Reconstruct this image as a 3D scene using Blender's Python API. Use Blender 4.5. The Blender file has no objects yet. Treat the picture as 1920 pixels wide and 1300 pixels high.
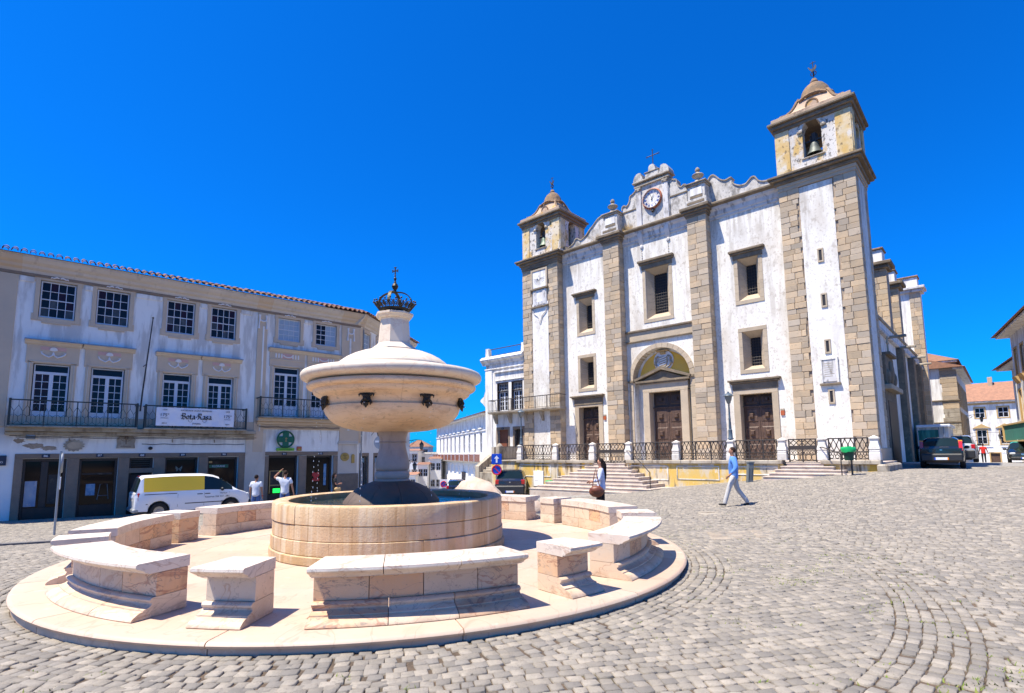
import bpy, math, random
import numpy as np
from math import sin, cos, pi, radians, atan2, sqrt, hypot
from mathutils import Vector, Matrix
random.seed(7); rng = np.random.default_rng(7)
scene = bpy.context.scene
COL = scene.collection
# ---------------------------------------------------------------- camera, world, sun, exposure
EYE = 1.7
cam_d = bpy.data.cameras.new('camera'); cam = bpy.data.objects.new('camera', cam_d); COL.objects.link(cam)
PITCH, ROLL = 0.115, -0.0109
_r = Vector((1, 0, 0)); _f = Vector((0, cos(PITCH), sin(PITCH))); _u = Vector((0, -sin(PITCH), cos(PITCH)))
_r2 = cos(ROLL)*_r + sin(ROLL)*_u; _u2 = -sin(ROLL)*_r + cos(ROLL)*_u
cam.matrix_world = Matrix(((_r2.x, _u2.x, -_f.x, 0), (_r2.y, _u2.y, -_f.y, 0), (_r2.z, _u2.z, -_f.z, EYE), (0, 0, 0, 1)))
cam_d.sensor_width = 36; cam_d.lens = 1010/1920*36; cam_d.shift_y = (733-650)/1920
cam_d.clip_start = 0.05; cam_d.clip_end = 3000
scene.camera = cam
SUN_EL = radians(65); SUN_AZ = Vector((0.93, 0.37)).normalized()      # the way the shadows fall
world = bpy.data.worlds.new('World'); scene.world = world; world.use_nodes = True
wn = world.node_tree.nodes; wl = world.node_tree.links
bg = wn['Background']; bg.inputs[1].default_value = 0.076
sky = wn.new('ShaderNodeTexSky'); sky.sky_type = 'NISHITA'; sky.sun_disc = False
sky.sun_elevation = SUN_EL; sky.sun_rotation = atan2(-SUN_AZ.x, -SUN_AZ.y)
sky.altitude = 0; sky.air_density = 1.0; sky.dust_density = 0.5; sky.ozone_density = 2.0
tint_n = wn.new('ShaderNodeMix'); tint_n.data_type = 'RGBA'; tint_n.blend_type = 'MULTIPLY'; tint_n.inputs[0].default_value = 1.0
tint_n.inputs[7].default_value = (0.015, 0.63, 1.62, 1)          # deep polarised summer blue
wl.new(sky.outputs[0], tint_n.inputs[6]); wl.new(tint_n.outputs[2], bg.inputs[0])
sun_d = bpy.data.lights.new('sun', 'SUN'); sun_d.energy = 5.0; sun_d.angle = radians(0.53); sun_d.color = (1.0, 0.92, 0.79)
sun = bpy.data.objects.new('sun', sun_d); COL.objects.link(sun); sun.location = (-20, -10, 40)
_L = Vector((SUN_AZ.x*cos(SUN_EL), SUN_AZ.y*cos(SUN_EL), -sin(SUN_EL)))
sun.rotation_euler = _L.to_track_quat('-Z', 'Y').to_euler()
vs = scene.view_settings; vs.view_transform = 'Standard'; vs.look = 'None'; vs.gamma = 1; vs.use_curve_mapping = False; vs.exposure = 0.87
scene.cycles.max_bounces = 8

# ---------------------------------------------------------------- frames, objects
class Frame:
    def __init__(s, ox, oy, rot): s.ox, s.oy, s.rot = ox, oy, rot
    def w(s, x, y, z=0.0):
        c, q = cos(s.rot), sin(s.rot)
        return Vector((s.ox + c*x - q*y, s.oy + q*x + c*y, z))
W0 = Frame(0, 0, 0)
FC = Frame(0, 0, atan2(-0.673842, 0.738875))          # church: x right along the front, y inwards
FL = Frame(0, 0, atan2(0.66961948, 0.74270435))       # arcade house on the left
FC_X, FC_Y = 0.738875, 0.673842
def setp(o, label=None, cat=None, group=None, kind=None):
    if label: o['label'] = label
    if cat: o['category'] = cat
    if group: o['group'] = group
    if kind: o['kind'] = kind
    return o
class MB:
    def __init__(s): s.v = []; s.f = []; s.uv = None
    def add(s, vs, fs):
        b = len(s.v); s.v.extend(vs); s.f.extend([tuple(i+b for i in f) for f in fs]); return s
    def box(s, x0, x1, y0, y1, z0, z1):
        return s.add([(x0,y0,z0),(x1,y0,z0),(x1,y1,z0),(x0,y1,z0),(x0,y0,z1),(x1,y0,z1),(x1,y1,z1),(x0,y1,z1)],
                     [(3,2,1,0),(4,5,6,7),(0,1,5,4),(1,2,6,5),(2,3,7,6),(3,0,4,7)])
    def cbox(s, x0, x1, y0, y1, z0, z1, c=0.01):
        X=(x0,x1);Y=(y0,y1);Z=(z0,z1); vs=[]; idx={}
        for i in (0,1):
            for j in (0,1):
                for k in (0,1):
                    sx=c if i==0 else -c; sy=c if j==0 else -c; sz=c if k==0 else -c
                    for a,p in (('x',(X[i],Y[j]+sy,Z[k]+sz)),('y',(X[i]+sx,Y[j],Z[k]+sz)),('z',(X[i]+sx,Y[j]+sy,Z[k]))):
                        idx[(i,j,k,a)]=len(vs); vs.append(p)
        I=lambda i,j,k,a: idx[(i,j,k,a)]
        fs=[]
        fs+=[(I(0,0,0,'x'),I(0,0,1,'x'),I(0,1,1,'x'),I(0,1,0,'x')),(I(1,0,0,'x'),I(1,1,0,'x'),I(1,1,1,'x'),I(1,0,1,'x'))]
        fs+=[(I(0,0,0,'y'),I(1,0,0,'y'),I(1,0,1,'y'),I(0,0,1,'y')),(I(0,1,0,'y'),I(0,1,1,'y'),I(1,1,1,'y'),I(1,1,0,'y'))]
        fs+=[(I(0,0,0,'z'),I(0,1,0,'z'),I(1,1,0,'z'),I(1,0,0,'z')),(I(0,0,1,'z'),I(1,0,1,'z'),I(1,1,1,'z'),I(0,1,1,'z'))]
        for i in (0,1):
            for j in (0,1): fs.append((I(i,j,0,'x'),I(i,j,1,'x'),I(i,j,1,'y'),I(i,j,0,'y')))
            for k in (0,1): fs.append((I(i,0,k,'x'),I(i,1,k,'x'),I(i,1,k,'z'),I(i,0,k,'z')))
        for j in (0,1):
            for k in (0,1): fs.append((I(0,j,k,'y'),I(1,j,k,'y'),I(1,j,k,'z'),I(0,j,k,'z')))
        for i in (0,1):
            for j in (0,1):
                for k in (0,1): fs.append((I(i,j,k,'x'),I(i,j,k,'y'),I(i,j,k,'z')))
        return s.add(vs, fs)
    def prism(s, poly, y0, y1, plane='xz'):
        n=len(poly)
        if plane=='xz': A=[(x,y0,z) for x,z in poly]; B=[(x,y1,z) for x,z in poly]
        elif plane=='xy': A=[(x,y,y0) for x,y in poly]; B=[(x,y,y1) for x,y in poly]
        else: A=[(y0,x,z) for x,z in poly]; B=[(y1,x,z) for x,z in poly]
        return s.add(A+B, [tuple(range(n)), tuple(range(2*n-1,n-1,-1))]+[(i,i+n,(i+1)%n+n,(i+1)%n) for i in range(n)])
    def quad(s,*p): return s.add(list(p),[tuple(range(len(p)))])
    def lathe(s, prof, n=32, c=(0,0,0), a0=0.0, a1=2*pi, sx=1, sy=1):
        full=abs(a1-a0-2*pi)<1e-6; m=n if full else n+1; k=len(prof); vs=[]
        for i in range(m):
            a=a0+(a1-a0)*i/n
            for r,z in prof: vs.append((c[0]+r*cos(a)*sx,c[1]+r*sin(a)*sy,c[2]+z))
        fs=[]
        for i in range(n):
            i2=(i+1)%m
            for j in range(k-1): fs.append((i*k+j,i2*k+j,i2*k+j+1,i*k+j+1))
        return s.add(vs,fs)
    def sweep(s, prof, a0, a1, n):
        """closed (r,z) profile swept about the origin from a0 to a1 with end caps"""
        k=len(prof); vs=[]
        for i in range(n+1):
            a=a0+(a1-a0)*i/n
            for r,z in prof: vs.append((r*cos(a),r*sin(a),z))
        fs=[(i*k+j,(i+1)*k+j,(i+1)*k+(j+1)%k,i*k+(j+1)%k) for i in range(n) for j in range(k)]
        fs.append(tuple(range(k))); fs.append(tuple(n*k+j for j in range(k-1,-1,-1)))
        return s.add(vs,fs)
    def tube(s, pts, r, n=6, cap=True):
        P=[Vector(p) for p in pts]; m=len(P); vs=[]; R=r if isinstance(r,(list,tuple)) else [r]*m
        prev=None
        for i in range(m):
            t=(P[min(i+1,m-1)]-P[max(i-1,0)]).normalized()
            a=Vector((0,0,1)) if abs(t.z)<0.9 else Vector((1,0,0))
            if prev is not None: a=prev
            b=t.cross(a)
            if b.length<1e-5: b=t.cross(Vector((0.3,1,0.2)))
            b.normalize(); e=b.cross(t).normalized(); prev=e
            for j in range(n):
                q=2*pi*j/n; p=P[i]+(b*cos(q)+e*sin(q))*R[i]; vs.append(tuple(p))
        fs=[(i*n+j,i*n+(j+1)%n,(i+1)*n+(j+1)%n,(i+1)*n+j) for i in range(m-1) for j in range(n)]
        if cap: fs+= [tuple(range(n-1,-1,-1)), tuple((m-1)*n+j for j in range(n))]
        return s.add(vs,fs)
    def ell(s, c, r, nu=12, nv=8):
        if not isinstance(r,(list,tuple)): r=(r,r,r)
        vs=[(c[0],c[1],c[2]-r[2])]
        for i in range(1,nv):
            p=-pi/2+pi*i/nv
            for j in range(nu):
                q=2*pi*j/nu; vs.append((c[0]+r[0]*cos(p)*cos(q),c[1]+r[1]*cos(p)*sin(q),c[2]+r[2]*sin(p)))
        vs.append((c[0],c[1],c[2]+r[2])); T=len(vs)-1; fs=[]
        for j in range(nu):
            fs.append((0,1+(j+1)%nu,1+j)); fs.append((T,1+(nv-2)*nu+j,1+(nv-2)*nu+(j+1)%nu))
        for i in range(nv-2):
            for j in range(nu):
                a=1+i*nu+j; b=1+i*nu+(j+1)%nu; fs.append((a,b,b+nu,a+nu))
        return s.add(vs,fs)
    def ring(s, c, R, r, axis='y', n=14, m=5):
        vs=[]
        for i in range(n):
            a=2*pi*i/n
            for j in range(m):
                b=2*pi*j/m; q=R+r*cos(b); h=r*sin(b)
                if axis=='y': vs.append((c[0]+q*cos(a),c[1]+h,c[2]+q*sin(a)))
                elif axis=='z': vs.append((c[0]+q*cos(a),c[1]+q*sin(a),c[2]+h))
                else: vs.append((c[0]+h,c[1]+q*cos(a),c[2]+q*sin(a)))
        return s.add(vs,[(i*m+j,((i+1)%n)*m+j,((i+1)%n)*m+(j+1)%m,i*m+(j+1)%m) for i in range(n) for j in range(m)])
    def rot(s, a, c=(0,0)):
        ca,sa=cos(a),sin(a); s.v=[(c[0]+ca*(x-c[0])-sa*(y-c[1]), c[1]+sa*(x-c[0])+ca*(y-c[1]), z) for x,y,z in s.v]; return s
    def shift(s,dx,dy,dz): s.v=[(x+dx,y+dy,z+dz) for x,y,z in s.v]; return s
def mesh_of(name, mb, mat, off=(0,0,0), smooth=None):
    me = bpy.data.meshes.new(name)
    me.from_pydata([(x-off[0],y-off[1],z-off[2]) for x,y,z in mb.v], [], mb.f)
    bmesh_fix(me)
    if mat is not None: me.materials.append(mat)
    if smooth:
        me.shade_smooth()
        me.set_sharp_from_angle(angle=radians(smooth))
    return me
import bmesh
def bmesh_fix(me):
    bm=bmesh.new(); bm.from_mesh(me); bmesh.ops.recalc_face_normals(bm, faces=bm.faces); bm.to_mesh(me); bm.free()
def link(name, data, parent=None):
    o=bpy.data.objects.new(name, data); COL.objects.link(o)
    if parent is not None: o.parent=parent
    return o
class Thing:
    """an Empty at the base of a thing; parts are built in the frame's coordinates"""
    def __init__(s, name, label, cat, F, base, group=None, kind=None):
        s.F=F; s.b=base; s.o=link(name, None); s.o.empty_display_size=0.2
        s.o.location=F.w(*base); s.o.rotation_euler=(0,0,F.rot)
        setp(s.o,label,cat,group,kind)
    def part(s, name, mb, mat, parent=None, label=None, kind=None, smooth=None):
        if not mb.v: return None
        o=link(name, mesh_of(name,mb,mat,s.b,smooth), parent or s.o); setp(o,label,kind=kind); return o
    def piece(s, name, me, loc, parent=None, scale=None, rot=None):
        o=link(name, me, parent or s.o); o.location=(loc[0]-s.b[0],loc[1]-s.b[1],loc[2]-s.b[2])
        if scale: o.scale=scale
        if rot: o.rotation_euler=rot
        return o
def solo(name, label, cat, F, base, mb, mat, group=None, kind=None, smooth=None):
    o=link(name, mesh_of(name,mb,mat,base,smooth)); o.location=F.w(*base); o.rotation_euler=(0,0,F.rot)
    return setp(o,label,cat,group,kind)
def copy_tree(o, parent=None):
    c=o.copy(); COL.objects.link(c)
    if parent is not None: c.parent=parent
    for ch in list(o.children): copy_tree(ch,c)
    return c

# ---------------------------------------------------------------- materials
def mat(name, c1, c2=None, scale=4.0, rough=0.8, vary=0.0, tint=None, stains=(), veins=(), bump=0.0, bscale=30.0, metal=0.0, coat=0.0, spec=0.5, detail=6.0, trans=0.0, emit=None, zst=()):
    m=bpy.data.materials.new(name); m.use_nodes=True; nt=m.node_tree; N=nt.nodes; K=nt.links
    bs=N['Principled BSDF']; bs.inputs['Roughness'].default_value=rough; bs.inputs['Metallic'].default_value=metal
    bs.inputs['Specular IOR Level'].default_value=spec
    if coat: bs.inputs['Coat Weight'].default_value=coat; bs.inputs['Coat Roughness'].default_value=0.05
    if trans: bs.inputs['Transmission Weight'].default_value=trans; bs.inputs['IOR'].default_value=1.33
    if emit: bs.inputs['Emission Color'].default_value=(*emit[0],1); bs.inputs['Emission Strength'].default_value=emit[1]
    geo=N.new('ShaderNodeNewGeometry'); pos=geo.outputs['Position']
    def noise(sc, det=detail, rgh=0.6, dist=0.0):
        if not isinstance(sc,(list,tuple)): sc=(sc,sc,sc)
        mp=N.new('ShaderNodeMapping'); mp.inputs['Scale'].default_value=sc; K.new(pos,mp.inputs['Vector'])
        n=N.new('ShaderNodeTexNoise'); n.inputs['Scale'].default_value=1.0; n.inputs['Detail'].default_value=det; n.inputs['Roughness'].default_value=rgh; n.inputs['Distortion'].default_value=dist
        K.new(mp.outputs[0],n.inputs['Vector']); return n.outputs['Fac']
    def maprange(v,a,b,c=0.0,d=1.0):
        r=N.new('ShaderNodeMapRange'); r.interpolation_type='SMOOTHSTEP'
        r.inputs[1].default_value=a; r.inputs[2].default_value=b; r.inputs[3].default_value=c; r.inputs[4].default_value=d
        K.new(v,r.inputs[0]); return r.outputs[0]
    def mix(f,a,b,mode='MIX'):
        x=N.new('ShaderNodeMix'); x.data_type='RGBA'; x.blend_type=mode
        for sock,val in ((x.inputs[0],f),(x.inputs[6],a),(x.inputs[7],b)):
            if isinstance(val,(int,float)): sock.default_value=val
            elif isinstance(val,tuple): sock.default_value=(*val,1)
            else: K.new(val,sock)
        return x.outputs[2]
    col=c1
    if c2 is not None: col=mix(maprange(noise(scale),0.32,0.68),c1,c2)
    if vary or tint:
        oi=N.new('ShaderNodeObjectInfo'); ad=N.new('ShaderNodeMath'); ad.operation='ADD'
        K.new(oi.outputs['Random'],ad.inputs[0]); K.new(geo.outputs['Random Per Island'],ad.inputs[1])
        fr=N.new('ShaderNodeMath'); fr.operation='FRACT'; K.new(ad.outputs[0],fr.inputs[0]); rnd=fr.outputs[0]
        if tint: col=mix(maprange(rnd,0.15,0.95,0,tint[1]),col,tint[0])
        if vary:
            m2=N.new('ShaderNodeMath'); m2.operation='MULTIPLY'; m2.inputs[1].default_value=7.31; K.new(rnd,m2.inputs[0])
            f2=N.new('ShaderNodeMath'); f2.operation='FRACT'; K.new(m2.outputs[0],f2.inputs[0])
            r=N.new('ShaderNodeMapRange'); r.inputs[3].default_value=1-vary; r.inputs[4].default_value=1+vary; K.new(f2.outputs[0],r.inputs[0])
            vv=N.new('ShaderNodeCombineColor')
            for i in range(3): K.new(r.outputs[0],vv.inputs[i])
            col=mix(1.0,col,vv.outputs[0],'MULTIPLY')
    for (sc,lo,hi,cc,amt) in stains: col=mix(maprange(noise(sc),lo,hi,0,amt),col,cc)
    for (z0,z1,sc,lo,hi,cc,amt) in zst:      # dirt that has run down from ledges or splashed up from the ground
        sx=N.new('ShaderNodeSeparateXYZ'); K.new(pos,sx.inputs[0]); mu=N.new('ShaderNodeMath'); mu.operation='MULTIPLY'
        K.new(maprange(noise(sc),lo,hi,0,amt),mu.inputs[0])
        K.new(maprange(sx.outputs[2],min(z0,z1),max(z0,z1),0.0 if z1>z0 else 1.0,1.0 if z1>z0 else 0.0),mu.inputs[1]); col=mix(mu.outputs[0],col,cc)
    for (sc,wd,cc,amt,dist) in veins:
        n=noise(sc,4,0.55,dist); a=N.new('ShaderNodeMath'); a.operation='SUBTRACT'; K.new(n,a.inputs[0]); a.inputs[1].default_value=0.5
        b=N.new('ShaderNodeMath'); b.operation='ABSOLUTE'; K.new(a.outputs[0],b.inputs[0])
        col=mix(maprange(b.outputs[0],0.0,wd,amt,0.0),col,cc)
    if isinstance(col,tuple): bs.inputs['Base Color'].default_value=(*col,1)
    else: K.new(col,bs.inputs['Base Color'])
    if bump:
        h=noise(bscale,8,0.65); bp=N.new('ShaderNodeBump'); bp.inputs['Strength'].default_value=bump; bp.inputs['Distance'].default_value=0.02
        K.new(h,bp.inputs['Height']); K.new(bp.outputs[0],bs.inputs['Normal'])
    return m
GREY=(0.16,0.15,0.13)
M={}
M['plaster']=mat('white_plaster',(0.82,0.79,0.72),(0.74,0.70,0.62),0.7,0.9,stains=[((0.45,0.45,0.22),0.50,0.66,(0.56,0.49,0.40),0.6),((1.1,1.1,0.6),0.55,0.70,(0.50,0.44,0.36),0.5),((4.0,4.0,3.0),0.56,0.68,(0.36,0.30,0.23),0.5),((10,10,8),0.56,0.64,(0.40,0.33,0.25),0.45),((2.4,2.4,0.22),0.58,0.70,(0.38,0.33,0.28),0.4),((0.35,0.35,0.2),0.55,0.7,(0.85,0.83,0.80),0.6),(14,0.62,0.72,(0.3,0.27,0.23),0.35)],bump=0.35,bscale=9,zst=[(11.8,14.6,(2.6,2.6,0.28),0.44,0.62,(0.36,0.31,0.25),0.7),(3.2,1.2,(2.0,2.0,1.2),0.45,0.60,(0.46,0.42,0.36),0.6),(7.4,9.2,(2.2,2.2,0.25),0.52,0.66,(0.42,0.37,0.30),0.5)])
M['plaster_clean']=mat('clean_white_plaster',(0.84,0.82,0.77),(0.79,0.77,0.73),0.8,0.9,stains=[((1.2,1.2,0.5),0.58,0.75,(0.55,0.52,0.48),0.3),((2.8,2.8,0.3),0.60,0.76,(0.60,0.57,0.52),0.18)],bump=0.2,bscale=12,zst=[(1.9,2.7,(3,3,0.5),0.44,0.60,(0.40,0.36,0.32),0.55)])
M['plaster_worn']=mat('worn_parapet_plaster',(0.66,0.62,0.56),(0.48,0.45,0.40),1.2,0.95,stains=[((2.5,2.5,1.6),0.48,0.66,(0.17,0.155,0.13),0.75),((9,9,6),0.55,0.68,(0.10,0.09,0.08),0.6),((1.1,1.1,0.8),0.55,0.7,(0.8,0.78,0.74),0.6)],bump=0.5,bscale=14)
M['plaster_belfry']=mat('lichened_belfry_plaster',(0.70,0.66,0.60),(0.60,0.55,0.48),1.3,0.95,stains=[((1.2,1.2,0.9),0.50,0.62,(0.60,0.37,0.08),0.85),((6,6,4.5),0.54,0.63,(0.09,0.08,0.07),0.85),((16,16,14),0.58,0.66,(0.12,0.10,0.08),0.6)],bump=0.6,bscale=14)
M['belfry_strip']=mat('ochre_lichened_strip_plaster',(0.68,0.60,0.46),(0.62,0.44,0.18),1.2,0.95,stains=[((1.0,1.0,0.8),0.44,0.60,(0.60,0.36,0.08),0.7),((5,5,4),0.55,0.66,(0.16,0.11,0.06),0.8),((1.6,1.6,1.2),0.58,0.66,(0.66,0.62,0.55),0.8)],bump=0.6,bscale=14)
M['plaster_pink']=mat('peach_gable_plaster',(0.52,0.37,0.25),(0.42,0.31,0.22),1.5,0.95,stains=[((3,3,2),0.55,0.68,(0.16,0.11,0.07),0.7),((1.4,1.4,1.4),0.56,0.68,(0.55,0.30,0.05),0.7)],bump=0.5,bscale=14)
M['ochre_lichen']=mat('lichened_dome_stone',(0.33,0.195,0.095),(0.17,0.125,0.085),2.5,0.95,stains=[((8,8,8),0.52,0.66,(0.08,0.06,0.05),0.7)],bump=0.6,bscale=18)
M['granite']=mat('tan_granite_block',(0.55,0.40,0.245),(0.45,0.345,0.225),1.7,0.9,vary=0.20,tint=((0.38,0.325,0.255),0.75),stains=[((7,7,7),0.56,0.70,(0.22,0.17,0.12),0.5),(40,0.56,0.7,(0.55,0.48,0.38),0.35)],bump=0.5,bscale=28)
M['mortar']=mat('rough_mortar',(0.42,0.33,0.24),(0.27,0.20,0.14),2.2,0.95,stains=[((5,5,5),0.55,0.68,(0.12,0.09,0.06),0.6)],bump=0.7,bscale=20)
M['frame_stone']=mat('window_surround_stone',(0.50,0.40,0.28),(0.43,0.35,0.25),2.0,0.9,vary=0.10,stains=[((5,5,5),0.56,0.7,(0.25,0.2,0.15),0.4),(45,0.56,0.7,(0.52,0.46,0.37),0.35)],bump=0.35,bscale=35)
M['dark_stone']=mat('blackened_cornice_stone',(0.23,0.175,0.115),(0.145,0.115,0.08),2.0,0.95,stains=[((5,5,5),0.55,0.68,(0.33,0.26,0.17),0.6)],bump=0.5,bscale=22)
M['cornice_white']=mat('stained_cornice_plaster',(0.66,0.64,0.62),(0.55,0.52,0.49),1.2,0.95,stains=[((4,4,1.5),0.50,0.66,(0.20,0.18,0.16),0.75)],bump=0.3,bscale=18)
M['ochre_wall']=mat('stained_yellow_terrace_plaster',(0.68,0.42,0.07),(0.60,0.45,0.20),0.9,0.95,stains=[((1.6,1.6,0.5),0.46,0.56,(0.58,0.50,0.38),0.9),((3.2,3.2,0.5),0.52,0.64,(0.11,0.075,0.04),0.85),((2.2,2.2,2.0),0.58,0.68,(0.68,0.65,0.58),0.8)],bump=0.4,bscale=15)
M['cap_stone']=mat('weathered_wall_cap',(0.43,0.38,0.30),(0.30,0.25,0.19),1.5,0.95,vary=0.12,stains=[((3,3,1),0.52,0.66,(0.14,0.11,0.08),0.7)],bump=0.5,bscale=20)
M['post_marble']=mat('pale_fence_post_marble',(0.68,0.64,0.58),(0.58,0.53,0.46),2.5,0.8,vary=0.08,stains=[((4,4,2),0.54,0.68,(0.36,0.31,0.25),0.6)],bump=0.3,bscale=25)
M['step_stone']=mat('worn_marble_step',(0.56,0.48,0.40),(0.46,0.37,0.30),2.0,0.85,vary=0.12,stains=[((3,3,6),0.54,0.68,(0.25,0.17,0.12),0.5)],bump=0.3,bscale=25)
VE=[((1.1,0.7,2.0),0.016,(0.38,0.22,0.14),0.55,1.0),((2.6,1.8,3.6),0.011,(0.27,0.20,0.17),0.5,.8)]
M['marble_top']=mat('sunlit_cream_marble',(0.64,0.545,0.44),(0.68,0.595,0.49),1.3,0.55,vary=0.05,tint=((0.64,0.49,0.37),0.5),veins=VE,stains=[((2.2,2.2,2.2),0.54,0.70,(0.55,0.38,0.27),0.5),((1.0,1.0,1.0),0.52,0.68,(0.42,0.36,0.29),0.55),((11,11,11),0.60,0.72,(0.33,0.26,0.20),0.45)],bump=0.2,bscale=40)  # bench caps: sunlight on the tops put into a whiter marble colour
M['marble_side']=mat('bounce_warmed_peach_veined_marble',(0.66,0.41,0.225),(0.63,0.45,0.29),1.6,0.55,vary=0.10,tint=((0.60,0.33,0.17),0.7),veins=[((1.2,1.0,2.6),0.024,(0.34,0.15,0.09),0.7,1.2),((2.8,2.2,5.0),0.016,(0.16,0.13,0.12),0.65,1.0)],stains=[((2.0,2.0,2.0),0.50,0.66,(0.44,0.37,0.30),0.6),((3.5,3.5,1.0),0.56,0.70,(0.34,0.20,0.12),0.5),((13,13,13),0.60,0.72,(0.20,0.15,0.11),0.5)],bump=0.22,bscale=40,zst=[(0.16,0.0,(5,5,3),0.42,0.60,(0.34,0.25,0.17),0.5)])  # peach marble made oranger: warm bounced light on shaded sides put into the colour
M['marble_mid']=mat('tan_cream_marble',(0.63,0.48,0.335),(0.60,0.50,0.38),1.4,0.55,vary=0.1,tint=((0.60,0.42,0.28),0.6),veins=VE,stains=[((2.2,2.2,2.2),0.50,0.68,(0.50,0.36,0.24),0.5),((1.3,1.3,1.3),0.54,0.70,(0.40,0.34,0.28),0.5),((12,12,12),0.60,0.72,(0.22,0.16,0.11),0.5)],bump=0.2,bscale=40,zst=[(0.16,0.0,(5,5,3),0.42,0.60,(0.36,0.26,0.17),0.5)])
M['marble_floor']=mat('pale_marble_paving',(0.51,0.405,0.305),(0.47,0.355,0.26),1.1,0.6,vary=0.06,tint=((0.55,0.36,0.25),0.6),veins=[((1.2,0.7,0.8),0.014,(0.40,0.25,0.18),0.5,1.0)],stains=[((1.5,1.5,1.5),0.54,0.70,(0.50,0.32,0.22),0.45),((4,4,4),0.58,0.72,(0.66,0.55,0.46),0.4),((0.9,0.9,0.9),0.54,0.68,(0.42,0.34,0.27),0.4),((14,14,14),0.60,0.72,(0.28,0.20,0.14),0.4)],bump=0.12,bscale=30)
M['bowl']=mat('cream_bowl_marble',(0.76,0.56,0.36),(0.70,0.48,0.27),1.2,0.5,veins=[((0.7,0.7,4.0),0.03,(0.50,0.30,0.17),0.40,1.0),((2.0,2.0,9.0),0.014,(0.32,0.24,0.18),0.45,.8)],stains=[((7,7,9),0.60,0.70,(0.26,0.18,0.12),0.55),((2.0,2.0,5.0),0.56,0.70,(0.50,0.33,0.20),0.5),((1.5,1.5,1.5),0.58,0.72,(0.74,0.50,0.30),0.4)],bump=0.08,bscale=40)
M['bowl_top']=mat('pale_lid_marble',(0.70,0.60,0.47),(0.64,0.53,0.39),1.5,0.55,veins=[((1.2,1.2,1.2),0.03,(0.55,0.36,0.26),0.45,2.0)],bump=0.08,bscale=40)  # paler marble for the lid, dome and neck
M['shaft']=mat('grey_pink_column_marble',(0.46,0.36,0.29),(0.38,0.29,0.23),2.0,0.6,stains=[((9,9,1.2),0.52,0.66,(0.28,0.22,0.18),0.5)],bump=0.2,bscale=50)
M['foot']=mat('dark_wet_marble_foot',(0.085,0.058,0.042),(0.125,0.085,0.06),1.2,0.7,veins=[((1.5,1.5,1.5),0.02,(0.04,0.03,0.025),0.6,1.0)],bump=0.08,bscale=40)
M['travertine']=mat('ochre_streaked_basin_stone',(0.58,0.40,0.225),(0.50,0.325,0.165),2.2,0.75,vary=0.08,stains=[((6,6,0.35),0.48,0.64,(0.64,0.52,0.35),0.7),((11,11,0.5),0.54,0.68,(0.33,0.18,0.06),0.7),((1.2,1.2,0.6),0.52,0.68,(0.54,0.35,0.26),0.75),((0.8,0.8,0.5),0.52,0.66,(0.36,0.27,0.20),0.5),(34,0.62,0.70,(0.16,0.10,0.05),0.7)],bump=0.45,bscale=26,zst=[(0.35,0.0,(4,4,1.5),0.42,0.58,(0.36,0.24,0.10),0.6),(0.5,0.9,(7,7,0.5),0.52,0.64,(0.42,0.28,0.15),0.5)])
M['bronze']=mat('dark_bronze',(0.035,0.03,0.024),(0.06,0.05,0.035),9,0.45,metal=0.6,bump=0.3,bscale=60)
M['bronze_green']=mat('verdigris_bronze',(0.10,0.10,0.065),(0.05,0.045,0.03),14,0.55,metal=0.5,bump=0.3,bscale=60)
M['bell']=mat('green_bronze_bell',(0.20,0.27,0.19),(0.13,0.16,0.12),5,0.55,metal=0.3)
M['bell_grey']=mat('grey_bronze_bell',(0.13,0.15,0.13),(0.09,0.10,0.09),5,0.55,metal=0.3)
M['iron']=mat('black_wrought_iron',(0.028,0.024,0.022),(0.05,0.036,0.028),12,0.6)
M['iron_green']=mat('dark_green_balcony_iron',(0.02,0.03,0.03),None,rough=0.6)
M['lamp_blue']=mat('blue_grey_lamp_iron',(0.07,0.10,0.13),None,rough=0.45)
M['lamp_glass']=mat('dusty_lamp_glass',(0.20,0.20,0.17),None,rough=0.25)
M['door']=mat('dark_carved_wood',(0.10,0.055,0.034),(0.065,0.036,0.024),6,0.6,stains=[((14,14,1.5),0.52,0.66,(0.18,0.11,0.075),0.6)],bump=0.3,bscale=30)
M['door_dark']=mat('shaded_upper_door_wood',(0.05,0.03,0.022),(0.035,0.022,0.018),6,0.6)  # darker copy of the door wood, shade put into its colour
M['door_red']=mat('red_brown_painted_door',(0.26,0.085,0.04),(0.21,0.07,0.035),3,0.5)
M['shop_wood']=mat('dark_shopfront_wood',(0.022,0.015,0.013),(0.035,0.022,0.018),6,0.45)
M['yellow_plaster']=mat('ochre_tympanum_plaster',(0.80,0.48,0.07),(0.72,0.44,0.09),2,0.9)
M['beige']=mat('beige_trim_plaster',(0.62,0.485,0.345),(0.56,0.44,0.32),1.0,0.9,stains=[((2,2,0.7),0.56,0.72,(0.42,0.34,0.27),0.4)],bump=0.15,bscale=20)
M['beige_mould']=mat('cream_moulding_plaster',(0.64,0.56,0.46),(0.57,0.49,0.40),1.0,0.9,stains=[((3,3,1),0.56,0.7,(0.38,0.31,0.25),0.45)],bump=0.2,bscale=20)
M['ochre_trim']=mat('ochre_trim_plaster',(0.55,0.36,0.14),(0.48,0.32,0.15),2,0.9)
M['pink']=mat('pale_pink_plaster',(0.62,0.38,0.34),None,rough=0.9)
M['relief']=mat('white_stucco_relief',(0.74,0.72,0.72),None,rough=0.9)
M['zinc']=mat('blue_grey_flashing',(0.22,0.25,0.32),None,rough=0.5)
M['gran_grey']=mat('brown_grey_granite_lintel',(0.27,0.195,0.135),(0.215,0.16,0.115),3,0.85,vary=0.08,stains=[(40,0.55,0.7,(0.32,0.27,0.23),0.5)],bump=0.3,bscale=40)
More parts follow.
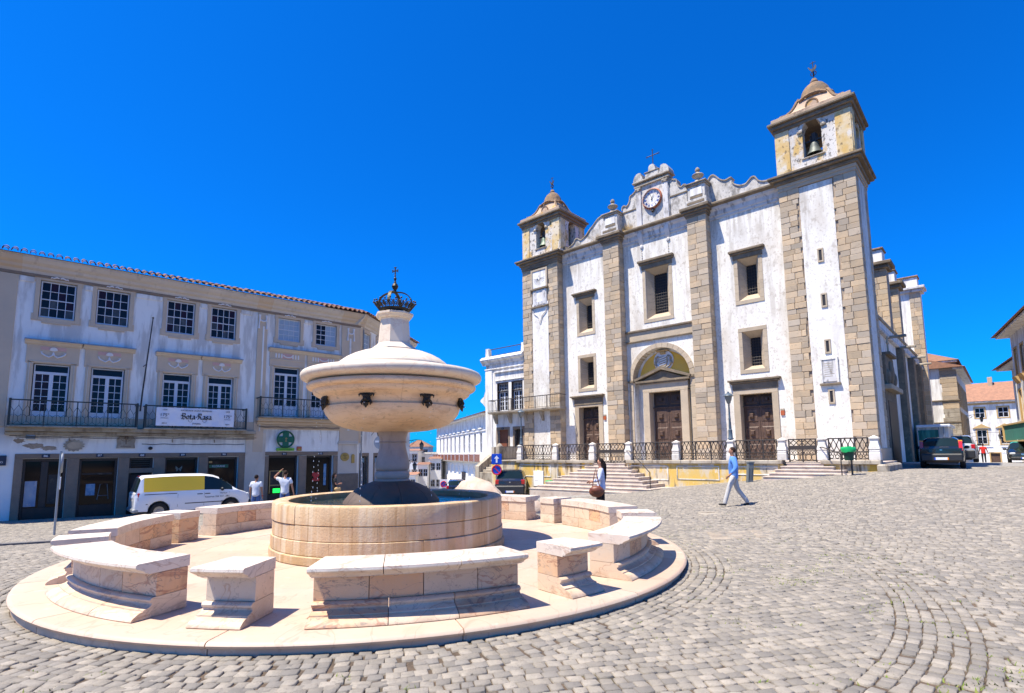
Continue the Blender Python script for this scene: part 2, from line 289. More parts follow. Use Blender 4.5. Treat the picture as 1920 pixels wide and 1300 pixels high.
M['win_white']=mat('white_window_paint',(0.62,0.64,0.68),None,rough=0.5)
M['glass']=mat('dark_window_glass',(0.012,0.012,0.016),None,rough=0.08,spec=0.22)
M['glass_red']=mat('dark_glass_with_red_curtain',(0.030,0.008,0.012),None,rough=0.08,spec=0.22)
M['glass_curtain']=mat('window_with_grey_curtain',(0.10,0.095,0.09),(0.05,0.047,0.045),(5,5,1.5),rough=0.15,spec=0.3)
M['glass_blind']=mat('window_with_pale_blind',(0.34,0.42,0.50),None,rough=0.2,spec=0.3)
M['glass_shop']=mat('shop_window_glass',(0.012,0.010,0.009),None,rough=0.06,spec=0.18)
M['tile']=mat('shaded_terracotta_tile',(0.20,0.095,0.06),(0.13,0.07,0.05),5,0.9,vary=0.25,stains=[((9,9,9),0.55,0.68,(0.08,0.06,0.045),0.6)],bump=0.3,bscale=40)  # terracotta darkened: shade of the eaves underside put into the colour
M['tile_far']=mat('sunlit_roof_tile',(0.34,0.17,0.10),(0.25,0.13,0.08),3,0.9,vary=0.2,stains=[((4,4,4),0.55,0.7,(0.2,0.12,0.08),0.5)],bump=0.3,bscale=30)  # lighter copy of the roof tile, sunlight put into its colour
M['cobble']=mat('granite_cobble',(0.32,0.278,0.222),(0.25,0.22,0.176),9,0.9,vary=0.16,tint=((0.18,0.163,0.14),0.8),stains=[(55,0.55,0.70,(0.13,0.115,0.10),0.55),((0.8,0.8,0.8),0.54,0.70,(0.18,0.165,0.145),0.5)],bump=0.5,bscale=55)
M['soil']=mat('sandy_joint_soil',(0.115,0.08,0.052),(0.07,0.052,0.036),3.0,1.0,stains=[((1.2,1.2,1.2),0.58,0.70,(0.09,0.10,0.03),0.5),(30,0.55,0.7,(0.26,0.19,0.13),0.5)],bump=0.6,bscale=60)
M['moss']=mat('green_joint_moss',(0.12,0.19,0.025),(0.20,0.20,0.05),20,1.0,vary=0.3)
M['straw']=mat('dry_straw_grass',(0.62,0.42,0.18),(0.50,0.33,0.13),5,1.0,vary=0.2)
M['kerb']=mat('dark_kerb_stone',(0.13,0.12,0.115),(0.18,0.165,0.15),4,0.9,vary=0.1,bump=0.3,bscale=30)
M['water']=mat('fountain_water',(0.02,0.05,0.06),None,rough=0.02,trans=0.6,spec=0.5)
M['spray']=mat('white_water_spray',(0.75,0.8,0.85),None,rough=0.2)
M['basin_floor']=mat('silted_basin_floor',(0.30,0.24,0.12),(0.40,0.34,0.20),2.5,0.9)
M['cover']=mat('tan_cover_slab',(0.33,0.27,0.20),(0.27,0.225,0.175),5,0.9,vary=0.15,bump=0.4,bscale=40)
M['rock']=mat('rough_pale_marble_rock',(0.58,0.47,0.37),(0.48,0.34,0.24),2.2,0.8,stains=[((3,3,3),0.58,0.7,(0.42,0.28,0.18),0.5)],bump=0.6,bscale=12)
M['white_paint']=mat('white_vehicle_paint',(0.78,0.79,0.80),None,rough=0.3,coat=0.6)
M['yellow_paint']=mat('yellow_vehicle_panel',(1.0,0.60,0.0),None,rough=0.35,coat=0.4)
M['navy_paint']=mat('dark_navy_vehicle_paint',(0.008,0.012,0.028),None,rough=0.25,coat=0.8)
M['black_paint']=mat('black_green_vehicle_paint',(0.010,0.014,0.013),None,rough=0.25,coat=0.8)
M['silver_paint']=mat('silver_vehicle_paint',(0.45,0.47,0.48),None,rough=0.3,metal=0.3,coat=0.5)
M['turquoise']=mat('turquoise_taxi_roof_paint',(0.05,0.52,0.42),None,rough=0.3,coat=0.5)
M['car_glass']=mat('tinted_vehicle_glass',(0.012,0.022,0.022),None,rough=0.05,spec=0.35)
M['tyre']=mat('black_rubber',(0.012,0.012,0.012),None,rough=0.8)
M['rim']=mat('grey_wheel_rim',(0.30,0.30,0.31),None,rough=0.35,metal=0.6)
M['plastic']=mat('black_trim_plastic',(0.02,0.02,0.021),None,rough=0.5)
M['chrome']=mat('bright_chrome',(0.7,0.7,0.7),None,rough=0.12,metal=1.0)
M['tail']=mat('red_tail_lamp',(0.45,0.01,0.01),None,rough=0.12,coat=0.6)
M['amber']=mat('amber_lamp',(0.75,0.22,0.01),None,rough=0.15)
M['headlamp']=mat('clear_headlamp',(0.55,0.57,0.58),None,rough=0.1,coat=0.6)
M['plate_white']=mat('number_plate_white',(0.75,0.77,0.8),None,rough=0.4)
M['blue_sign']=mat('blue_sign_enamel',(0.0,0.06,0.50),None,rough=0.35)
M['red_sign']=mat('red_sign_enamel',(0.55,0.01,0.02),None,rough=0.35)
M['white_sign']=mat('white_sign_enamel',(0.8,0.8,0.8),None,rough=0.4)
M['ink']=mat('black_print',(0.012,0.010,0.012),None,rough=0.6)
M['ink_grey']=mat('grey_print',(0.10,0.10,0.12),None,rough=0.6)
M['navy_plate']=mat('navy_number_plaque',(0.012,0.02,0.05),None,rough=0.4)
M['banner']=mat('white_vinyl_banner',(0.72,0.73,0.78),(0.64,0.66,0.74),(1.2),0.6,bump=0.2,bscale=3)
M['gal']=mat('galvanised_steel',(0.30,0.32,0.34),None,rough=0.45,metal=0.6)
M['green_sign']=mat('dark_green_pharmacy_enamel',(0.0,0.10,0.045),None,rough=0.35)
M['lime']=mat('lime_green_sign',(0.16,0.42,0.02),None,rough=0.4)
M['led']=mat('green_led_screen',(0.0,0.2,0.03),None,emit=((0.02,0.9,0.12),0.9))
M['orange_sign']=mat('orange_brown_sign',(0.42,0.10,0.03),None,rough=0.5)
M['brass']=mat('brass_plaque',(0.42,0.28,0.07),(0.36,0.24,0.07),8,0.4,metal=0.4)
M['poster']=mat('pale_shop_poster',(0.45,0.48,0.52),(0.25,0.3,0.42),(3,3,2),0.5,stains=[((7,7,5),0.56,0.64,(0.6,0.5,0.45),0.8)])
M['poster_blue']=mat('blue_shop_poster',(0.05,0.22,0.42),(0.30,0.42,0.52),(4,4,4),0.5,stains=[((7,7,7),0.58,0.66,(0.02,0.03,0.05),0.8)])
M['shop_dark']=mat('shop_interior',(0.035,0.03,0.026),(0.07,0.055,0.045),1.5,0.9,stains=[((4,4,4),0.56,0.66,(0.14,0.11,0.08),0.6)])
M['green_net']=mat('green_site_netting',(0.025,0.16,0.125),(0.035,0.20,0.16),(9,9,0.6),0.9,stains=[((25,25,1.0),0.54,0.66,(0.10,0.28,0.23),0.5)])
M['bag_green']=mat('bright_green_bin_liner',(0.01,0.36,0.10),None,rough=0.35)
M['bin_green']=mat('dark_green_bin_plastic',(0.005,0.05,0.03),None,rough=0.5)
M['bollard']=mat('grey_bollard_metal',(0.13,0.145,0.145),None,rough=0.5)
M['skin']=mat('skin',(0.46,0.22,0.13),None,rough=0.5)
M['skin_dark']=mat('tanned_skin',(0.38,0.18,0.10),None,rough=0.5)
M['hair']=mat('dark_hair',(0.014,0.009,0.008),None,rough=0.8,spec=0.2)
M['hair_brown']=mat('brown_hair',(0.035,0.018,0.012),None,rough=0.85,spec=0.2)
def cloth(n,c,c2=None): return mat(n,c,c2 or tuple(x*0.8 for x in c),6,0.9,bump=0.8,bscale=(9,9,5))
M['shirt_blue']=cloth('blue_cotton_shirt',(0.12,0.30,0.72)); M['trouser_grey']=cloth('light_grey_trousers',(0.52,0.50,0.47))
M['shirt_white']=cloth('white_cotton_shirt',(0.72,0.74,0.78)); M['shirt_lilac']=cloth('pale_blue_blouse',(0.60,0.64,0.78))
M['black_cloth']=cloth('black_clothing',(0.012,0.012,0.014)); M['jeans']=cloth('blue_jeans',(0.08,0.14,0.32)); M['shirt_red']=cloth('red_top',(0.62,0.02,0.02))
M['leather']=mat('brown_leather',(0.20,0.06,0.025),(0.14,0.04,0.02),8,0.45,bump=0.3,bscale=40)
M['pave']=mat('grey_street_paving',(0.22,0.195,0.16),(0.17,0.155,0.13),3,0.9,stains=[(22,0.5,0.6,(0.13,0.12,0.105),0.6),((0.6,0.6,0.6),0.55,0.7,(0.3,0.28,0.25),0.5)],bump=0.5,bscale=20)
# ---------------------------------------------------------------- terrain: a smooth sheet through surveyed heights
FX, FY = -2.324, 10.498
_cp=np.array([(-1.5,3,-.14),(2,4,-.14),(6,5,-.12),(-5,6,-.17),(3.2,9,-.13),(1.5,14,-.16),(10,6,0.0),(6.6,16.6,0.0),(2.4,15.6,-.19),(-2,16.5,-.32),(-7.7,10.5,-.28),(-7,14,-.42),(-9.6,23,-.74),(-15.4,24,-.85),(-20.1,22.3,-.82),(-11,30.5,-.98),(14.2,20.9,.83),(9.9,24.8,.25),(7.4,27.1,-.1),(1.2,32.8,-.86),(20.4,25.5,.74),(20.5,28.5,.93),(32.5,35,.68),(43,50,.30),(-2,45,-1.7),(-8,60,-2.7),(-14,100,-5),(30,20,.75),(20,8,.35),(-15,10,-.42),(-25,18,-.75),(0,-6,-.1),(12,-6,.1),(-12,-6,-.3),(60,60,-.3),(28,42,.62),(80,100,-2.)],float)
def _U(r2): return np.where(r2>1e-9, r2*np.log(np.maximum(r2,1e-9)), 0)
_n=len(_cp); _A=np.zeros((_n+3,_n+3)); _d=((_cp[:,None,:2]-_cp[None,:,:2])**2).sum(-1)
_A[:_n,:_n]=_U(_d)+np.eye(_n)*2.0; _A[:_n,_n]=1; _A[:_n,_n+1:]=_cp[:,:2]; _A[_n,:_n]=1; _A[_n+1:,:_n]=_cp[:,:2].T
_w=np.linalg.solve(_A,np.concatenate([_cp[:,2],np.zeros(3)]))
def GZ(x,y):
    x=np.asarray(x,float); y=np.asarray(y,float); sh=x.shape; P=np.stack([x.ravel(),y.ravel()],1)
    d=((P[:,None,:]-_cp[None,:,:2])**2).sum(-1)
    z=_U(d)@_w[:_n]+_w[_n]+P@_w[_n+1:]
    far=np.hypot(P[:,0],P[:,1]-30); k=np.clip((far-85)/60,0,1); z=np.clip(z,-7,2)*(1-k)+(-6)*k
    return z.reshape(sh)
def gz(x,y): return float(GZ(np.array([x]),np.array([y]))[0])
def np_mesh(name, V, F, mat, smooth=False):
    me=bpy.data.meshes.new(name); me.vertices.add(len(V)); me.vertices.foreach_set('co',np.asarray(V,np.float32).ravel())
    k=F.shape[1]; me.loops.add(F.size); me.polygons.add(len(F)); me.loops.foreach_set('vertex_index',F.ravel().astype(np.int32))
    me.polygons.foreach_set('loop_start',np.arange(0,F.size,k,dtype=np.int32)); me.update(calc_edges=True)
    me.materials.append(mat)
    if smooth: me.shade_smooth()
    return me
def grid(xs,ys,dz=0.0):
    X,Y=np.meshgrid(xs,ys,indexing='ij'); Z=GZ(X,Y)+dz; V=np.stack([X,Y,Z],-1).reshape(-1,3); nx,ny=len(xs),len(ys)
    i=np.arange((nx-1)*(ny-1)); a=(i//(ny-1))*ny+i%(ny-1); return V,np.stack([a,a+ny,a+ny+1,a+1],1)
xs=np.concatenate([np.linspace(-700,-70,12)[:-1],np.linspace(-70,-30,12)[:-1],np.arange(-30,-14,1.0),np.arange(-14,18,.4),np.arange(18,50,1.0),np.linspace(50,110,16),np.linspace(130,900,10)])
ys=np.concatenate([np.linspace(-200,-20,6)[:-1],np.arange(-20,0,1.0),np.arange(0,27.9,.4),np.arange(28,60,1.0),np.linspace(60,130,18),np.linspace(150,1200,12)])
V,F=grid(xs,ys,0.008); ground=link('ground',np_mesh('ground',V,F,M['soil'],True)); setp(ground,kind='structure')
# paved sheet for the far reach of the square, where single setts can no longer be told apart
def pave_mat():
    m=M['pave']; N=m.node_tree.nodes; K=m.node_tree.links; bs=N['Principled BSDF']
    g=N.new('ShaderNodeNewGeometry'); mp=N.new('ShaderNodeMapping'); mp.inputs['Rotation'].default_value=(0,0,radians(20)); K.new(g.outputs['Position'],mp.inputs[0])
    br=N.new('ShaderNodeTexBrick'); br.inputs['Scale'].default_value=1.0; br.inputs['Brick Width'].default_value=0.21; br.inputs['Row Height'].default_value=0.15; br.inputs['Mortar Size'].default_value=0.012; br.inputs['Mortar Smooth'].default_value=0.5
    br.inputs['Color1'].default_value=(0.36,0.34,0.31,1); br.inputs['Color2'].default_value=(0.27,0.26,0.24,1); br.inputs['Mortar'].default_value=(0.13,0.10,0.07,1); K.new(mp.outputs[0],br.inputs['Vector'])
    old=bs.inputs['Base Color'].links[0].from_socket; mx=N.new('ShaderNodeMix'); mx.data_type='RGBA'; mx.inputs[0].default_value=0.25
    K.new(br.outputs['Color'],mx.inputs[6]); K.new(old,mx.inputs[7]); K.new(mx.outputs[2],bs.inputs['Base Color'])
pave_mat()
V,F=grid(np.linspace(-40,75,116),np.linspace(23.6,95,90),0.013)
keep=V[F].mean(1); F=F[(keep[:,1]>24.5)]
far_paving=link('street',np_mesh('street',V,F,M['pave'],True)); setp(far_paving,kind='structure')

# ---------------------------------------------------------------- granite setts
def setts():
    C=[]
    def put(x,y,a,l,w): C.append((x,y,a,l,w))
    # rings hugging the plinth and a wide ring band further out
    for r0,r1 in ((5.30,6.05),(7.70,8.62)):
        r=r0
        while r<r1:
            w=0.112+0.01*random.random(); n=int(2*pi*r/0.13); o=random.random()
            for i in range(n):
                a=2*pi*(i+o)/n+random.uniform(-.006,.006); put(FX+(r+w/2)*cos(a),FY+(r+w/2)*sin(a),a+pi/2,2*pi*r/n,w)
            r+=w
    def rows(ang,test,lx,ly,ext):
        ca,sa=cos(ang),sin(ang); v=-ext
        while v<ext:
            w=ly*(0.93+0.14*random.random()); u=-ext+random.random()*lx
            while u<ext:
                l=lx*(0.82+0.42*random.random()); uu=u+l/2; bend=0.10*sin(uu*0.35+v*0.22)+0.05*sin(uu*1.1)
                x=FX+ca*uu-sa*(v+bend); y=FY+sa*uu+ca*(v+bend)
                if y>0.9 and abs(x-0.1)<1.02*y+3.2 and y<25.6 and test(x,y): put(x,y,ang,l,w)
                u+=l
            v+=w
    R=lambda x,y: hypot(x-FX,y-FY)
    street=lambda x,y: (y-(14.0+(x+12.9)*1.1))>0 and x<-5.5
    rows(radians(12),lambda x,y: 6.0<R(x,y)<7.74,0.125,0.112,9)
    rows(radians(-24),lambda x,y: R(x,y)>8.60 and not terrace_zone(x,y) and wall_side(x,y),0.128,0.114,40)
    return C
def terrace_zone(x,y):
    u=FC_X*x-FC_Y*y; v=FC_Y*x+FC_X*y
    return v>25.0 and u<-3.2
def wall_side(x,y):
    m=-0.66961948*x+0.74270435*y
    return m<30.0
C=[c for c in setts() if abs(c[0]-0.1)<1.02*c[1]+3.2 and c[1]>0.9]
C=np.array(C); N_=len(C)
C=C[np.argsort(C[:,0]**2*0.3+C[:,1]**2)]
gap=0.0035+0.0045*rng.random(N_)
hl=C[:,3]/2-gap; hw=C[:,4]/2-gap
base=np.array([[-1,-1],[1,-1],[1,1],[-1,1]],float)
zc=GZ(C[:,0],C[:,1]); top=0.022+0.009*rng.random(N_); tx=rng.normal(0,0.018,N_); ty=rng.normal(0,0.018,N_)
def ringv(inset,z):
    jit=rng.normal(0,0.0062,(N_,4,2)); lx=base[None,:,0]*(hl[:,None]-inset)+jit[:,:,0]; ly=base[None,:,1]*(hw[:,None]-inset)+jit[:,:,1]
    ca,sa=np.cos(C[:,2])[:,None],np.sin(C[:,2])[:,None]; x=C[:,0][:,None]+ca*lx-sa*ly; y=C[:,1][:,None]+sa*lx+ca*ly
    return np.stack([x,y,GZ(x,y)+z[:,None]+tx[:,None]*lx+ty[:,None]*ly],-1)
st=rng.bit_generator.state; r0=ringv(0.0,np.full(N_,-0.03)); rng.bit_generator.state=st; r1=ringv(0.0,top-0.007); rng.bit_generator.state=st; r2=ringv(0.008,top)
VV=np.concatenate([r0,r1,r2],1)                           # N,12,3
q=[(i,(i+1)%4,4+(i+1)%4,4+i) for i in range(4)]+[(4+i,4+(i+1)%4,8+(i+1)%4,8+i) for i in range(4)]+[(8,9,10,11)]
q=np.array(q)
NEAR=290
for i in range(NEAR):
    o=link('cobble',np_mesh('cobble',VV[i]-VV[i].mean(0),q,M['cobble']),ground); o.location=VV[i].mean(0)
rest=VV[NEAR:].reshape(-1,3); FF=(np.arange(N_-NEAR)[:,None,None]*12+q[None]).reshape(-1,4)
o=link('cobble_paving',np_mesh('cobble_paving',rest,FF,M['cobble']),ground); setp(o,kind='stuff')
# moss and grass in the joints
mb=MB(); mb2=MB()
def tuft(b,x,y,s,h):
    z=gz(x,y)
    for k in range(int(10*s)+5):
        a=random.random()*6.28; d=random.random()**.5*s*.13; px,py=x+d*cos(a)*1.6,y+d*sin(a)*.7; t=random.random()*6.28; L=h*(0.5+random.random()); w=.006+.006*random.random()
        b.quad((px-w*sin(t),py+w*cos(t),z+.012),(px+w*sin(t),py-w*cos(t),z+.008),(px+L*.7*cos(t),py+L*.7*sin(t),z+.02+L*.55))
for k in range(190):
    rr=5.6+random.random()**1.3*4.5; a=random.uniform(-2.9,0.9)
    if k<110: a=random.uniform(-1.0,.75); rr=random.uniform(5.6,9.5)
    x,y=FX+rr*cos(a),FY+rr*sin(a)
    if y<1: continue
    tuft(mb,x,y,random.uniform(.3,1.2),random.uniform(.015,.04))
for cx_,cy_ in ((1.1,14.4),(2.6,12.9),(3.6,8.6),(3.9,7.7),(4.6,8.2),(5.6,9.2),(4.2,6.3),(-3.9,4.2),(-3.3,4.0),(3.4,4.4),(4.3,4.6)):
    for k in range(9): tuft(mb,cx_+random.gauss(0,.32),cy_+random.gauss(0,.2),random.uniform(.6,1.5),.035)
o=link('joint_moss',mesh_of('joint_moss',mb,M['moss'])); setp(o,kind='stuff')
# drain kerb between square and street, manhole, inspection cover
mb=MB(); pts=[(-16.5,12.4),(-12.9,13.9),(-11.9,14.4),(-10.6,15.3)]
kt=[]
for (xa,ya),(xb,yb) in zip(pts,pts[1:]):
    n=max(2,int(hypot(xb-xa,yb-ya)/.9))
    for i in range(n):
        x0,y0=xa+(xb-xa)*i/n,ya+(yb-ya)*i/n; x1,y1=xa+(xb-xa)*(i+.98)/n,ya+(yb-ya)*(i+.98)/n
        dx,dy=(y1-y0),-(x1-x0); L=hypot(dx,dy); dx,dy=dx/L*.13,dy/L*.13; za,zb=gz(x0,y0)+.075,gz(x1,y1)+.075
        b=MB(); T_=[(x0-dx,y0-dy,za),(x1-dx,y1-dy,zb),(x1+dx,y1+dy,zb),(x0+dx,y0+dy,za)]; b.add([(x,y,z-.2) for x,y,z in T_]+T_,[(0,1,5,4),(1,2,6,5),(2,3,7,6),(3,0,4,7),(4,5,6,7)])
        kt.append(b)
K_=Thing('street_kerb','dark stone kerb running between the square and the street on the left','kerb',W0,(-12.9,13.9,gz(-12.9,13.9)))
for b in kt: K_.part('kerb_stone',b,M['kerb'])
def disc_cover(x,y,r,lab,mt):
    z=gz(x,y)+.036; mb=MB().lathe([(0,0),(r*.62,0),(r*.64,-.006),(r*.70,-.006),(r*.72,.004),(r,.002),(r*1.02,-.03)],28,(x,y,z)); mb.tube([(x-.1*r/.3,y,z+.004),(x+.1*r/.3,y,z+.004)],.012)
    return solo('manhole_cover',lab,'manhole',W0,(x,y,z),mb,mt,smooth=30)
disc_cover(5.55,15.45,.34,'round rust-coloured manhole cover in the cobbles near the walking man',M['cap_stone'])
IC=Thing('inspection_cover','square stone-slab inspection cover set in the cobbles right of the fountain','cover',W0,(4.75,11.6,gz(4.75,11.6)))
for i in range(3):
    for j in range(4):
        x=4.05+i*.46+j*.06; y=11.15+j*.25; z=gz(x,y)+.037
        IC.part('slab',MB().cbox(x,x+.45,y,y+.24,z-.05,z-.004,.008),M['cover'])

# ---------------------------------------------------------------- the fountain plinth, benches, bollard blocks
FF_=Frame(FX,FY,0)
PL=Thing('fountain_plinth','round pale marble platform carrying the fountain and its stone benches','platform',FF_,(0,0,-.4))
rimp=[(4.62,-.30),(4.62,-.004),(5.30,-.002),(5.33,-.012),(5.345,-.035),(5.33,-.06),(5.30,-.066),(5.30,-.9),(4.62,-.9)]
nr=14
for i in range(nr):
    a=2*pi*(i+.28)/nr; PL.part('rim_slab',MB().sweep(rimp,a+.0012,a+2*pi/nr-.0012,10),M['marble_floor'],smooth=40)
for (ra,rb,n,o) in ((3.35,4.615,20,.1),(2.05,3.345,14,.37)):
    for i in range(n):
        a=2*pi*(i+o)/n; PL.part('paving_slab',MB().sweep([(ra,-.2),(ra,-.006-.003*random.random()),(rb,-.006-.003*random.random()),(rb,-.2)],a+.0015,a+2*pi/n-.0015,6),M['marble_floor'])
mb=MB().lathe([(0,-.012),(2.2,-.012),(5.29,-.014),(5.29,-.6)],64); PL.part('bedding',mb,M['mortar'])
capP=[(4.34,.455),(4.34,.58),(4.955,.582),(4.975,.572),(4.98,.545),(4.965,.528),(4.93,.515),(4.89,.495),(4.865,.472),(4.83,.470),(4.83,.455)]
midP=[(4.36,.205),(4.36,.45),(4.735,.45),(4.735,.205)]
baseP=[(4.355,0.),(4.355,.20),(4.765,.20),(4.785,.195),(4.80,.178),(4.797,.158),(4.775,.146),(4.778,.128),(4.80,.108),(4.835,.098),(4.865,.094),(4.868,.078),(4.90,.076),(4.945,.058),(4.985,.028),(4.995,.008),(4.99,0.)]
def bench(name,lab,cat,group,a0,a1,ncap,nmid,nbase,o=0.0):
    am=(a0+a1)/2; B=Thing(name,lab,cat,FF_,(4.65*cos(am),4.65*sin(am),0),group)
    def cut(n,prof,nm,mt,jit):
        e=[a0+(a1-a0)*(i+(random.uniform(-jit,jit) if 0<i<n else 0))/n for i in range(n+1)]
        for i in range(n):
            g=.0009; B.part(nm,MB().sweep(prof,e[i]+(g if i else 0),e[i+1]-(g if i<n-1 else 0),max(2,int((e[i+1]-e[i])/.045))),mt() if callable(mt) else mt,smooth=35)
    cut(nbase,baseP,'base_moulding',lambda: M[random.choice(('marble_side','marble_mid','marble_mid'))],.12); cut(nmid,midP,'panel_slab',lambda: M[random.choice(('marble_side','marble_mid'))],.12); cut(ncap,capP,'cap_slab',M['marble_top'],.15)
    return B
D2=radians
GB='curved marble benches round the fountain'; GK='small marble blocks between the benches'
arcs=[(-87,-60,'curved marble bench nearest the camera, in front of the basin'),(-136,-109,'curved marble bench at the left front with red-veined side panels'),(176.5,203.5,'curved marble bench at the far left with orange inner face'),
      (133,161,'curved marble bench in front of the white van'),(-39,-12,'curved marble bench at the right with a peach-coloured end'),(10,37,'curved marble bench at the right rear below the walking woman'),(52.5,78,'curved marble bench behind the basin beside the pale rocks')]
for a,b,l in arcs: bench('marble_bench',l,'bench',GB,D2(a),D2(b),3,4,3)
blk=[(-101,-94.3,'small marble block between the two front-left benches'),(-150,-143,'small marble block at the far left edge of the platform'),(167,174,'small marble block between the two benches nearest the van'),(-53,-46.4,'small marble block right of the front bench'),
     (-4.4,2.8,'small marble block between the two right-hand benches'),(40.5,46.5,'small marble block left of the woman with the bag'),(84,90.5,'small marble block hidden behind the basin on its right'),(121,127.5,'small marble block behind the basin near the two men')]
for a,b,l in blk: bench('marble_block',l,'stone block',GK,D2(a),D2(b),1,1,1)

# ---------------------------------------------------------------- the fountain
FT=Thing('fountain','marble fountain with a round stone basin, covered bowl and bronze crown','fountain',FF_,(0,0,0))
courses=[(0,.135,2.14,1.75,8,.0),(.139,.36,2.108,1.8,9,.4),(.365,.60,2.095,1.8,8,.15),(.605,.905,2.10,1.84,7,.6)]
for (z0,z1,ro_,ri,n,o) in courses:
    for i in range(n):
        a=2*pi*(i+o)/n; dr=random.uniform(-.006,.006); e=.010
        prof=[(ri,z0),(ri,z1),(ro_+dr-e*1.5,z1),(ro_+dr,z1-e),(ro_+dr,z0+e),(ro_+dr-e,z0)]
        if z1>.9: prof=[(ri,z0),(ri,z1-.012),(ri+.02,z1),(ro_+dr-.04,z1+.002),(ro_+dr-.012,z1-.010),(ro_+dr,z1-.035),(ro_+dr,z0+e),(ro_+dr-e,z0)]
        FT.part('basin_stone',MB().sweep(prof,a+.0008,a+2*pi/n-.0008,14),M['travertine'],smooth=35)
FT.part('basin_bed',MB().lathe([(0,.46),(1.83,.46),(1.83,.88)],48),M['basin_floor'],smooth=40)
def water_mat():
    m=M['water']; N=m.node_tree.nodes; K=m.node_tree.links; g=N.new('ShaderNodeNewGeometry'); n=N.new('ShaderNodeTexNoise'); n.inputs['Scale'].default_value=6; n.inputs['Detail'].default_value=3; K.new(g.outputs['Position'],n.inputs['Vector'])
    b=N.new('ShaderNodeBump'); b.inputs['Strength'].default_value=.30; b.inputs['Distance'].default_value=.06; K.new(n.outputs['Fac'],b.inputs['Height']); K.new(b.outputs[0],N['Principled BSDF'].inputs['Normal'])
water_mat()
FT.part('water_surface',MB().lathe([(0.02,.80),(.5,.80),(1.0,.80),(1.5,.80),(1.828,.80)],48),M['water'],smooth=60)
footP=[(.93,.72),(.90,.82),(.86,.88),(.78,.97),(.66,1.06),(.52,1.13),(.40,1.175),(.33,1.20)]
for i in range(10):
    a=2*pi*i/10+.1; FT.part('foot_petal',MB().sweep([(0.05,.72)]+footP+[(0.05,1.20)],a+.004,a+2*pi/10-.004,5),M['foot'],smooth=40)
FT.part('foot_ring',MB().lathe([(.30,1.19),(.335,1.195),(.338,1.215),(.30,1.235)],40),M['shaft'],smooth=40)
FT.part('torus_ring',MB().lathe([(.26,1.23),(.30,1.235),(.322,1.26),(.33,1.31),(.322,1.36),(.30,1.385),(.285,1.39)],40),M['shaft'],smooth=60)
FT.part('baluster',MB().lathe([(.28,1.39),(.30,1.40),(.318,1.43),(.325,1.48),(.318,1.55),(.298,1.64),(.272,1.74),(.252,1.83),(.243,1.90),(.243,1.915)],40),M['shaft'],smooth=60)
FT.part('column_neck',MB().lathe([(.243,1.915),(.255,1.918),(.262,1.93),(.255,1.945),(.245,1.95),(.25,2.0),(.27,2.06),(.285,2.11),(.30,2.13),(.30,2.2)],40),M['shaft'],smooth=50)
FT.part('lower_bowl',MB().lathe([(.2,2.13),(.45,2.135),(.70,2.16),(.92,2.21),(1.08,2.28),(1.19,2.37),(1.26,2.46),(1.295,2.55),(1.30,2.585),(1.285,2.60),(1.2,2.60)],72),M['bowl'],smooth=50)
upP=[(1.20,2.59),(1.265,2.60),(1.27,2.62),(1.285,2.68),(1.325,2.735),(1.385,2.775),(1.44,2.80),(1.475,2.83),(1.495,2.87),(1.50,2.90),(1.535,2.905),(1.575,2.92),(1.60,2.945),(1.61,2.975),(1.60,3.005),(1.575,3.025),(1.535,3.03)]
for i in range(8):
    a=2*pi*i/8+.32; FT.part('bowl_segment',MB().sweep([(1.0,2.59)]+upP+[(1.0,3.03)],a+.0012,a+2*pi/8-.0012,10),M['bowl'],smooth=45)
FT.part('bowl_core',MB().lathe([(.9,2.55),(1.18,2.62),(1.18,3.1),(.3,3.2)],40),M['mortar'])
lidP=[(1.44,3.03),(1.50,3.04),(1.59,3.065),(1.66,3.085),(1.70,3.11),(1.718,3.14),(1.722,3.175),(1.715,3.21),(1.69,3.243),(1.65,3.262),(1.60,3.268),(1.575,3.262),(1.57,3.275),(1.40,3.315),(1.22,3.345),(1.12,3.355),(1.11,3.40)]
for i in range(6):
    a=2*pi*i/6+.1; FT.part('lid_slab',MB().sweep([(.9,3.03)]+lidP+[(.9,3.40)],a+.0008,a+2*pi/6-.0008,14),M['bowl_top'],smooth=45)
FT.part('dome',MB().lathe([(1.095,3.38),(1.075,3.42),(1.02,3.475),(.92,3.55),(.80,3.615),(.66,3.67),(.52,3.70),(.40,3.712),(.2,3.715)],64),M['bowl_top'],smooth=50)
c8=1/cos(pi/8)
FT.part('neck_base',MB().lathe([(.2*c8,3.66),(.44*c8,3.69),(.44*c8,3.74),(.41*c8,3.76),(.36*c8,3.80),(.325*c8,3.84),(.315*c8,3.86)],8,a0=pi/8+.35,a1=2*pi+pi/8+.35),M['bowl_top'])
FT.part('neck',MB().lathe([(.30*c8,3.85),(.265*c8,4.33),(.275*c8,4.345),(.27*c8,4.36)],8,a0=pi/8+.35,a1=2*pi+pi/8+.35),M['bowl_top'])
FT.part('neck_cap',MB().lathe([(.27*c8,4.355),(.30*c8,4.365),(.315*c8,4.385),(.335*c8,4.42),(.35*c8,4.43),(.35*c8,4.465),(.33*c8,4.475),(.05,4.478)],8,a0=pi/8+.35,a1=2*pi+pi/8+.35),M['bowl_top'])
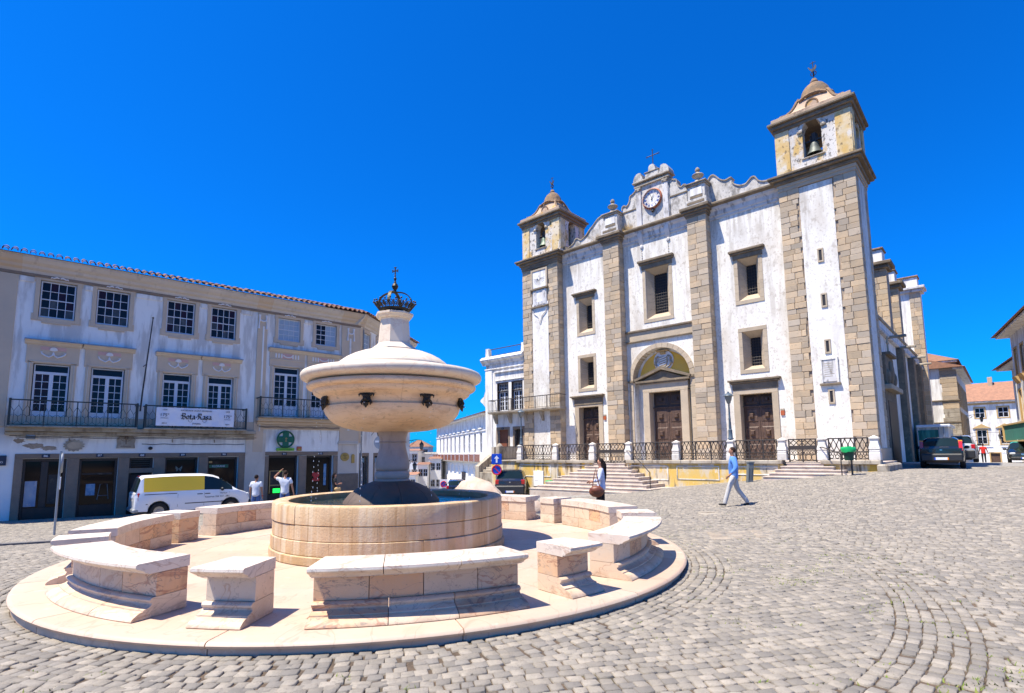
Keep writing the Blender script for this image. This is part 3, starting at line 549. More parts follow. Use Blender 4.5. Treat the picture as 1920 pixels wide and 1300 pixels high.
# crown
CR=Thing('bronze_crown','dark bronze openwork crown with a ball and cross on top of the fountain','crown',FF_,(0,0,4.478))
CR.part('base_band',MB().lathe([(.245,4.478),(.26,4.478),(.285,4.50),(.305,4.55),(.31,4.565),(.295,4.565),(.27,4.51),(.245,4.49)],48),M['bronze'],smooth=50)
NL=24
for i in range(NL):
    a=2*pi*i/NL; b=MB()
    def cp(rr,z,da): return (rr*cos(a+da),rr*sin(a+da),z)
    R_=lambda z: .305+(z-4.56)*.75
    loop=[cp(R_(4.625+.05*sin(t)),4.625+.05*sin(t),.10*cos(t)) for t in np.linspace(0,2*pi,11)]; b.tube(loop,.009,5,False)
    b.tube([cp(R_(4.56),4.56,-.13),cp(R_(4.62),4.62,-.10),cp(R_(4.68),4.68,-.13)],.011,5); loop=[cp(R_(4.62+.022*sin(t)),4.62+.022*sin(t),.045*cos(t)) for t in np.linspace(0,2*pi,8)]; b.tube(loop,.009,4,False)
    b.ell(cp(R_(4.70),4.70 if i%2 else 4.715,0),(.02,.02,.022),6,4)
    CR.part('leaf_scroll',b,M['bronze'],smooth=60)
for i in range(4):
    a=pi/2*i-.12; P=[]
    for t in np.linspace(0,1,13):
        ph=t*pi/2; rr=.36*cos(ph)**.75 if t<1 else 0; zz=4.66+.27*sin(ph); P.append((rr,zz))
    b=MB(); w=.03; ca,sa=cos(a),sin(a)
    for k in range(12):
        (r0_,z0_),(r1_,z1_)=P[k],P[k+1]
        q8=[(r0_,-w,z0_),(r0_,w,z0_),(r1_,w,z1_),(r1_,-w,z1_),(r0_-.012,-w,z0_-.014),(r0_-.012,w,z0_-.014),(r1_-.012,w,z1_-.014),(r1_-.012,-w,z1_-.014)]
        b.add([(x*ca-y*sa,x*sa+y*ca,z) for x,y,z in q8],[(0,1,2,3),(7,6,5,4),(0,3,7,4),(1,5,6,2)])
    CR.part('arch',b,M['bronze_green'] if i==3 else M['bronze'])
CR.part('orb',MB().lathe([(.035,4.91),(.045,4.93),(.028,4.95),(.03,4.975),(.05,5.0),(.062,5.035),(.066,5.04),(.066,5.05),(.06,5.055),(.052,5.085),(.028,5.11),(.02,5.12),(.026,5.13),(.026,5.14),(.015,5.15),(.018,5.17),(.03,5.2),(.028,5.215),(.012,5.235),(.012,5.26),(.018,5.27),(.01,5.285)],24),M['bronze'],smooth=50)
b=MB(); b.cbox(-.010,.010,-.010,.010,5.28,5.44,.002)
b.cbox(-.058,.058,-.010,.010,5.355,5.378,.002); b.cbox(-.062,-.050,-.012,.012,5.335,5.398,.002); b.cbox(.050,.062,-.012,.012,5.335,5.398,.002); b.cbox(-.026,.026,-.012,.012,5.43,5.445,.002)
b.rot(-.25); CR.part('cross',b,M['bronze'])
# bronze masks
def mask_mesh():
    b=MB(); b.ell((0,.0,0),(.062,.05,.075),12,8); b.ell((0,.045,.0),(.022,.03,.03),8,6); b.ell((0,.04,.04),(.05,.02,.018),8,6)
    for s in (-1,1):
        b.ell((.03*s,.042,.022),(.016,.014,.010),7,5); b.ell((.036*s,.035,-.022),(.022,.02,.02),8,6)
        b.tube([(.045*s,.0,.05),(.085*s,.0,.075),(.115*s,.015,.062),(.11*s,.02,.03)],[.024,.020,.014,.005],7)
        b.tube([(.05*s,.01,-.02),(.078*s,.015,-.06),(.06*s,.02,-.10)],[.024,.02,.006],6)
        b.tube([(.022*s,.035,-.06),(.03*s,.03,-.11)],[.022,.008],6)
    for k in range(5): b.tube([((k-2)*.02,.0,.06),((k-2)*.027,.02,.088)],[.02,.008],6)
    b.ell((0,.035,-.058),(.024,.02,.022),8,6); b.tube([(0,.02,-.07),(0,.035,-.135)],[.035,.010],7); b.tube([(0,.04,-.052),(0,.075,-.06)],[.012,.012],7)
    return mesh_of('mask',b,M['bronze'],(0,0,0),60)
mm=mask_mesh()
for i in range(8):
    a=radians(45*i-7.1+45); o=FT.piece('mask',mm,(1.335*cos(a),1.335*sin(a),2.655),rot=(0,0,a-pi/2),scale=(1.15,1.15,1.15))
b=MB()
for i in range(8):
    a=radians(45*i-7.1+45); z=2.58; v=0.0
    while z>.82:
        r=1.44+.06*sqrt(max(0,2.6-z)); b.ell((r*cos(a)+random.gauss(0,.008),r*sin(a)+random.gauss(0,.008),z),(.0045,.0045,.008+.006*(2.6-z)),5,4); z-=random.uniform(.05,.16)
o=FT.part('falling_drops',b,M['spray'],kind='stuff')
# ---------------------------------------------------------------- church
CH=Thing('church','white church with granite pilasters, two bell towers and a clock gable','church',FC,(-14.5,28.4,-.2))
YP,YW=28.2,28.8
nblk=[0]; BLK=290
restb=MB()
def stones(parent,x0,x1,z0,z1,yf,side=False,course=.295,lw=.52,ragged=None,depth=.14):
    """courses of blocks on a face: side=False faces the square, side=True faces right (x is then depth)"""
    z=z0
    while z<z1-.05:
        h=min(course*random.uniform(.86,1.14),z1-z); 
        if z1-z-h<.12: h=z1-z
        W=x1-x0; n=max(1,int(round(W/lw+random.uniform(-.35,.35)))); cut=sorted([0]+[min(.93,max(.07,(k+random.uniform(-.28,.28))/n)) for k in range(1,n)]+[1])
        for a,b in zip(cut,cut[1:]):
            g=.006; p=random.uniform(-.012,.012); xa,xb=x0+W*a+(g if a>0 else 0),x0+W*b-(g if b<1 else 0)
            if ragged and random.random()<.75:
                if ragged in('r','b') and b==1: xb-=random.uniform(.0,.16)
                if ragged in('l','b') and a==0: xa+=random.uniform(.0,.16)
            mbx=MB()
            if side: mbx.cbox(yf-depth,yf+p,xa,xb,z+g*.6,z+h-g*.6,.014)
            else: mbx.cbox(xa,xb,yf-p,yf+depth,z+g*.6,z+h-g*.6,.014)
            mbx.v=[(vx+random.uniform(-.004,.004),vy,vz+random.uniform(-.005,.005)) for vx,vy,vz in mbx.v]
            if nblk[0]<BLK: nblk[0]+=1; CH.part('stone_block',mbx,M['granite'],parent)
            else: restb.add(mbx.v,mbx.f)
        z+=h
def part(nm,mb,mt,parent=None,**k): return CH.part(nm,mb,M[mt],parent,**k)
def wall(mb,x0,x1,z0,z1,yf,ops,depth):
    xs=sorted(set([x0,x1]+[o[0] for o in ops]+[o[1] for o in ops])); zs=sorted(set([z0,z1]+[o[2] for o in ops]+[o[3] for o in ops]))
    for xa,xb in zip(xs,xs[1:]):
        for za,zb in zip(zs,zs[1:]):
            cx,cz=(xa+xb)/2,(za+zb)/2
            if any(o[0]<cx<o[1] and o[2]<cz<o[3] for o in ops): continue
            mb.quad((xa,yf,za),(xb,yf,za),(xb,yf,zb),(xa,yf,zb))
    for a,b,c,d in ops:
        e=yf+depth
        mb.quad((a,yf,c),(a,e,c),(a,e,d),(a,yf,d)); mb.quad((b,yf,c),(b,yf,d),(b,e,d),(b,e,c)); mb.quad((a,yf,c),(b,yf,c),(b,e,c),(a,e,c)); mb.quad((a,yf,d),(a,e,d),(b,e,d),(b,yf,d))
    return mb
ZB=-.6
# right tower
RT=part('bell_tower',MB().box(-7.38,-4.12,YP+.06,31.0,ZB,14.6),'mortar',label='taller right-hand bell tower with slit windows')
part('plaster_field',MB().cbox(-6.50,-5.05,YP+.015,YP+.2,1.2,14.50,.01),'plaster',RT)
part('plaster_field',MB().cbox(-4.2,-4.095,28.78,30.25,1.7,14.5,.01),'plaster',RT)
for (a,b) in ((-7.4,-6.49),(-5.06,-4.09)): stones(RT,a,b,1.2 if a<-7 else -.2,14.55,YP,ragged='r' if a<-7 else 'l')
stones(RT,28.22,28.80,.3,14.55,-4.09,side=True); stones(RT,30.24,31.0,.3,14.55,-4.09,side=True)
part('side_plinth',MB().cbox(-4.25,-4.04,28.1,31.02,-.2,1.75,.02),'frame_stone',RT)
# centre right, centre left pilasters, left tower
P3=part('pilaster',MB().box(-12.22,-11.2,YP+.05,YW+.1,1.0,14.7),'mortar'); stones(P3,-12.25,-11.17,1.2,14.72,YP); stones(P3,28.34,28.80,1.2,14.72,-11.165,side=True)
P2=part('pilaster',MB().box(-17.80,-16.74,YP+.05,YW+.1,1.0,14.7),'mortar'); stones(P2,-17.83,-16.70,1.2,14.72,YP); stones(P2,28.34,28.80,1.2,14.72,-16.695,side=True)
LT=part('bell_tower',MB().box(-24.56,-21.47,YP+.06,31.0,ZB,14.6),'mortar',label='shorter left-hand bell tower with stone plaques')
stones(LT,-22.32,-21.45,-.9,14.55,YP,ragged='l'); stones(LT,-24.6,-23.72,-.9,14.55,YP,ragged='r'); stones(LT,28.34,28.80,1.2,14.55,-21.445,side=True)
if restb.v: part('masonry',restb,'granite',kind='stuff')
part('plaster_field',MB().cbox(-23.72,-22.32,YP+.015,YP+.2,-.5,12.0,.01),'plaster',LT)
# slits, plaque
for z in (10.89,8.69,6.48,4.13):
    s=part('slit_window',MB().cbox(-5.90,-5.64,YP-.03,YP+.1,z-.34,z-.26,.008).cbox(-5.90,-5.64,YP-.03,YP+.1,z+.26,z+.34,.008).cbox(-5.90,-5.83,YP-.025,YP+.1,z-.26,z+.26,.008).cbox(-5.71,-5.64,YP-.025,YP+.1,z-.26,z+.26,.008),'frame_stone')
    part('opening',MB().box(-5.83,-5.71,YP-.003,YP+.1,z-.26,z+.26),'ink',s)
pq=part('wall_plaque',MB().cbox(-6.07,-5.48,YP-.03,YP+.1,4.82,5.86,.01),'cornice_white'); part('plaque_frame',MB().cbox(-6.15,-6.06,YP-.06,YP+.1,4.76,5.95,.01).cbox(-5.49,-5.40,YP-.06,YP+.1,4.76,5.95,.01).cbox(-6.06,-5.49,YP-.06,YP+.1,5.85,5.95,.01),'plaster',pq); part('plaque_ledge',MB().cbox(-6.2,-5.34,YP-.12,YP+.1,4.66,4.75,.01),'dark_stone',pq)
for k in range(7): part('inscription_line',MB().box(-5.98,-5.98+random.uniform(.3,.42),YP-.033,YP-.02,5.66-.1*k,5.69-.1*k),'cap_stone',pq)
# plaques on the left tower: sundial, carved tablet, shield tail
sd=part('sundial_plaque',MB().cbox(-23.62,-22.42,YP-.05,YP+.1,13.10,14.30,.01),'plaster_clean')
part('plaque_frame',MB().cbox(-23.75,-23.61,YP-.09,YP+.1,13.05,14.42,.012).cbox(-22.43,-22.29,YP-.09,YP+.1,13.05,14.42,.012).cbox(-23.61,-22.43,YP-.09,YP+.1,14.29,14.42,.012),'frame_stone',sd)
part('plaque_ledge',MB().cbox(-23.82,-22.22,YP-.14,YP+.1,12.95,13.06,.012),'dark_stone',sd)
b=MB()
for k in range(13):
    a=pi+pi*k/12; b.tube([(-23.02+.1*cos(a),YP-.054,13.75+.1*sin(a)),(-23.02+.5*cos(a),YP-.054,13.75+.5*sin(a))],.010,4)
b.tube([(-23.02,YP-.05,13.95),(-23.02,YP-.22,13.75)],.014,5); part('hour_lines',b,'cap_stone',sd)
tb=part('carved_tablet',MB().cbox(-23.62,-22.42,YP-.04,YP+.1,11.80,12.93,.01),'plaster'); part('plaque_ledge',MB().cbox(-23.80,-22.24,YP-.12,YP+.1,11.68,11.79,.012),'dark_stone',tb)
part('tablet_panel',MB().cbox(-23.55,-23.30,YP-.07,YP,11.86,12.86,.01).cbox(-22.74,-22.49,YP-.07,YP,11.86,12.86,.01).cbox(-23.26,-22.78,YP-.08,YP,11.85,12.10,.01),'cornice_white',tb)
part('tablet_disc',MB().lathe([(0,0),(.24,0),(.28,-.02),(.28,-.06)],20,(0,0,0)),'cornice_white',tb) if False else None
b=MB()
for s in (-1,1): b.tube([(-23.02+s*.66,YP-.03,11.62),(-23.02+s*.5,YP-.03,11.30),(-23.02+s*.18,YP-.03,11.05),(-23.02+s*.03,YP-.03,10.6)],.03,5)
part('shield_outline',b,'cornice_white',LT)
# walls of the three bays
bays=((-21.48,-17.78,'L'),(-16.72,-12.22,'C'),(-11.19,-7.38,'R'))
wins={'L':[(-20.2,-18.98,9.45,11.85),(-20.2,-19.1,5.80,7.85)],'R':[(-9.85,-8.75,9.55,11.85),(-9.82,-8.74,5.86,7.9)],'C':[(-15.25,-13.75,9.55,12.75)]}
doors={'L':(-20.42,-18.78,1.2,4.66),'R':(-10.16,-8.42,1.2,4.66),'C':(-16.28,-12.76,1.2,5.94)}
for x0,x1,k in bays:
    ops=wins[k]+[doors[k]]
    mb=wall(MB(),x0,x1,ZB,14.85,YW,ops,.75)
    if k=='C':          # arch opening above the door
        mb=MB(); wall(mb,x0,x1,8.12,14.85,YW,wins[k],.75); wall(mb,x0,x1,ZB,5.94,YW,[doors[k]],.75); n=24; cx=-14.53; R=1.80
        arc=[(cx+R*cos(pi-pi*i/n),5.94+R*sin(pi-pi*i/n)) for i in range(n+1)]
        for i in range(n):
            (xa,za),(xb,zb)=arc[i],arc[i+1]; mb.quad((xa,YW,za),(xb,YW,zb),(xb,YW,8.12),(xa,YW,8.12)); mb.quad((xa,YW,za),(xb,YW,zb),(xb,YW+.6,zb),(xa,YW+.6,za))
        mb.quad((x0,YW,5.94),(cx-R,YW,5.94),(cx-R,YW,8.12),(x0,YW,8.12)); mb.quad((cx+R,YW,5.94),(x1,YW,5.94),(x1,YW,8.12),(cx+R,YW,8.12))
    part('bay_wall',mb,'plaster')
    # entablature with its run of mouldings
    c=part('cornice',MB().prism([(YW-.02,14.42),(YW-.05,14.44),(YW-.05,14.58),(YW-.10,14.62),(YW-.12,14.85),(YW-.22,14.98),(YW-.24,15.08),(YW+.3,15.08),(YW+.3,14.42)],x0,x1,'yz'),'cornice_white')
    part('cornice_cap',MB().prism([(YW-.26,15.083),(YW-.40,15.17),(YW-.41,15.25),(YW-.35,15.31),(YW+.3,15.33),(YW+.3,15.083)],x0,x1,'yz'),'dark_stone',c)
for (x0,x1) in ((-17.83,-16.70),(-12.25,-11.17)):
    pr=lambda d:(x0-d,x1+d,YP-d,YW+.1)
    p=part('capital',MB().cbox(*pr(.05),14.70,14.82,.01).cbox(*pr(.12),14.82,14.95,.02).cbox(*pr(.22),14.95,15.08,.03),'dark_stone'); part('abacus',MB().cbox(*pr(.30),15.083,15.25,.02),'dark_stone',p)
# brackets and rope marks under the clock
for x in (-15.42,-13.68):
    b=MB().prism([(YW-.02,14.95),(YW-.24,14.95),(YW-.2,14.7),(YW-.10,14.45),(YW-.02,14.25)],x-.14,x+.14,'yz'); b.ell((x,YW-.03,14.1),(.12,.06,.14),8,6); p=part('cornice_bracket',b,'cornice_white')
    for k in range(6): part('hanging_bead',MB().ell((x,YW-.01,13.85-.16*k),(.035,.025,.06),6,4),'cap_stone',p)
# windows with splayed stone reveals and iron grilles
def church_window(x0,x1,z0,z1,gx0,gx1,gz0,gz1,hood=None,nx=3,nz=9):
    w=.20; T_=part('window',MB().box(gx0-.1,gx1+.1,29.42,29.5,gz0-.1,gz1+.1),'ink')
    # jamb blocks
    n=5; e=YW-.02
    for i in range(n):
        za=z0+.22+(z1-z0-.22-.02)*i/n; zb=z0+.22+(z1-z0-.22-.02)*(i+1)/n-.008
        part('jamb_block',MB().cbox(x0,x0+w,e,YW+.2,za,zb,.008),'frame_stone',T_); part('jamb_block',MB().cbox(x1-w,x1,e,YW+.2,za,zb,.008),'frame_stone',T_)
    part('sill_block',MB().cbox(x0,x1,e-.01,YW+.2,z0,z0+.21,.01),'frame_stone',T_)
    if hood is None: part('lintel_block',MB().cbox(x0,x1,e-.003,YW+.2,z1-.01,z1+.2,.01),'frame_stone',T_); zt=z1
    else: zt=z1
    ix0,ix1,iz0,iz1=x0+w,x1-w,z0+.21,zt; a,bk=YW+.0,29.3
    F4=[(ix0,a,iz0),(ix1,a,iz0),(ix1,a,iz1),(ix0,a,iz1)]; B4=[(gx0,bk,gz0),(gx1,bk,gz0),(gx1,bk,gz1),(gx0,bk,gz1)]
    m=6
    for i in range(m):    # reveal courses
        t0,t1=i/m,(i+1)/m-.004
        L=lambda P,Q,t: tuple(P[k]+(Q[k]-P[k])*t for k in range(3))
        part('reveal_block',MB().quad(L(F4[0],F4[3],t0),L(B4[0],B4[3],t0),L(B4[0],B4[3],t1),L(F4[0],F4[3],t1)),'frame_stone',T_); part('reveal_block',MB().quad(L(F4[1],F4[2],t0),L(B4[1],B4[2],t0),L(B4[1],B4[2],t1),L(F4[1],F4[2],t1)),'frame_stone',T_)
    part('sloping_sill',MB().quad(F4[0],F4[1],B4[1],B4[0]),'frame_stone',T_); part('reveal_head',MB().quad(F4[3],F4[2],B4[2],B4[3]),'frame_stone',T_)
    b=MB(); b.quad((gx0,bk,gz0),(gx0,29.43,gz0),(gx0,29.43,gz1),(gx0,bk,gz1)); b.quad((gx1,bk,gz0),(gx1,29.43,gz0),(gx1,29.43,gz1),(gx1,bk,gz1)); b.quad((gx0,bk,gz1),(gx1,bk,gz1),(gx1,29.43,gz1),(gx0,29.43,gz1)); b.quad((gx0,bk,gz0),(gx1,bk,gz0),(gx1,29.43,gz0),(gx0,29.43,gz0)); part('inner_reveal',b,'frame_stone',T_)
    for i in range(1,nx+1): part('grille_bar',MB().tube([(gx0+(gx1-gx0)*i/(nx+1),bk+.03,gz0),(gx0+(gx1-gx0)*i/(nx+1),bk+.03,gz1)],.014,5),'iron',T_)
    for i in range(1,nz+1): part('grille_bar',MB().tube([(gx0,bk+.02,gz0+(gz1-gz0)*i/(nz+1)),(gx1,bk+.02,gz0+(gz1-gz0)*i/(nz+1))],.014,5),'iron',T_)
    if hood:
        hx0,hx1,hz0,hz1=hood; h=part('window_hood',MB().cbox(x0-.02,x1+.02,YW-.07,YW+.2,hz0,hz0+(hz1-hz0)*.55,.01),'dark_stone',T_)
        part('hood_cornice',MB().cbox(hx0+.05,hx1-.05,YW-.16,YW+.2,hz0+(hz1-hz0)*.55+.002,hz0+(hz1-hz0)*.75,.012).cbox(hx0,hx1,YW-.25,YW+.2,hz0+(hz1-hz0)*.752,hz1,.015),'dark_stone',T_)
church_window(-10.03,-8.57,9.37,11.85,-9.56,-9.04,9.94,11.57,(-10.22,-8.40,11.85,12.32))
church_window(-10.0,-8.56,5.67,7.90,-9.57,-9.05,6.12,7.62)
church_window(-20.37,-18.94,9.28,11.75,-19.91,-19.48,9.81,11.39,(-20.62,-18.75,11.75,12.18))
church_window(-20.37,-18.94,5.60,7.82,-19.95,-19.47,6.05,7.57)
church_window(-15.46,-13.54,9.33,12.62,-14.95,-14.10,9.90,12.33,(-15.67,-13.38,12.62,13.17),5,13)
# doors
def leaf(T_,x0,x1,y,z0,z1,rows,mt):
    part('door_leaf',MB().box(x0,x1,y,y+.08,z0,z1),mt,T_)
    W=x1-x0; hh=(z1-z0)/rows
    for r in range(rows):
        a,b,c,d=x0+.09*W,x1-.09*W,z0+hh*(r+.14),z0+hh*(r+.88); p=MB(); i1=.07*W
        F_=[(a,y,c),(b,y,c),(b,y,d),(a,y,d)]; G_=[(a+i1,y-.03,c+i1),(b-i1,y-.03,c+i1),(b-i1,y-.03,d-i1),(a+i1,y-.03,d-i1)]
        H_=[(a+.24*W,y-.03,c+.24*W),(b-.24*W,y-.03,c+.24*W),(b-.24*W,y-.03,d-.24*W),(a+.24*W,y-.03,d-.24*W)]; cx,cz=(a+b)/2,(c+d)/2
        K4=[(cx-.09*W,y-.13,cz-.09*W),(cx+.09*W,y-.13,cz-.09*W),(cx+.09*W,y-.13,cz+.13*W),(cx-.09*W,y-.13,cz+.13*W)]
        p.add(F_+G_+H_+K4,[(i+4*l,(i+1)%4+4*l,4+(i+1)%4+4*l,4+i+4*l) for l in range(3) for i in range(4)]+[(12,13,14,15)])
        part('raised_panel',p,mt,T_)
        for q in range(6): part('stud',MB().box(x0+W*(.14+.13*q),x0+W*(.14+.13*q)+.05,y-.03,y,z0+hh*(r+.91),z0+hh*(r+.97)),mt,T_) if r==rows-1 else None
def church_door(fx0,fx1,lx0,lx1,ztop,zmid,lz,hood=None):
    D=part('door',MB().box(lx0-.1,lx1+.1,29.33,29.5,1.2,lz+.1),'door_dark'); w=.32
    b=MB(); b.quad((lx0-.02,YW,1.2),(lx0-.02,29.36,1.2),(lx0-.02,29.36,lz),(lx0-.02,YW,lz)); b.quad((lx1+.02,YW,1.2),(lx1+.02,29.36,1.2),(lx1+.02,29.36,lz),(lx1+.02,YW,lz)); b.quad((lx0,YW,lz+.01),(lx1,YW,lz+.01),(lx1,29.36,lz+.01),(lx0,29.36,lz+.01)); part('door_reveal',b,'frame_stone',D)
    part('jamb_block',MB().cbox(fx0,lx0,YW-.05,YW+.2,1.2,lz-.002,.012),'frame_stone',D); part('jamb_block',MB().cbox(lx1,fx1,YW-.05,YW+.2,1.2,lz-.002,.012),'frame_stone',D); part('door_lintel',MB().cbox(fx0,fx1,YW-.05,YW+.2,lz,ztop,.012),'frame_stone',D)
    cx=(lx0+lx1)/2
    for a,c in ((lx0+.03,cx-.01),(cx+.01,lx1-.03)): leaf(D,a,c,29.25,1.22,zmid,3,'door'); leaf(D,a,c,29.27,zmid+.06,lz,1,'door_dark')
    part('transom',MB().cbox(lx0,lx1,29.19,29.33,zmid+.002,zmid+.06,.01),'door',D)
    if hood:
        hx0,hx1,hz0,hz1=hood; part('door_frieze',MB().cbox(fx0-.02,fx1+.02,YW-.08,YW+.2,ztop+.003,hz1-.19,.012),'dark_stone',D); part('door_hood',MB().cbox(hx0+.08,hx1-.08,YW-.17,YW+.2,hz1-.187,hz1-.10,.015).cbox(hx0,hx1,YW-.26,YW+.2,hz1-.098,hz1,.015),'dark_stone',D)
    return D
church_door(-10.43,-8.22,-10.10,-8.52,4.84,3.95,4.60,(-10.63,-8.03,4.87,5.37))
church_door(-20.67,-18.53,-20.35,-18.85,4.72,3.82,4.58,(-20.93,-18.38,4.76,5.34))
# central portal: voussoirs, tympanum, pediment
AR=part('arch_recess',MB().box(-16.35,-12.7,29.32,29.5,1.0,7.85),'plaster_clean')
n=17; cx=-14.53
for i in range(n):
    a0=pi-pi*i/n-.004; a1=pi-pi*(i+1)/n+.004; pl=[]
    for t in np.linspace(a0,a1,4): pl.append((cx+2.06*cos(t),5.95+2.06*sin(t)))
    for t in np.linspace(a1,a0,4): pl.append((cx+1.79*cos(t),5.95+1.79*sin(t)))
    part('arch_stone',MB().prism(pl,YW-.07+random.uniform(-.008,.008),YW+.5),'frame_stone',AR)
for s in (-1,1):
    for j in range(8): 
        za=1.2+.585*j; part('jamb_block',MB().cbox(cx+s*1.925-.135,cx+s*1.925+.135,YW-.06,YW+.5,za,za+.575,.01),'frame_stone',AR)
    part('impost',MB().cbox(cx+s*1.92-.19,cx+s*1.92+.19,YW-.13,YW+.5,5.83,5.945,.012),'dark_stone',AR)
tp=[(cx+1.62*cos(t),5.98+1.62*sin(t)) for t in np.linspace(0,pi,25)]
part('tympanum',MB().prism(tp,29.30,29.33),'yellow_plaster',AR)
CA=MB(); el=[(cx+.62*cos(t),7.02+.62*sin(t)*1.0) for t in np.linspace(0,2*pi,28)[:-1]]; arms=part('coat_of_arms',MB().prism(el,29.22,29.31),'relief',AR)
shp=[(-.26,.26),(.26,.26),(.28,-.05),(.18,-.30),(0,-.42),(-.18,-.30),(-.28,-.05)]
part('shield',MB().prism([(cx+x,7.0+z) for x,z in shp],29.14,29.23),'frame_stone',arms)
for k in range(4): part('shield_stripe',MB().prism([(cx-.22,6.72+.13*k),(cx+.22,6.82+.13*k),(cx+.22,6.87+.13*k),(cx-.22,6.77+.13*k)],29.12,29.145),'relief',arms)
for s in (-1,1):
    part('scroll',MB().tube([(cx+s*.3,29.18,7.3),(cx+s*.46,29.16,7.2),(cx+s*.40,29.16,7.02),(cx+s*.5,29.17,6.86),(cx+s*.38,29.18,6.68),(cx+s*.15,29.18,6.58)],[.05,.07,.05,.07,.05,.04],6),'cap_stone',arms)
    for k in range(3): part('tassel',MB().ell((cx+s*(.50+.03*k),29.2,7.12-.14*k),(.05,.04,.07),6,4),'frame_stone',arms)
part('arms_hat',MB().cbox(cx-.36,cx+.36,29.02,29.25,7.56,7.63,.015).cbox(cx-.16,cx+.16,29.08,29.25,7.40,7.56,.02),'ochre_trim',arms); part('arms_foot',MB().ell((cx,29.16,6.50),(.16,.08,.10),8,6),'relief',arms)
D=church_door(-15.70,-12.92,-15.30,-13.36,5.22,4.22,5.14)
part('door_frieze',MB().cbox(-15.72,-12.9,YW-.04,29.3,5.225,5.70,.01),'frame_stone',D)
part('pediment_cornice',MB().cbox(-16.12,-12.74,YW-.20,29.3,5.72,5.84,.015).cbox(-15.85,-12.95,YW-.12,29.3,5.64,5.717,.01),'dark_stone',D)
part('pediment_field',MB().prism([(-15.85,5.845),(-13.02,5.845),(-14.43,6.38)],YW-.02,29.28),'dark_stone',D)
for s in (-1,1): part('pediment_slope',MB().prism([(-14.43,6.62),(-14.43,6.43),(-14.43+s*1.72,5.845),(-14.43+s*1.76,5.98)] ,YW-.20,29.3),'dark_stone',D)
# string course over the portal
S=part('string_course',MB().cbox(-16.70,-12.25,YW-.06,YW+.2,8.33,8.86,.01),'frame_stone'); part('string_moulding',MB().cbox(-16.70,-12.25,YW-.16,YW+.2,8.86,8.97,.015).cbox(-16.70,-12.25,YW-.12,YW+.2,8.25,8.33,.015),'dark_stone',S)
# red notice boxes by the side doors
for x,z in ((-18.40,3.9),(-8.07,3.62)): part('notice_box',MB().cbox(x-.09,x+.09,YW-.06,YW,z-.2,z+.03,.01),'orange_sign'); part('notice_label',MB().cbox(x-.09,x+.09,YW-.06,YW,z+.035,z+.13,.005),'cap_stone')

# parapet, scrolls, clock gable
def smooth_poly(P,k=4):
    out=[]; n=len(P)
    for i in range(n-1):
        p0,p1,p2,p3=P[max(i-1,0)],P[i],P[i+1],P[min(i+2,n-1)]
        for t in np.linspace(0,1,k,endpoint=False):
            out.append(tuple(.5*((2*p1[j])+(-p0[j]+p2[j])*t+(2*p0[j]-5*p1[j]+4*p2[j]-p3[j])*t*t+(-p0[j]+3*p1[j]-3*p2[j]+p3[j])*t**3) for j in (0,1)))
    out.append(P[-1]); return out
def parapet(P,k=4,edge='dark_stone'):
    o=smooth_poly(P,k); poly=[(P[0][0],15.30)]+o+[(P[-1][0],15.30)]
    w=part('parapet',MB().prism(poly,YW-.0,YW+.38),'plaster_worn')
    b=MB()
    for (xa,za),(xb,zb) in zip(o,o[1:]):
        L=hypot(xb-xa,zb-za) or 1; nx,nz=-(zb-za)/L*.05,(xb-xa)/L*.05
        q=[(xa,za-.01),(xb,zb-.01),(xb+nx,zb+nz),(xa+nx,za+nz)]; b.prism(q,YW-.06,YW+.44)
    part('coping',b,'cap_stone',w)
    return w
PLt=[(-21.37,15.42),(-21.18,15.58),(-20.98,15.50),(-20.72,15.58),(-20.42,15.76),(-20.30,15.95),(-20.12,15.96),(-19.95,15.80),(-19.70,15.83),(-19.40,16.02),(-19.15,16.28),(-18.85,16.50),(-18.55,16.78),(-18.25,16.92),(-18.05,16.88),(-17.75,16.80)]
parapet(PLt); 
parapet([(-11.16,16.72),(-11.05,16.93),(-10.90,17.02),(-10.75,16.93),(-10.49,16.62),(-10.2,16.47),(-9.93,16.53),(-9.87,16.50)],4); parapet([(-9.86,16.24),(-9.72,16.06),(-9.45,15.90),(-9.15,15.88),(-8.95,16.02),(-8.80,16.14),(-8.66,16.10),(-8.50,15.83),(-8.15,15.68),(-7.44,15.64)],4)
G1=[(-16.66,16.82),(-16.62,17.03),(-16.48,17.06),(-16.36,16.98),(-16.2,17.08),(-16.1,17.28),(-16.05,17.55),(-15.9,17.60),(-15.72,17.72),(-15.6,17.80)]
parapet(G1); parapet([(-2*14.54-x,z) for x,z in reversed(G1)])
b=MB().box(-16.9,-12.2,YW-.04,YW+.36,16.60,16.67); part('gable_band',b,'dark_stone')
GB_=part('clock_gable',MB().box(-15.64,-13.46,YW-.06,YW+.5,15.30,18.10),'plaster_worn')
for x in (-15.45,-13.68):
    part('gable_pilaster',MB().cbox(x-.17,x+.17,YW-.13,YW,15.36,17.62,.012),'cornice_white',GB_); part('pilaster_capital',MB().cbox(x-.2,x+.2,YW-.17,YW,17.62,17.86,.03).ell((x-.13,YW-.17,17.74),(.07,.05,.08),6,5).ell((x+.13,YW-.17,17.74),(.07,.05,.08),6,5),'cap_stone',GB_)
part('gable_cornice',MB().cbox(-15.70,-13.40,YW-.18,YW+.5,17.87,17.98,.012).cbox(-15.78,-13.32,YW-.26,YW+.55,18.12,18.22,.02),'cap_stone',GB_)
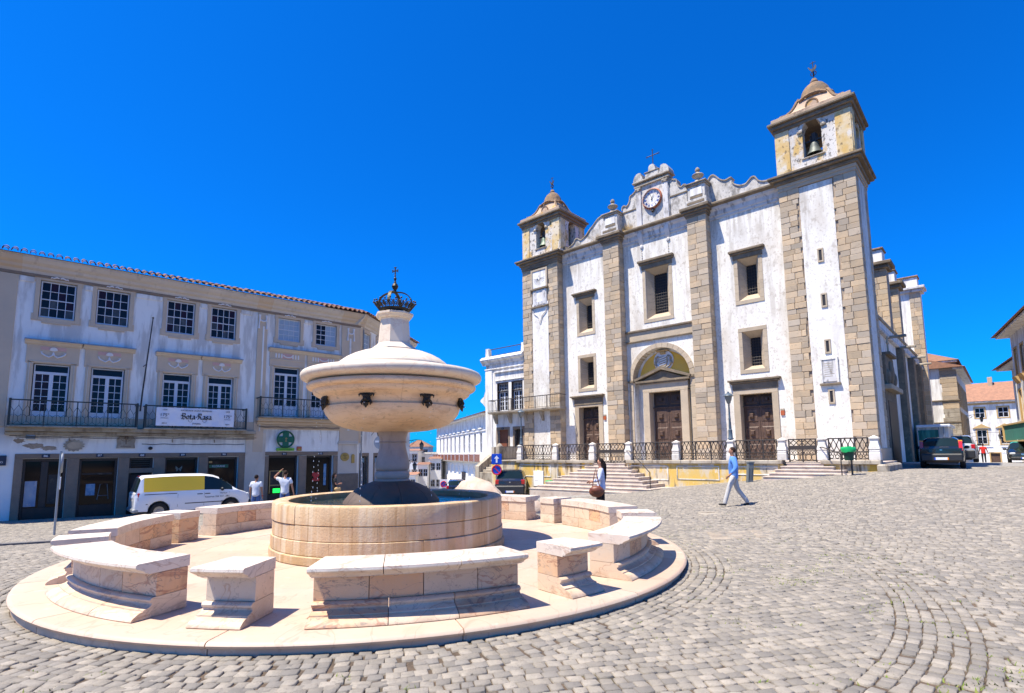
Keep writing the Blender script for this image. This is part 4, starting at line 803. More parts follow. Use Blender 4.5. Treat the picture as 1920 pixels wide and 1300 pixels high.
for s in (-1,1):
    c0=cx-.01+s*.82; pl=[(c0+s*.36,18.225)]+[(c0+s*.36-s*.0-s*.74*(1-cos(t))*.5, 18.225+.52*sin(t)) for t in np.linspace(.25,pi*.62,9)]+[(c0-s*.30,18.225)]
    part('broken_pediment',MB().prism(pl,YW-.2,YW+.5),'plaster_worn',GB_)
part('gable_attic',MB().cbox(-14.97,-14.09,YW-.08,YW+.45,18.225,18.62,.02),'plaster_worn',GB_); part('attic_cap',MB().cbox(-15.02,-14.04,YW-.12,YW+.5,18.62,18.68,.015),'cap_stone',GB_)
part('cross_pedestal',MB().prism([(-14.76,18.685),(-14.30,18.685),(-14.33,18.98),(-14.42,19.08),(-14.53,19.10),(-14.64,19.08),(-14.73,18.98)],YW-.05,YW+.4),'plaster_worn',GB_)
b=MB(); x=-14.52; b.tube([(x,YW+.15,19.08),(x,YW+.15,20.06)],.025,6); b.tube([(x-.36,YW+.15,19.75),(x+.36,YW+.15,19.75)],.025,6)
for q in ((x,20.09),(x-.39,19.75),(x+.39,19.75)): b.ring((q[0],YW+.15,q[1]),.05,.016,'y',8,4)
part('roof_cross',b,'iron',GB_)
# the clock
ck=part('clock',MB().lathe([(0,0),(.57,0),(.57,.1)],48),'plaster_clean',None)
ck.data.transform(Matrix.Translation(Vector((cx-CH.b[0],YW-.16-CH.b[1],16.85-CH.b[2]))) @ Matrix.Rotation(radians(90),4,'X') @ Matrix.Translation(Vector((CH.b[0],CH.b[1],CH.b[2]))))
ckz=16.85; yf=YW-.175
part('clock_rim',MB().ring((cx,yf+.03,ckz),.60,.05,'y',40,8),'orange_sign',ck,smooth=60)
part('dial_ring',MB().ring((cx,yf+.02,ckz),.33,.012,'y',32,4),'ochre_trim',ck)
for k in range(60): 
    if k%5: 
        a=2*pi*k/60; part('minute_mark',MB().tube([(cx+.51*cos(a),yf+.005,ckz+.51*sin(a)),(cx+.545*cos(a),yf+.005,ckz+.545*sin(a))],.006,4),'ink',ck)
rom=['XII','I','II','III','IIII','V','VI','VII','VIII','IX','X','XI']
for k,t in enumerate(rom):
    a=pi/2-2*pi*k/12; b=MB(); tx_,tz_=cos(a-pi/2),sin(a-pi/2); wd={'I':.035,'V':.06,'X':.06}; tot=sum(wd[ch] for ch in t); o=-tot/2
    P=lambda u,r:(cx+r*cos(a)+u*tx_,yf+.002,ckz+r*sin(a)+u*tz_)
    for ch in t:
        c=o+wd[ch]/2; o+=wd[ch]
        if ch=='I': b.tube([P(c,.37),P(c,.49)],.008,4)
        elif ch=='V': b.tube([P(c-.025,.49),P(c,.37),P(c+.025,.49)],.008,4)
        else: b.tube([P(c-.025,.49),P(c+.025,.37)],.008,4); b.tube([P(c+.025,.49),P(c-.025,.37)],.008,4)
    part('numeral',b,'blue_sign',ck)
for a,L,w in ((radians(108),.44,.018),(radians(64),.30,.024)): part('clock_hand',MB().tube([(cx-.1*cos(a),yf-.02,ckz-.1*sin(a)),(cx+L*cos(a),yf-.02,ckz+L*sin(a))],[w,.008],5),'ink',ck)
part('clock_bracket',MB().cbox(cx-.08,cx+.08,YW-.2,YW,16.05,16.24,.01),'iron',ck)
# pedestals with urns
for xc in (-17.17,-11.60):
    p=part('urn_pedestal',MB().cbox(xc-.62,xc+.62,YP-.20,YW+.3,15.255,15.62,.015).cbox(xc-.50,xc+.50,YP-.06,YW+.3,15.62,16.45,.015),'plaster_worn')
    part('pedestal_panel',MB().cbox(xc-.34,xc+.34,YP-.09,YP,15.88,16.30,.01),'plaster_clean',p); part('pedestal_panel',MB().cbox(xc-.36,xc+.36,YP-.08,YP,15.72,15.86,.01),'dark_stone',p); part('pedestal_panel',MB().cbox(xc-.5,xc+.5,YP-.21,YP-.1,15.34,15.50,.01),'dark_stone',p)
    part('pedestal_cap',MB().cbox(xc-.56,xc+.56,YP-.14,YW+.3,16.452,16.56,.02).cbox(xc-.62,xc+.62,YP-.2,YW+.3,16.56,16.63,.02),'cap_stone',p)
    part('urn',MB().lathe([(.30,16.63),(.30,16.72),(.24,16.74),(.17,16.86),(.13,16.93),(.14,16.97),(.20,17.03),(.30,17.10),(.33,17.16),(.30,17.20),(.18,17.26),(.10,17.34),(.08,17.40),(.13,17.43),(.14,17.50),(.10,17.58),(.05,17.64),(.0,17.66)],16,(xc,YP+.30,0)),'cap_stone',p,smooth=45)
# dry grass on the cornice by the left urn
b=MB()
for k in range(420):
    s=0 if k<330 else 1; bx=(-16.45+random.gauss(0,.28)) if s==0 else (-18.3+random.gauss(0,.18)); by=YW-.18+random.gauss(0,.08) if s==0 else YP+.2; L=random.uniform(.2,.75)*(1 if s==0 else .8); a=random.uniform(-.9,.9); w=.008
    b.quad((bx-w,by,15.28),(bx+w,by,15.28),(bx+L*sin(a),by-.15*random.random(),15.28+L*cos(a)))
part('dry_grass',b,'straw',kind='stuff')

# tower tops
def arch_wall(mb,x0,x1,z0,z1,cx,w,zb,zs,y0,y1,n=12):
    """wall in the xz plane from y0 to y1 with a round-headed opening"""
    r=w/2; a=[(cx-r*cos(pi*i/n),zs+r*sin(pi*i/n)) for i in range(n+1)]
    for y in (y0,y1):
        mb.quad((x0,y,z0),(x1,y,z0),(x1,y,zb),(x0,y,zb)); mb.quad((x0,y,zb),(cx-r,y,zb),(cx-r,y,z1),(x0,y,z1)); mb.quad((cx+r,y,zb),(x1,y,zb),(x1,y,z1),(cx+r,y,z1))
        for (xa,za),(xb,zb_) in zip(a,a[1:]): mb.quad((xa,y,za),(xb,y,zb_),(xb,y,z1),(xa,y,z1))
    mb.quad((cx-r,y0,zb),(cx+r,y0,zb),(cx+r,y1,zb),(cx-r,y1,zb)); mb.quad((cx-r,y0,zb),(cx-r,y1,zb),(cx-r,y1,zs),(cx-r,y0,zs)); mb.quad((cx+r,y0,zb),(cx+r,y1,zb),(cx+r,y1,zs),(cx+r,y0,zs))
    for (xa,za),(xb,zb_) in zip(a,a[1:]): mb.quad((xa,y0,za),(xb,y0,zb_),(xb,y1,zb_),(xa,y1,za))
    for xx in (x0,x1): mb.quad((xx,y0,z0),(xx,y1,z0),(xx,y1,z1),(xx,y0,z1))
    return mb
def belfry(xc,par,bellm,side_open,deep):
    x0,x1=xc-1.68,xc+1.68; y0,y1=28.42,28.42+deep; T_=part('belfry',arch_wall(MB(),x0+.02,x1-.02,15.30,18.0,xc+.0,.84,16.02,17.45,y0,y0+.5),'plaster_belfry',par)
    part('belfry_back',arch_wall(MB(),x0+.02,x1-.02,15.30,18.0,xc,.84,16.02,17.45,y1-.5,y1),'plaster_belfry',T_)
    for xx in (x0,x1-.5):
        mb=arch_wall(MB(),y0+.45,y1-.45,15.30,18.0,(y0+y1)/2,.84,16.02,17.45,xx+.02,xx+.48); mb.v=[(y,x,z) for x,y,z in mb.v]; part('belfry_side',mb,'plaster_belfry' if True else '',T_)
    for sx in (x0,x1-.66):
        part('corner_strip',MB().cbox(sx,sx+.66,y0-.05,y0+.3,15.56,17.78,.015),'belfry_strip',T_)
    for yy in (y0+.0,y1-.6): part('corner_strip',MB().cbox(x1-.3,x1+.05,yy,yy+.6,15.56,17.78,.015),'belfry_strip',T_)
    part('belfry_base',MB().cbox(x0-.02,x1+.06,y0-.07,y1+.05,15.30,15.55,.015),'plaster_belfry',T_)
    n=14
    for i in range(n):   # archivolt
        t0,t1=pi*i/n,pi*(i+1)/n; pl=[(xc+.42*cos(t0),17.45+.42*sin(t0)),(xc+.42*cos(t1),17.45+.42*sin(t1)),(xc+.56*cos(t1),17.45+.56*sin(t1)),(xc+.56*cos(t0),17.45+.56*sin(t0))]
        part('arch_stone',MB().prism(pl,y0-.05,y0+.1),'plaster_belfry',T_)
    for s in (-1,1): part('arch_impost',MB().cbox(xc+s*.52-.12,xc+s*.52+.12,y0-.08,y0+.2,17.36,17.46,.01),'cap_stone',T_)
    part('opening_sill',MB().cbox(xc-.52,xc+.52,y0-.06,y0+.3,15.96,16.02,.01),'cap_stone',T_)
    part('belfry_floor',MB().box(x0+.45,x1-.45,y0+.45,y1-.45,15.5,15.7),'dark_stone',T_); part('belfry_ceiling',MB().box(x0+.45,x1-.45,y0+.45,y1-.45,17.96,18.0),'dark_stone',T_)
    ck=part('belfry_cornice',MB().cbox(x0-.05,x1+.05,y0-.1,y1+.1,17.79,17.95,.02).cbox(x0-.14,x1+.14,y0-.2,y1+.2,17.95,18.14,.03),'dark_stone',T_); part('cornice_cap',MB().cbox(x0-.26,x1+.26,y0-.32,y1+.32,18.14,18.28,.03),'dark_stone',T_); part('attic_band',MB().cbox(x0-.10,x1+.10,y0-.16,y1+.16,18.283,18.52,.02),'plaster_pink',T_)
    yc=(y0+y1)/2; sy=deep/3.36; q2=sqrt(2)
    og=[(1.66,18.52),(1.50,18.56),(1.40,18.70),(1.18,18.80),(.98,19.02),(.84,19.28),(.74,19.52),(.66,19.66)]
    part('tower_cap',MB().lathe([(r*q2,z) for r,z in og]+[(0,19.7)],4,(xc,yc,0),a0=pi/4,a1=2*pi+pi/4,sy=sy),'plaster_pink',T_)
    for qx in (-1,1):
        for qy in (-1,1): part('hip_ridge',MB().tube([(xc+qx*r*1.0,yc+qy*r*sy,z+.02) for r,z in og],.075,6),'ochre_lichen',T_)
    part('cap_disc',MB().prism([(xc+.27*cos(t),18.98+.27*sin(t)) for t in np.linspace(0,2*pi,21)[:-1]],yc-1.10*sy,yc-.6),'plaster_pink',T_); part('disc_rim',MB().ring((xc,yc-1.10*sy,18.98),.27,.04,'y',20,6),'ochre_lichen',T_)
    for a_ in range(4):
        a=pi/2*a_; part('cap_lunette',MB().tube([(xc+cos(a)*.80+sin(a)*x_,yc+(sin(a)*.80-cos(a)*x_)*sy,19.50+.20*(1-(x_/.62)**2)) for x_ in np.linspace(-.62,.62,9)],.07,6),'ochre_lichen',T_)
    part('tower_dome',MB().lathe([(.70,19.55),(.78,19.62),(.76,19.72),(.70,19.82),(.68,19.98),(.60,20.20),(.46,20.40),(.28,20.54),(.17,20.60),(.19,20.68),(.14,20.75),(.10,20.84),(0,20.88)],12,(xc,yc,0),sy=sy),'ochre_lichen',T_,smooth=30)
    # bell on its yoke
    bl=part('bell',MB().lathe([(0,16.92),(.10,16.91),(.17,16.86),(.20,16.75),(.22,16.60),(.26,16.45),(.34,16.32),(.37,16.25),(.33,16.24),(.2,16.5)],20,(xc,y0+.42,0)),bellm,T_,smooth=50)
    part('bell_yoke',MB().cbox(xc-.40,xc+.40,y0+.36,y0+.48,16.94,17.02,.01).cbox(xc-.10,xc+.10,y0+.36,y0+.48,17.02,17.38,.02).cbox(xc-.17,xc-.12,y0+.38,y0+.46,17.0,17.28,.01).cbox(xc+.12,xc+.17,y0+.38,y0+.46,17.0,17.28,.01),'iron',bl); part('clapper',MB().tube([(xc,y0+.42,16.6),(xc,y0+.42,16.20)],.02,6).ell((xc,y0+.42,16.2),.045,8,6),'iron',bl)
    # weathercock
    wv=MB(); z=20.86; wv.tube([(xc,yc,z),(xc,yc,z+.95)],.022,6); wv.ring((xc,yc,z+.28),.13,.02,'y',14,4); wv.ring((xc,yc,z+.28),.13,.02,'x',14,4); wv.tube([(xc-.12,yc,z+.88),(xc+.14,yc,z+.88)],.016,5)
    vn=part('weather_vane',wv,'iron',T_)
    rk=[(-.20,.62),(-.24,.72),(-.17,.70),(-.14,.60),(-.02,.55),(.06,.60),(.12,.72),(.16,.66),(.14,.52),(.06,.44),(.02,.38),(-.04,.38),(-.10,.45)]
    part('weathercock',MB().prism([(xc+a,z+b) for a,b in rk],yc-.015,yc+.015),'iron',T_)
belfry(-5.78,RT,'bell_grey',True,2.9); belfry(-23.02,LT,'bell',True,2.9)
for (a,b,lab) in ((-7.40,-4.09,RT),(-24.60,-21.45,LT)):
    q=lambda d:(a-d,b+d,YP-d,31.0+d)
    part('tower_architrave',MB().cbox(*q(.03),14.55,14.72,.01).cbox(*q(.07),14.72,14.88,.015),'frame_stone' if a>-10 else 'dark_stone',lab); part('tower_cornice',MB().cbox(*q(.16),14.883,15.06,.03).cbox(*q(.33),15.06,15.18,.03).cbox(*q(.40),15.182,15.29,.02),'dark_stone',lab)

# body of the church behind the front
part('nave',MB().box(-21.2,-7.6,29.5,66,ZB,14.4),'plaster_clean'); part('nave_roof',MB().prism([(-21.4,14.4),(-7.4,14.4),(-14.4,16.2)],29.5,66),'tile_far')
part('aisle_wall',MB().box(-7.6,-4.45,31.0,53.5,ZB,8.0),'plaster_clean',label='shaded white side wall of the church'); part('aisle_cornice',MB().cbox(-7.6,-4.25,31.0,53,7.75,7.95,.03),'cornice_white'); part('aisle_parapet',MB().cbox(-7.6,-4.45,31.0,53,8.0,8.55,.02),'plaster_clean'); part('parapet_cap',MB().cbox(-7.7,-4.35,31.0,53,8.55,8.66,.02),'cap_stone')
part('aisle_wall',MB().box(-24.45,-21.2,31.0,60,ZB,8.0),'plaster_clean')
for (va,vb) in ((39.2,40.2),(44.3,45.4),(48.3,49.2)): part('side_strip',MB().cbox(-4.5,-4.12,va,vb,ZB,7.7,.02),'dark_stone')
for v in (35.5,39.7,44.8,48.7): part('rain_spout',MB().cbox(-4.5,-3.5,v-.1,v+.1,7.72,7.86,.03),'cap_stone')
# side portal
sp=part('side_portal',MB().cbox(-4.5,-4.15,31.6,35.2,ZB,4.6,.02),'dark_stone'); part('portal_door',MB().cbox(-4.3,-4.12,32.2,34.6,ZB,4.1,.01),'door_dark',sp); part('portal_cornice',MB().cbox(-4.5,-3.85,31.5,35.3,4.6,4.85,.03),'frame_stone',sp); part('portal_carving',MB().cbox(-4.5,-4.1,32.1,34.7,4.86,6.4,.03).ell((-4.1,33.4,5.6),(.18,.5,.6),10,8).ell((-4.1,32.4,5.3),(.15,.25,.4),8,6).ell((-4.1,34.4,5.3),(.15,.25,.4),8,6).cbox(-4.5,-3.9,32.3,34.5,6.4,6.55,.02),'dark_stone',sp); part('portal_cross',MB().cbox(-4.16,-4.08,33.36,33.44,6.55,7.5,.01).cbox(-4.16,-4.08,33.15,33.65,7.1,7.2,.01),'frame_stone',sp)
# buttress walls standing above the aisle
def buttress(v,xr,w,ztop,zcap,zb,full=False):
    B_=part('buttress',MB().box(xr-3.4,xr-.02,v+.03,v+1.1,zb,ztop),'mortar' if not full else 'plaster_clean')
    z=zb
    while z<ztop-.05:
        h=min(.36*random.uniform(.85,1.15),ztop-z); cut=[0,random.uniform(.35,.65),1]
        for a,b in zip(cut,cut[1:]): part('stone_block',MB().cbox(xr-w+w*a+.006,xr-w+w*b-.006,v-random.uniform(0,.02),v+.1,z+.005,z+h-.005,.014),'granite',B_)
        z+=h
    part('buttress_cap',MB().cbox(xr-2.9 if full else xr-w-.1,xr+.16,v-.18,v+1.25,ztop,ztop+.22,.03).cbox(xr-2.9 if full else xr-w-.15,xr+.32,v-.32,v+1.4,ztop+.22,ztop+.42,.03),'dark_stone' if not full else 'cornice_white',B_); part('buttress_pier',MB().cbox(xr-2.6 if full else xr-w*.95,xr-.12,v-.05,v+1.0,ztop+.42,zcap,.02),'plaster_clean',B_); part('pier_cap',MB().cbox(xr-2.7 if full else xr-w*.95-.06,xr-.04,v-.15,v+1.1,zcap,zcap+.12,.03),'ochre_lichen',B_)
buttress(38.5,-4.48,.95,12.55,13.75,8.2); buttress(43.5,-4.5,.95,12.45,13.65,8.2); buttress(52.0,-4.0,.72,13.95,15.15,ZB,True)

# ---------------------------------------------------------------- church terrace with stairs and railings
def gc(u,v):
    p=FC.w(u,v); return gz(p.x,p.y)
TE=Thing('terrace','stained yellow terrace wall carrying the railings in front of the church','terrace',FC,(-12.9,25.2,gc(-12.9,25)))
def tp_(nm,mb,mt,parent=None,**k): return TE.part(nm,mb,M[mt],parent,**k)
tp_('terrace_floor',MB().box(-22.4,-3.6,25.3,28.9,.9,1.19),'step_stone')
for (a,b) in ((-22.45,-16.70),(-14.75,-7.15),(-5.70,-3.62)):
    w=tp_('retaining_wall',MB().box(a,b,25.02,25.4,-1.6,1.10),'ochre_wall')
    n=max(1,int((b-a)/2.4))
    for i in range(n):
        xa,xb=a+(b-a)*i/n+.22,a+(b-a)*(i+1)/n-.22; zl=max(gc((xa+xb)/2,24.9)+.25,.28)
        if zl<.95:
            e=.05; tp_('panel_border',MB().cbox(xa,xb,24.995,25.05,zl,zl+e,.008).cbox(xa,xb,24.995,25.05,.95,1.0,.008).cbox(xa,xa+e,24.995,25.05,zl+e,.95,.008).cbox(xb-e,xb,24.995,25.05,zl+e,.95,.008),'plaster_worn' if i%2 else 'plaster',w)
    n=max(2,int((b-a)/1.5))
    for i in range(n): tp_('wall_cap',MB().cbox(a+(b-a)*i/n+.003,a+(b-a)*(i+1)/n-.003,24.90,25.45,1.10,1.265,.025),'cap_stone',w)
tp_('end_wall',MB().box(-3.98,-3.62,25.4,28.3,-.3,1.10),'ochre_wall'); tp_('corner_block',MB().cbox(-3.75,-3.35,24.8,28.2,.3,1.12,.06),'cap_stone')
# pyramid stair and short stair
for k in range(9):
    z=1.10-.163*k; tp_('step',MB().cbox(-16.80-.33*k,-14.85+.36*k,25.25-.29*(k+1),25.3,z-.5 if k<8 else z-1.0,z,.015).cbox(-16.83-.33*k,-14.82+.36*k,25.22-.29*(k+1),25.29,z-.045,z+.002,.012),'step_stone')
for k in range(5):
    z=1.16-.135*k; tp_('step',MB().cbox(-6.98-.16*k,-5.58+.40*k,25.2-.27*(k+1),25.3,z-.7,z,.015).cbox(-7.0-.16*k,-5.56+.40*k,25.17-.27*(k+1),25.29,z-.045,z+.002,.012),'step_stone')
# railing posts
def post(x,y,lab,h=2.20):
    P=Thing('railing_post',lab,'post',FC,(x,y,1.265),'marble posts of the church terrace railing')
    P.part('post_base',MB().cbox(x-.19,x+.19,y-.19,y+.19,1.265,1.56,.015),M['post_marble'])
    prof=[(.19,1.56),(.20,1.63),(.175,1.66),(.21,1.70),(.20,1.78),(.165,1.88),(.145,2.02),(.150,2.08),(.185,2.10),(.19,2.14),(.12,2.17),(.05,2.22),(0,2.24)]
    P.part('post_shaft',MB().lathe([(r*1.25,z) for r,z in prof],4,(x,y,0),a0=pi/4,a1=2*pi+pi/4),M['post_marble'])
PX=[(-22.26,'marble railing post under the left street lamp'),(-19.5,'marble railing post between the left tower and the left church door'),(-16.92,'marble railing post left of the pyramid stair gate'),(-14.66,'marble railing post right of the pyramid stair gate'),(-12.01,'marble railing post in front of the main portal'),(-9.35,'marble railing post under the right street lamp'),(-7.16,'marble railing post left of the short stair gate'),(-5.62,'marble railing post right of the short stair gate'),(-3.81,'marble railing post at the right end of the terrace')]
for x,l in PX: post(x,25.15,l)
def railing(nm,lab,cat,group,x0,x1,y,z0,gate=False):
    R_=Thing(nm,lab,cat,FC,((x0+x1)/2,y,z0),group); zt=2.15; mt=M['iron']
    R_.part('top_rail',MB().cbox(x0,x1,y-.03,y+.03,zt-.03,zt+.02,.006),mt); zm=z0+(.52 if gate else .33)
    R_.part('middle_rail',MB().cbox(x0,x1,y-.02,y+.02,zm,zm+(.18 if gate else .03),.005),mt); R_.part('bottom_rail',MB().cbox(x0,x1,y-.02,y+.02,z0+.04,z0+.07,.005),mt)
    L=x1-x0; n=max(4,int(L/.10)); zb=zm+(.18 if gate else .03)
    for i in range(n):
        xc=x0+L*(i+.5)/n; s=1 if i%2 else -1
        pts=[(xc+s*(L/n)*.42*cos(2*pi*t),y,zb+(zt-.03-zb)*t) for t in np.linspace(0,1,9)]
        R_.part('wavy_bar',MB().tube(pts,.017,4,False),mt)
    for x in [x0+.03,x1-.03]+([(x0+x1)/2] if gate else [x0+L*k/3 for k in (1,2)]): R_.part('upright',MB().cbox(x-.025,x+.025,y-.025,y+.025,z0,zt,.005),mt)
    n=max(3,int(L/.19)); h=zm-z0-.07
    for i in range(n):
        xc=x0+L*(i+.5)/n; b=MB().ring((xc,y,z0+.07+h*.30),h*.27,.016,'y',10,4).ring((xc-L/n*.25,y,z0+.07+h*.74),h*.22,.015,'y',8,4).ring((xc+L/n*.25,y,z0+.07+h*.74),h*.22,.010,'y',8,4)
        R_.part('scroll',b,mt)
GR='wrought-iron railings along the church terrace'
for (a,b,l) in ((-22.05,-19.7,'wrought-iron railing below the stained foot of the left tower'),(-19.3,-17.12,'wrought-iron railing in front of the left church door'),(-14.45,-12.2,'wrought-iron railing in front of the main church portal'),(-11.8,-9.55,'wrought-iron railing behind the man in the blue shirt'),(-9.15,-7.36,'wrought-iron railing in front of the right church door'),(-5.42,-4.0,'wrought-iron railing behind the green-lined bin at the right end')):
    railing('iron_railing',l,'railing',GR,a,b,25.15,1.265)
railing('iron_gate','two-leaf iron gate at the top of the pyramid stair','gate','iron gates of the church terrace',-16.68,-14.9,25.15,1.12,True); railing('iron_gate','two-leaf iron gate at the top of the short right-hand stair','gate','iron gates of the church terrace',-6.93,-5.84,25.15,1.18,True)
def handrail(x0,y0,z0,x1,y1,z1,lab):
    b=MB().tube([(x0,y0,z0),(x0+(x1-x0)*.15,y0+(y1-y0)*.15,z0),(x1,y1,z1+.85)],.022,6).tube([(x1,y1,z1-.1),(x1,y1,z1+.86)],.022,6); solo('stair_handrail',lab,'handrail',FC,(x1,y1,z1),b,M['iron'],'stair handrails')
handrail(-14.75,25.0,1.75,-12.55,23.35,gc(-12.55,23.35),'black handrail running down the right side of the pyramid stair'); handrail(-5.7,25.0,1.80,-4.75,23.9,gc(-4.75,23.9),'black handrail beside the short right-hand stair')
# lamp posts standing on the railing posts
def lamp(x,y,z,lab):
    T_=Thing('street_lamp',lab,'street lamp',FC,(x,y,z),'cast-iron lamps on the terrace'); 
    T_.part('lamp_post',MB().lathe([(.13,z),(.13,z+.04),(.10,z+.08),(.085,z+.38),(.095,z+.42),(.065,z+.45),(.05,z+.9),(.06,z+.93),(.045,z+.97),(.035,z+1.55),(.055,z+1.58),(.03,z+1.62),(.06,z+1.66)],12,(x,y,0)),M['lamp_blue'],smooth=40)
    l=T_.part('lantern',MB().lathe([(.08,z+1.66),(.145,z+1.84),(.18,z+2.0)],8,(x,y,0)),M['lamp_glass']); T_.part('lantern_cap',MB().lathe([(.17,z+1.995),(.235,z+2.0),(.20,z+2.05),(.10,z+2.12),(.05,z+2.14),(.05,z+2.17),(.02,z+2.21),(0,z+2.22)],12,(x,y,0)),M['lamp_blue'],l,smooth=40); T_.part('lantern_frame',MB().lathe([(.062,z+1.64),(.09,z+1.68),(.062,z+1.69)],8,(x,y,0)),M['lamp_blue'],l)
lamp(-9.35,25.15,2.22,'blue-grey lamp post on the terrace right of the main portal'); lamp(-22.2,25.15,2.22,'blue-grey lamp post on the terrace in front of the white house')

# ---------------------------------------------------------------- generic window pieces
def casement(T_,x0,x1,z0,z1,y,cols,rows,mt='win_white',gl='glass',parent=None,fw=.05,split=False,nm='window',glf=None):
    fr=MB()
    for q in ((x0,x0+fw,z0,z1),(x1-fw,x1,z0,z1),(x0+fw,x1-fw,z0,z0+fw),(x0+fw,x1-fw,z1-fw,z1)): fr.cbox(q[0],q[1],y-.03,y+.04,q[2],q[3],.006)
    w=T_.part(nm,fr,M[mt],parent); a,b,c,d=x0+fw,x1-fw,z0+fw,z1-fw; br=MB(); t=.011
    for i in range(1,cols): x=a+(b-a)*i/cols; br.box(x-t*(1.9 if split and i==cols//2 else 1),x+t*(1.9 if split and i==cols//2 else 1),y-.02,y+.02,c,d)
    for j in range(1,rows): z=c+(d-c)*j/rows; tt=t*1.8 if (rows==4 and j==2) else t; br.box(a,b,y-.018,y+.018,z-tt,z+tt)
    if br.v: T_.part('glazing_bars',br,M[mt],w)
    pw,ph=(b-a)/cols,(d-c)/rows
    key=(round(pw,3),round(ph,3),gl)
    for i in range(cols):
        for j in range(rows):
            g=gl if glf is None else glf(i,j)
            if parent is None: T_.part('pane',MB().quad((a+pw*i,y+.01+random.uniform(-.002,.002),c+ph*j),(a+pw*(i+1),y+.01+random.uniform(-.002,.002),c+ph*j),(a+pw*(i+1),y+.01+random.uniform(-.002,.002),c+ph*(j+1)),(a+pw*i,y+.01,c+ph*(j+1))),M[g],w)
    return w
def balusters(T_,x0,x1,y,z0,z1,mt,step,hearts=False,parent=None):
    r=T_.part('top_rail',MB().cbox(x0,x1,y-.03,y+.03,z1-.05,z1,.008),mt,parent); T_.part('bottom_rail',MB().cbox(x0,x1,y-.015,y+.015,z0+.05,z0+.08,.004),mt,parent)
    n=int((x1-x0)/step)
    for i in range(n+1):
        x=x0+(x1-x0)*i/n
        if hearts and i<n:
            xc=x+(x1-x0)/n/2; w=(x1-x0)/n
            T_.part('scroll_bar',MB().tube([(x,y,z1-.06),(x,y,z1-.25),(xc-.02,y,z1-.45),(xc,y,z1-.52),(xc+.02,y,z1-.45),(x+w,y,z1-.25),(x+w,y,z1-.06)],.008,4,False).tube([(x,y,z0+.38),(xc-.03,y,z0+.47),(xc,y,z0+.40),(xc+.03,y,z0+.47),(x+w,y,z0+.38)],.008,4,False).tube([(xc,y,z1-.52),(xc,y,z0+.06)],.007,4,False).tube([(x,y,z0+.38),(x,y,z0+.2),(xc,y,z0+.08),(x+w,y,z0+.2),(x+w,y,z0+.38)],.007,4,False),mt,parent)
        elif not hearts: T_.part('baluster',MB().tube([(x,y,z0+.06),(x,y,z1-.04)],.010,4,False),mt,parent)

# ---------------------------------------------------------------- white house left of the church
WH=Thing('white_house','white house with a long balcony and roof terrace beside the left church tower','house',FC,(-26.5,28.4,-.8))
def wp(nm,mb,mt,parent=None,**k): return WH.part(nm,mb,M[mt],parent,**k)
yh=28.30
ops=[(-27.28,-26.15,4.72,6.80),(-25.86,-24.80,4.72,6.82),(-27.22,-26.22,1.25,3.38),(-25.60,-24.80,1.25,3.36)]
wp('front_wall',wall(MB(),-28.42,-24.58,-3,8.3,yh,ops,.35),'plaster_clean'); wp('house_body',MB().box(-28.40,-24.62,yh+.4,40,-3,8.3),'plaster_clean')
wp('side_wall',MB().box(-28.42,-28.1,yh,yh+.4,-3,8.3),'plaster_clean')
wp('corner_pilaster',MB().cbox(-28.46,-27.75,yh-.06,yh+.3,-3,7.9,.01),'plaster_clean'); wp('corner_flare',MB().prism([(-28.47,5.75),(-28.47,6.3),(-28.62,5.9),(-28.98,5.68),(-28.98,5.55),(-28.7,5.35),(-28.47,5.1)],yh-.05,yh+.6),'plaster_clean')
wp('frieze_moulding',MB().cbox(-27.5,-24.60,yh-.12,yh+.1,7.56,7.66,.015).cbox(-27.45,-24.60,yh-.08,yh+.1,6.95,7.0,.01),'plaster_clean'); wp('frieze_moulding',MB().cbox(-28.5,-24.60,yh-.10,yh+.2,7.85,7.93,.015),'plaster_clean')
wp('house_cornice',MB().prism([(yh+.2,8.25),(yh-.08,8.25),(yh-.12,8.38),(yh-.30,8.52),(yh-.34,8.62),(yh-.30,8.70),(yh-.1,8.85),(yh+.2,8.9)],-28.75,-24.60,'yz'),'plaster_clean'); wp('cornice_return',MB().prism([(-28.40,8.25),(-28.5,8.25),(-28.54,8.38),(-28.72,8.52),(-28.78,8.62),(-28.72,8.7),(-28.5,8.85),(-28.4,8.9)],yh+.2,33),'plaster_clean')
wp('roof_slab',MB().box(-28.4,-24.6,yh+.2,39,8.3,8.86),'plaster_clean')
for x in (-28.3,-24.72): wp('parapet_post',MB().prism([(x-.18,8.88),(x+.18,8.88),(x+.13,9.4),(x+.16,9.5),(x-.16,9.5),(x-.13,9.4)],yh-.02,yh+.3),'plaster_clean')
balusters(WH,-28.1,-24.8,yh+.14,8.88,9.45,M['iron'],.13); 
for (x0,x1) in ((-27.28,-26.15),(-25.86,-24.80)):
    wp('window_frame',MB().cbox(x0,x0+.07,yh-.01,yh+.25,4.7,6.8,.008).cbox(x1-.05,x1,yh-.01,yh+.25,4.7,6.8,.008).cbox(x0,x1,yh+.02,yh+.25,6.14,6.2,.008).cbox(x0,x1,yh,yh+.25,6.73,6.82,.008),'shop_wood')
    casement(WH,x0+.07,x1-.05,6.2,6.73,yh+.2,6,2,fw=.03); xm=(x0+x1)/2+.01; casement(WH,x0+.07,xm,4.72,6.14,yh+.2,2,4,fw=.07); casement(WH,xm,x1-.05,4.72,6.14,yh+.2,2,4,fw=.07)
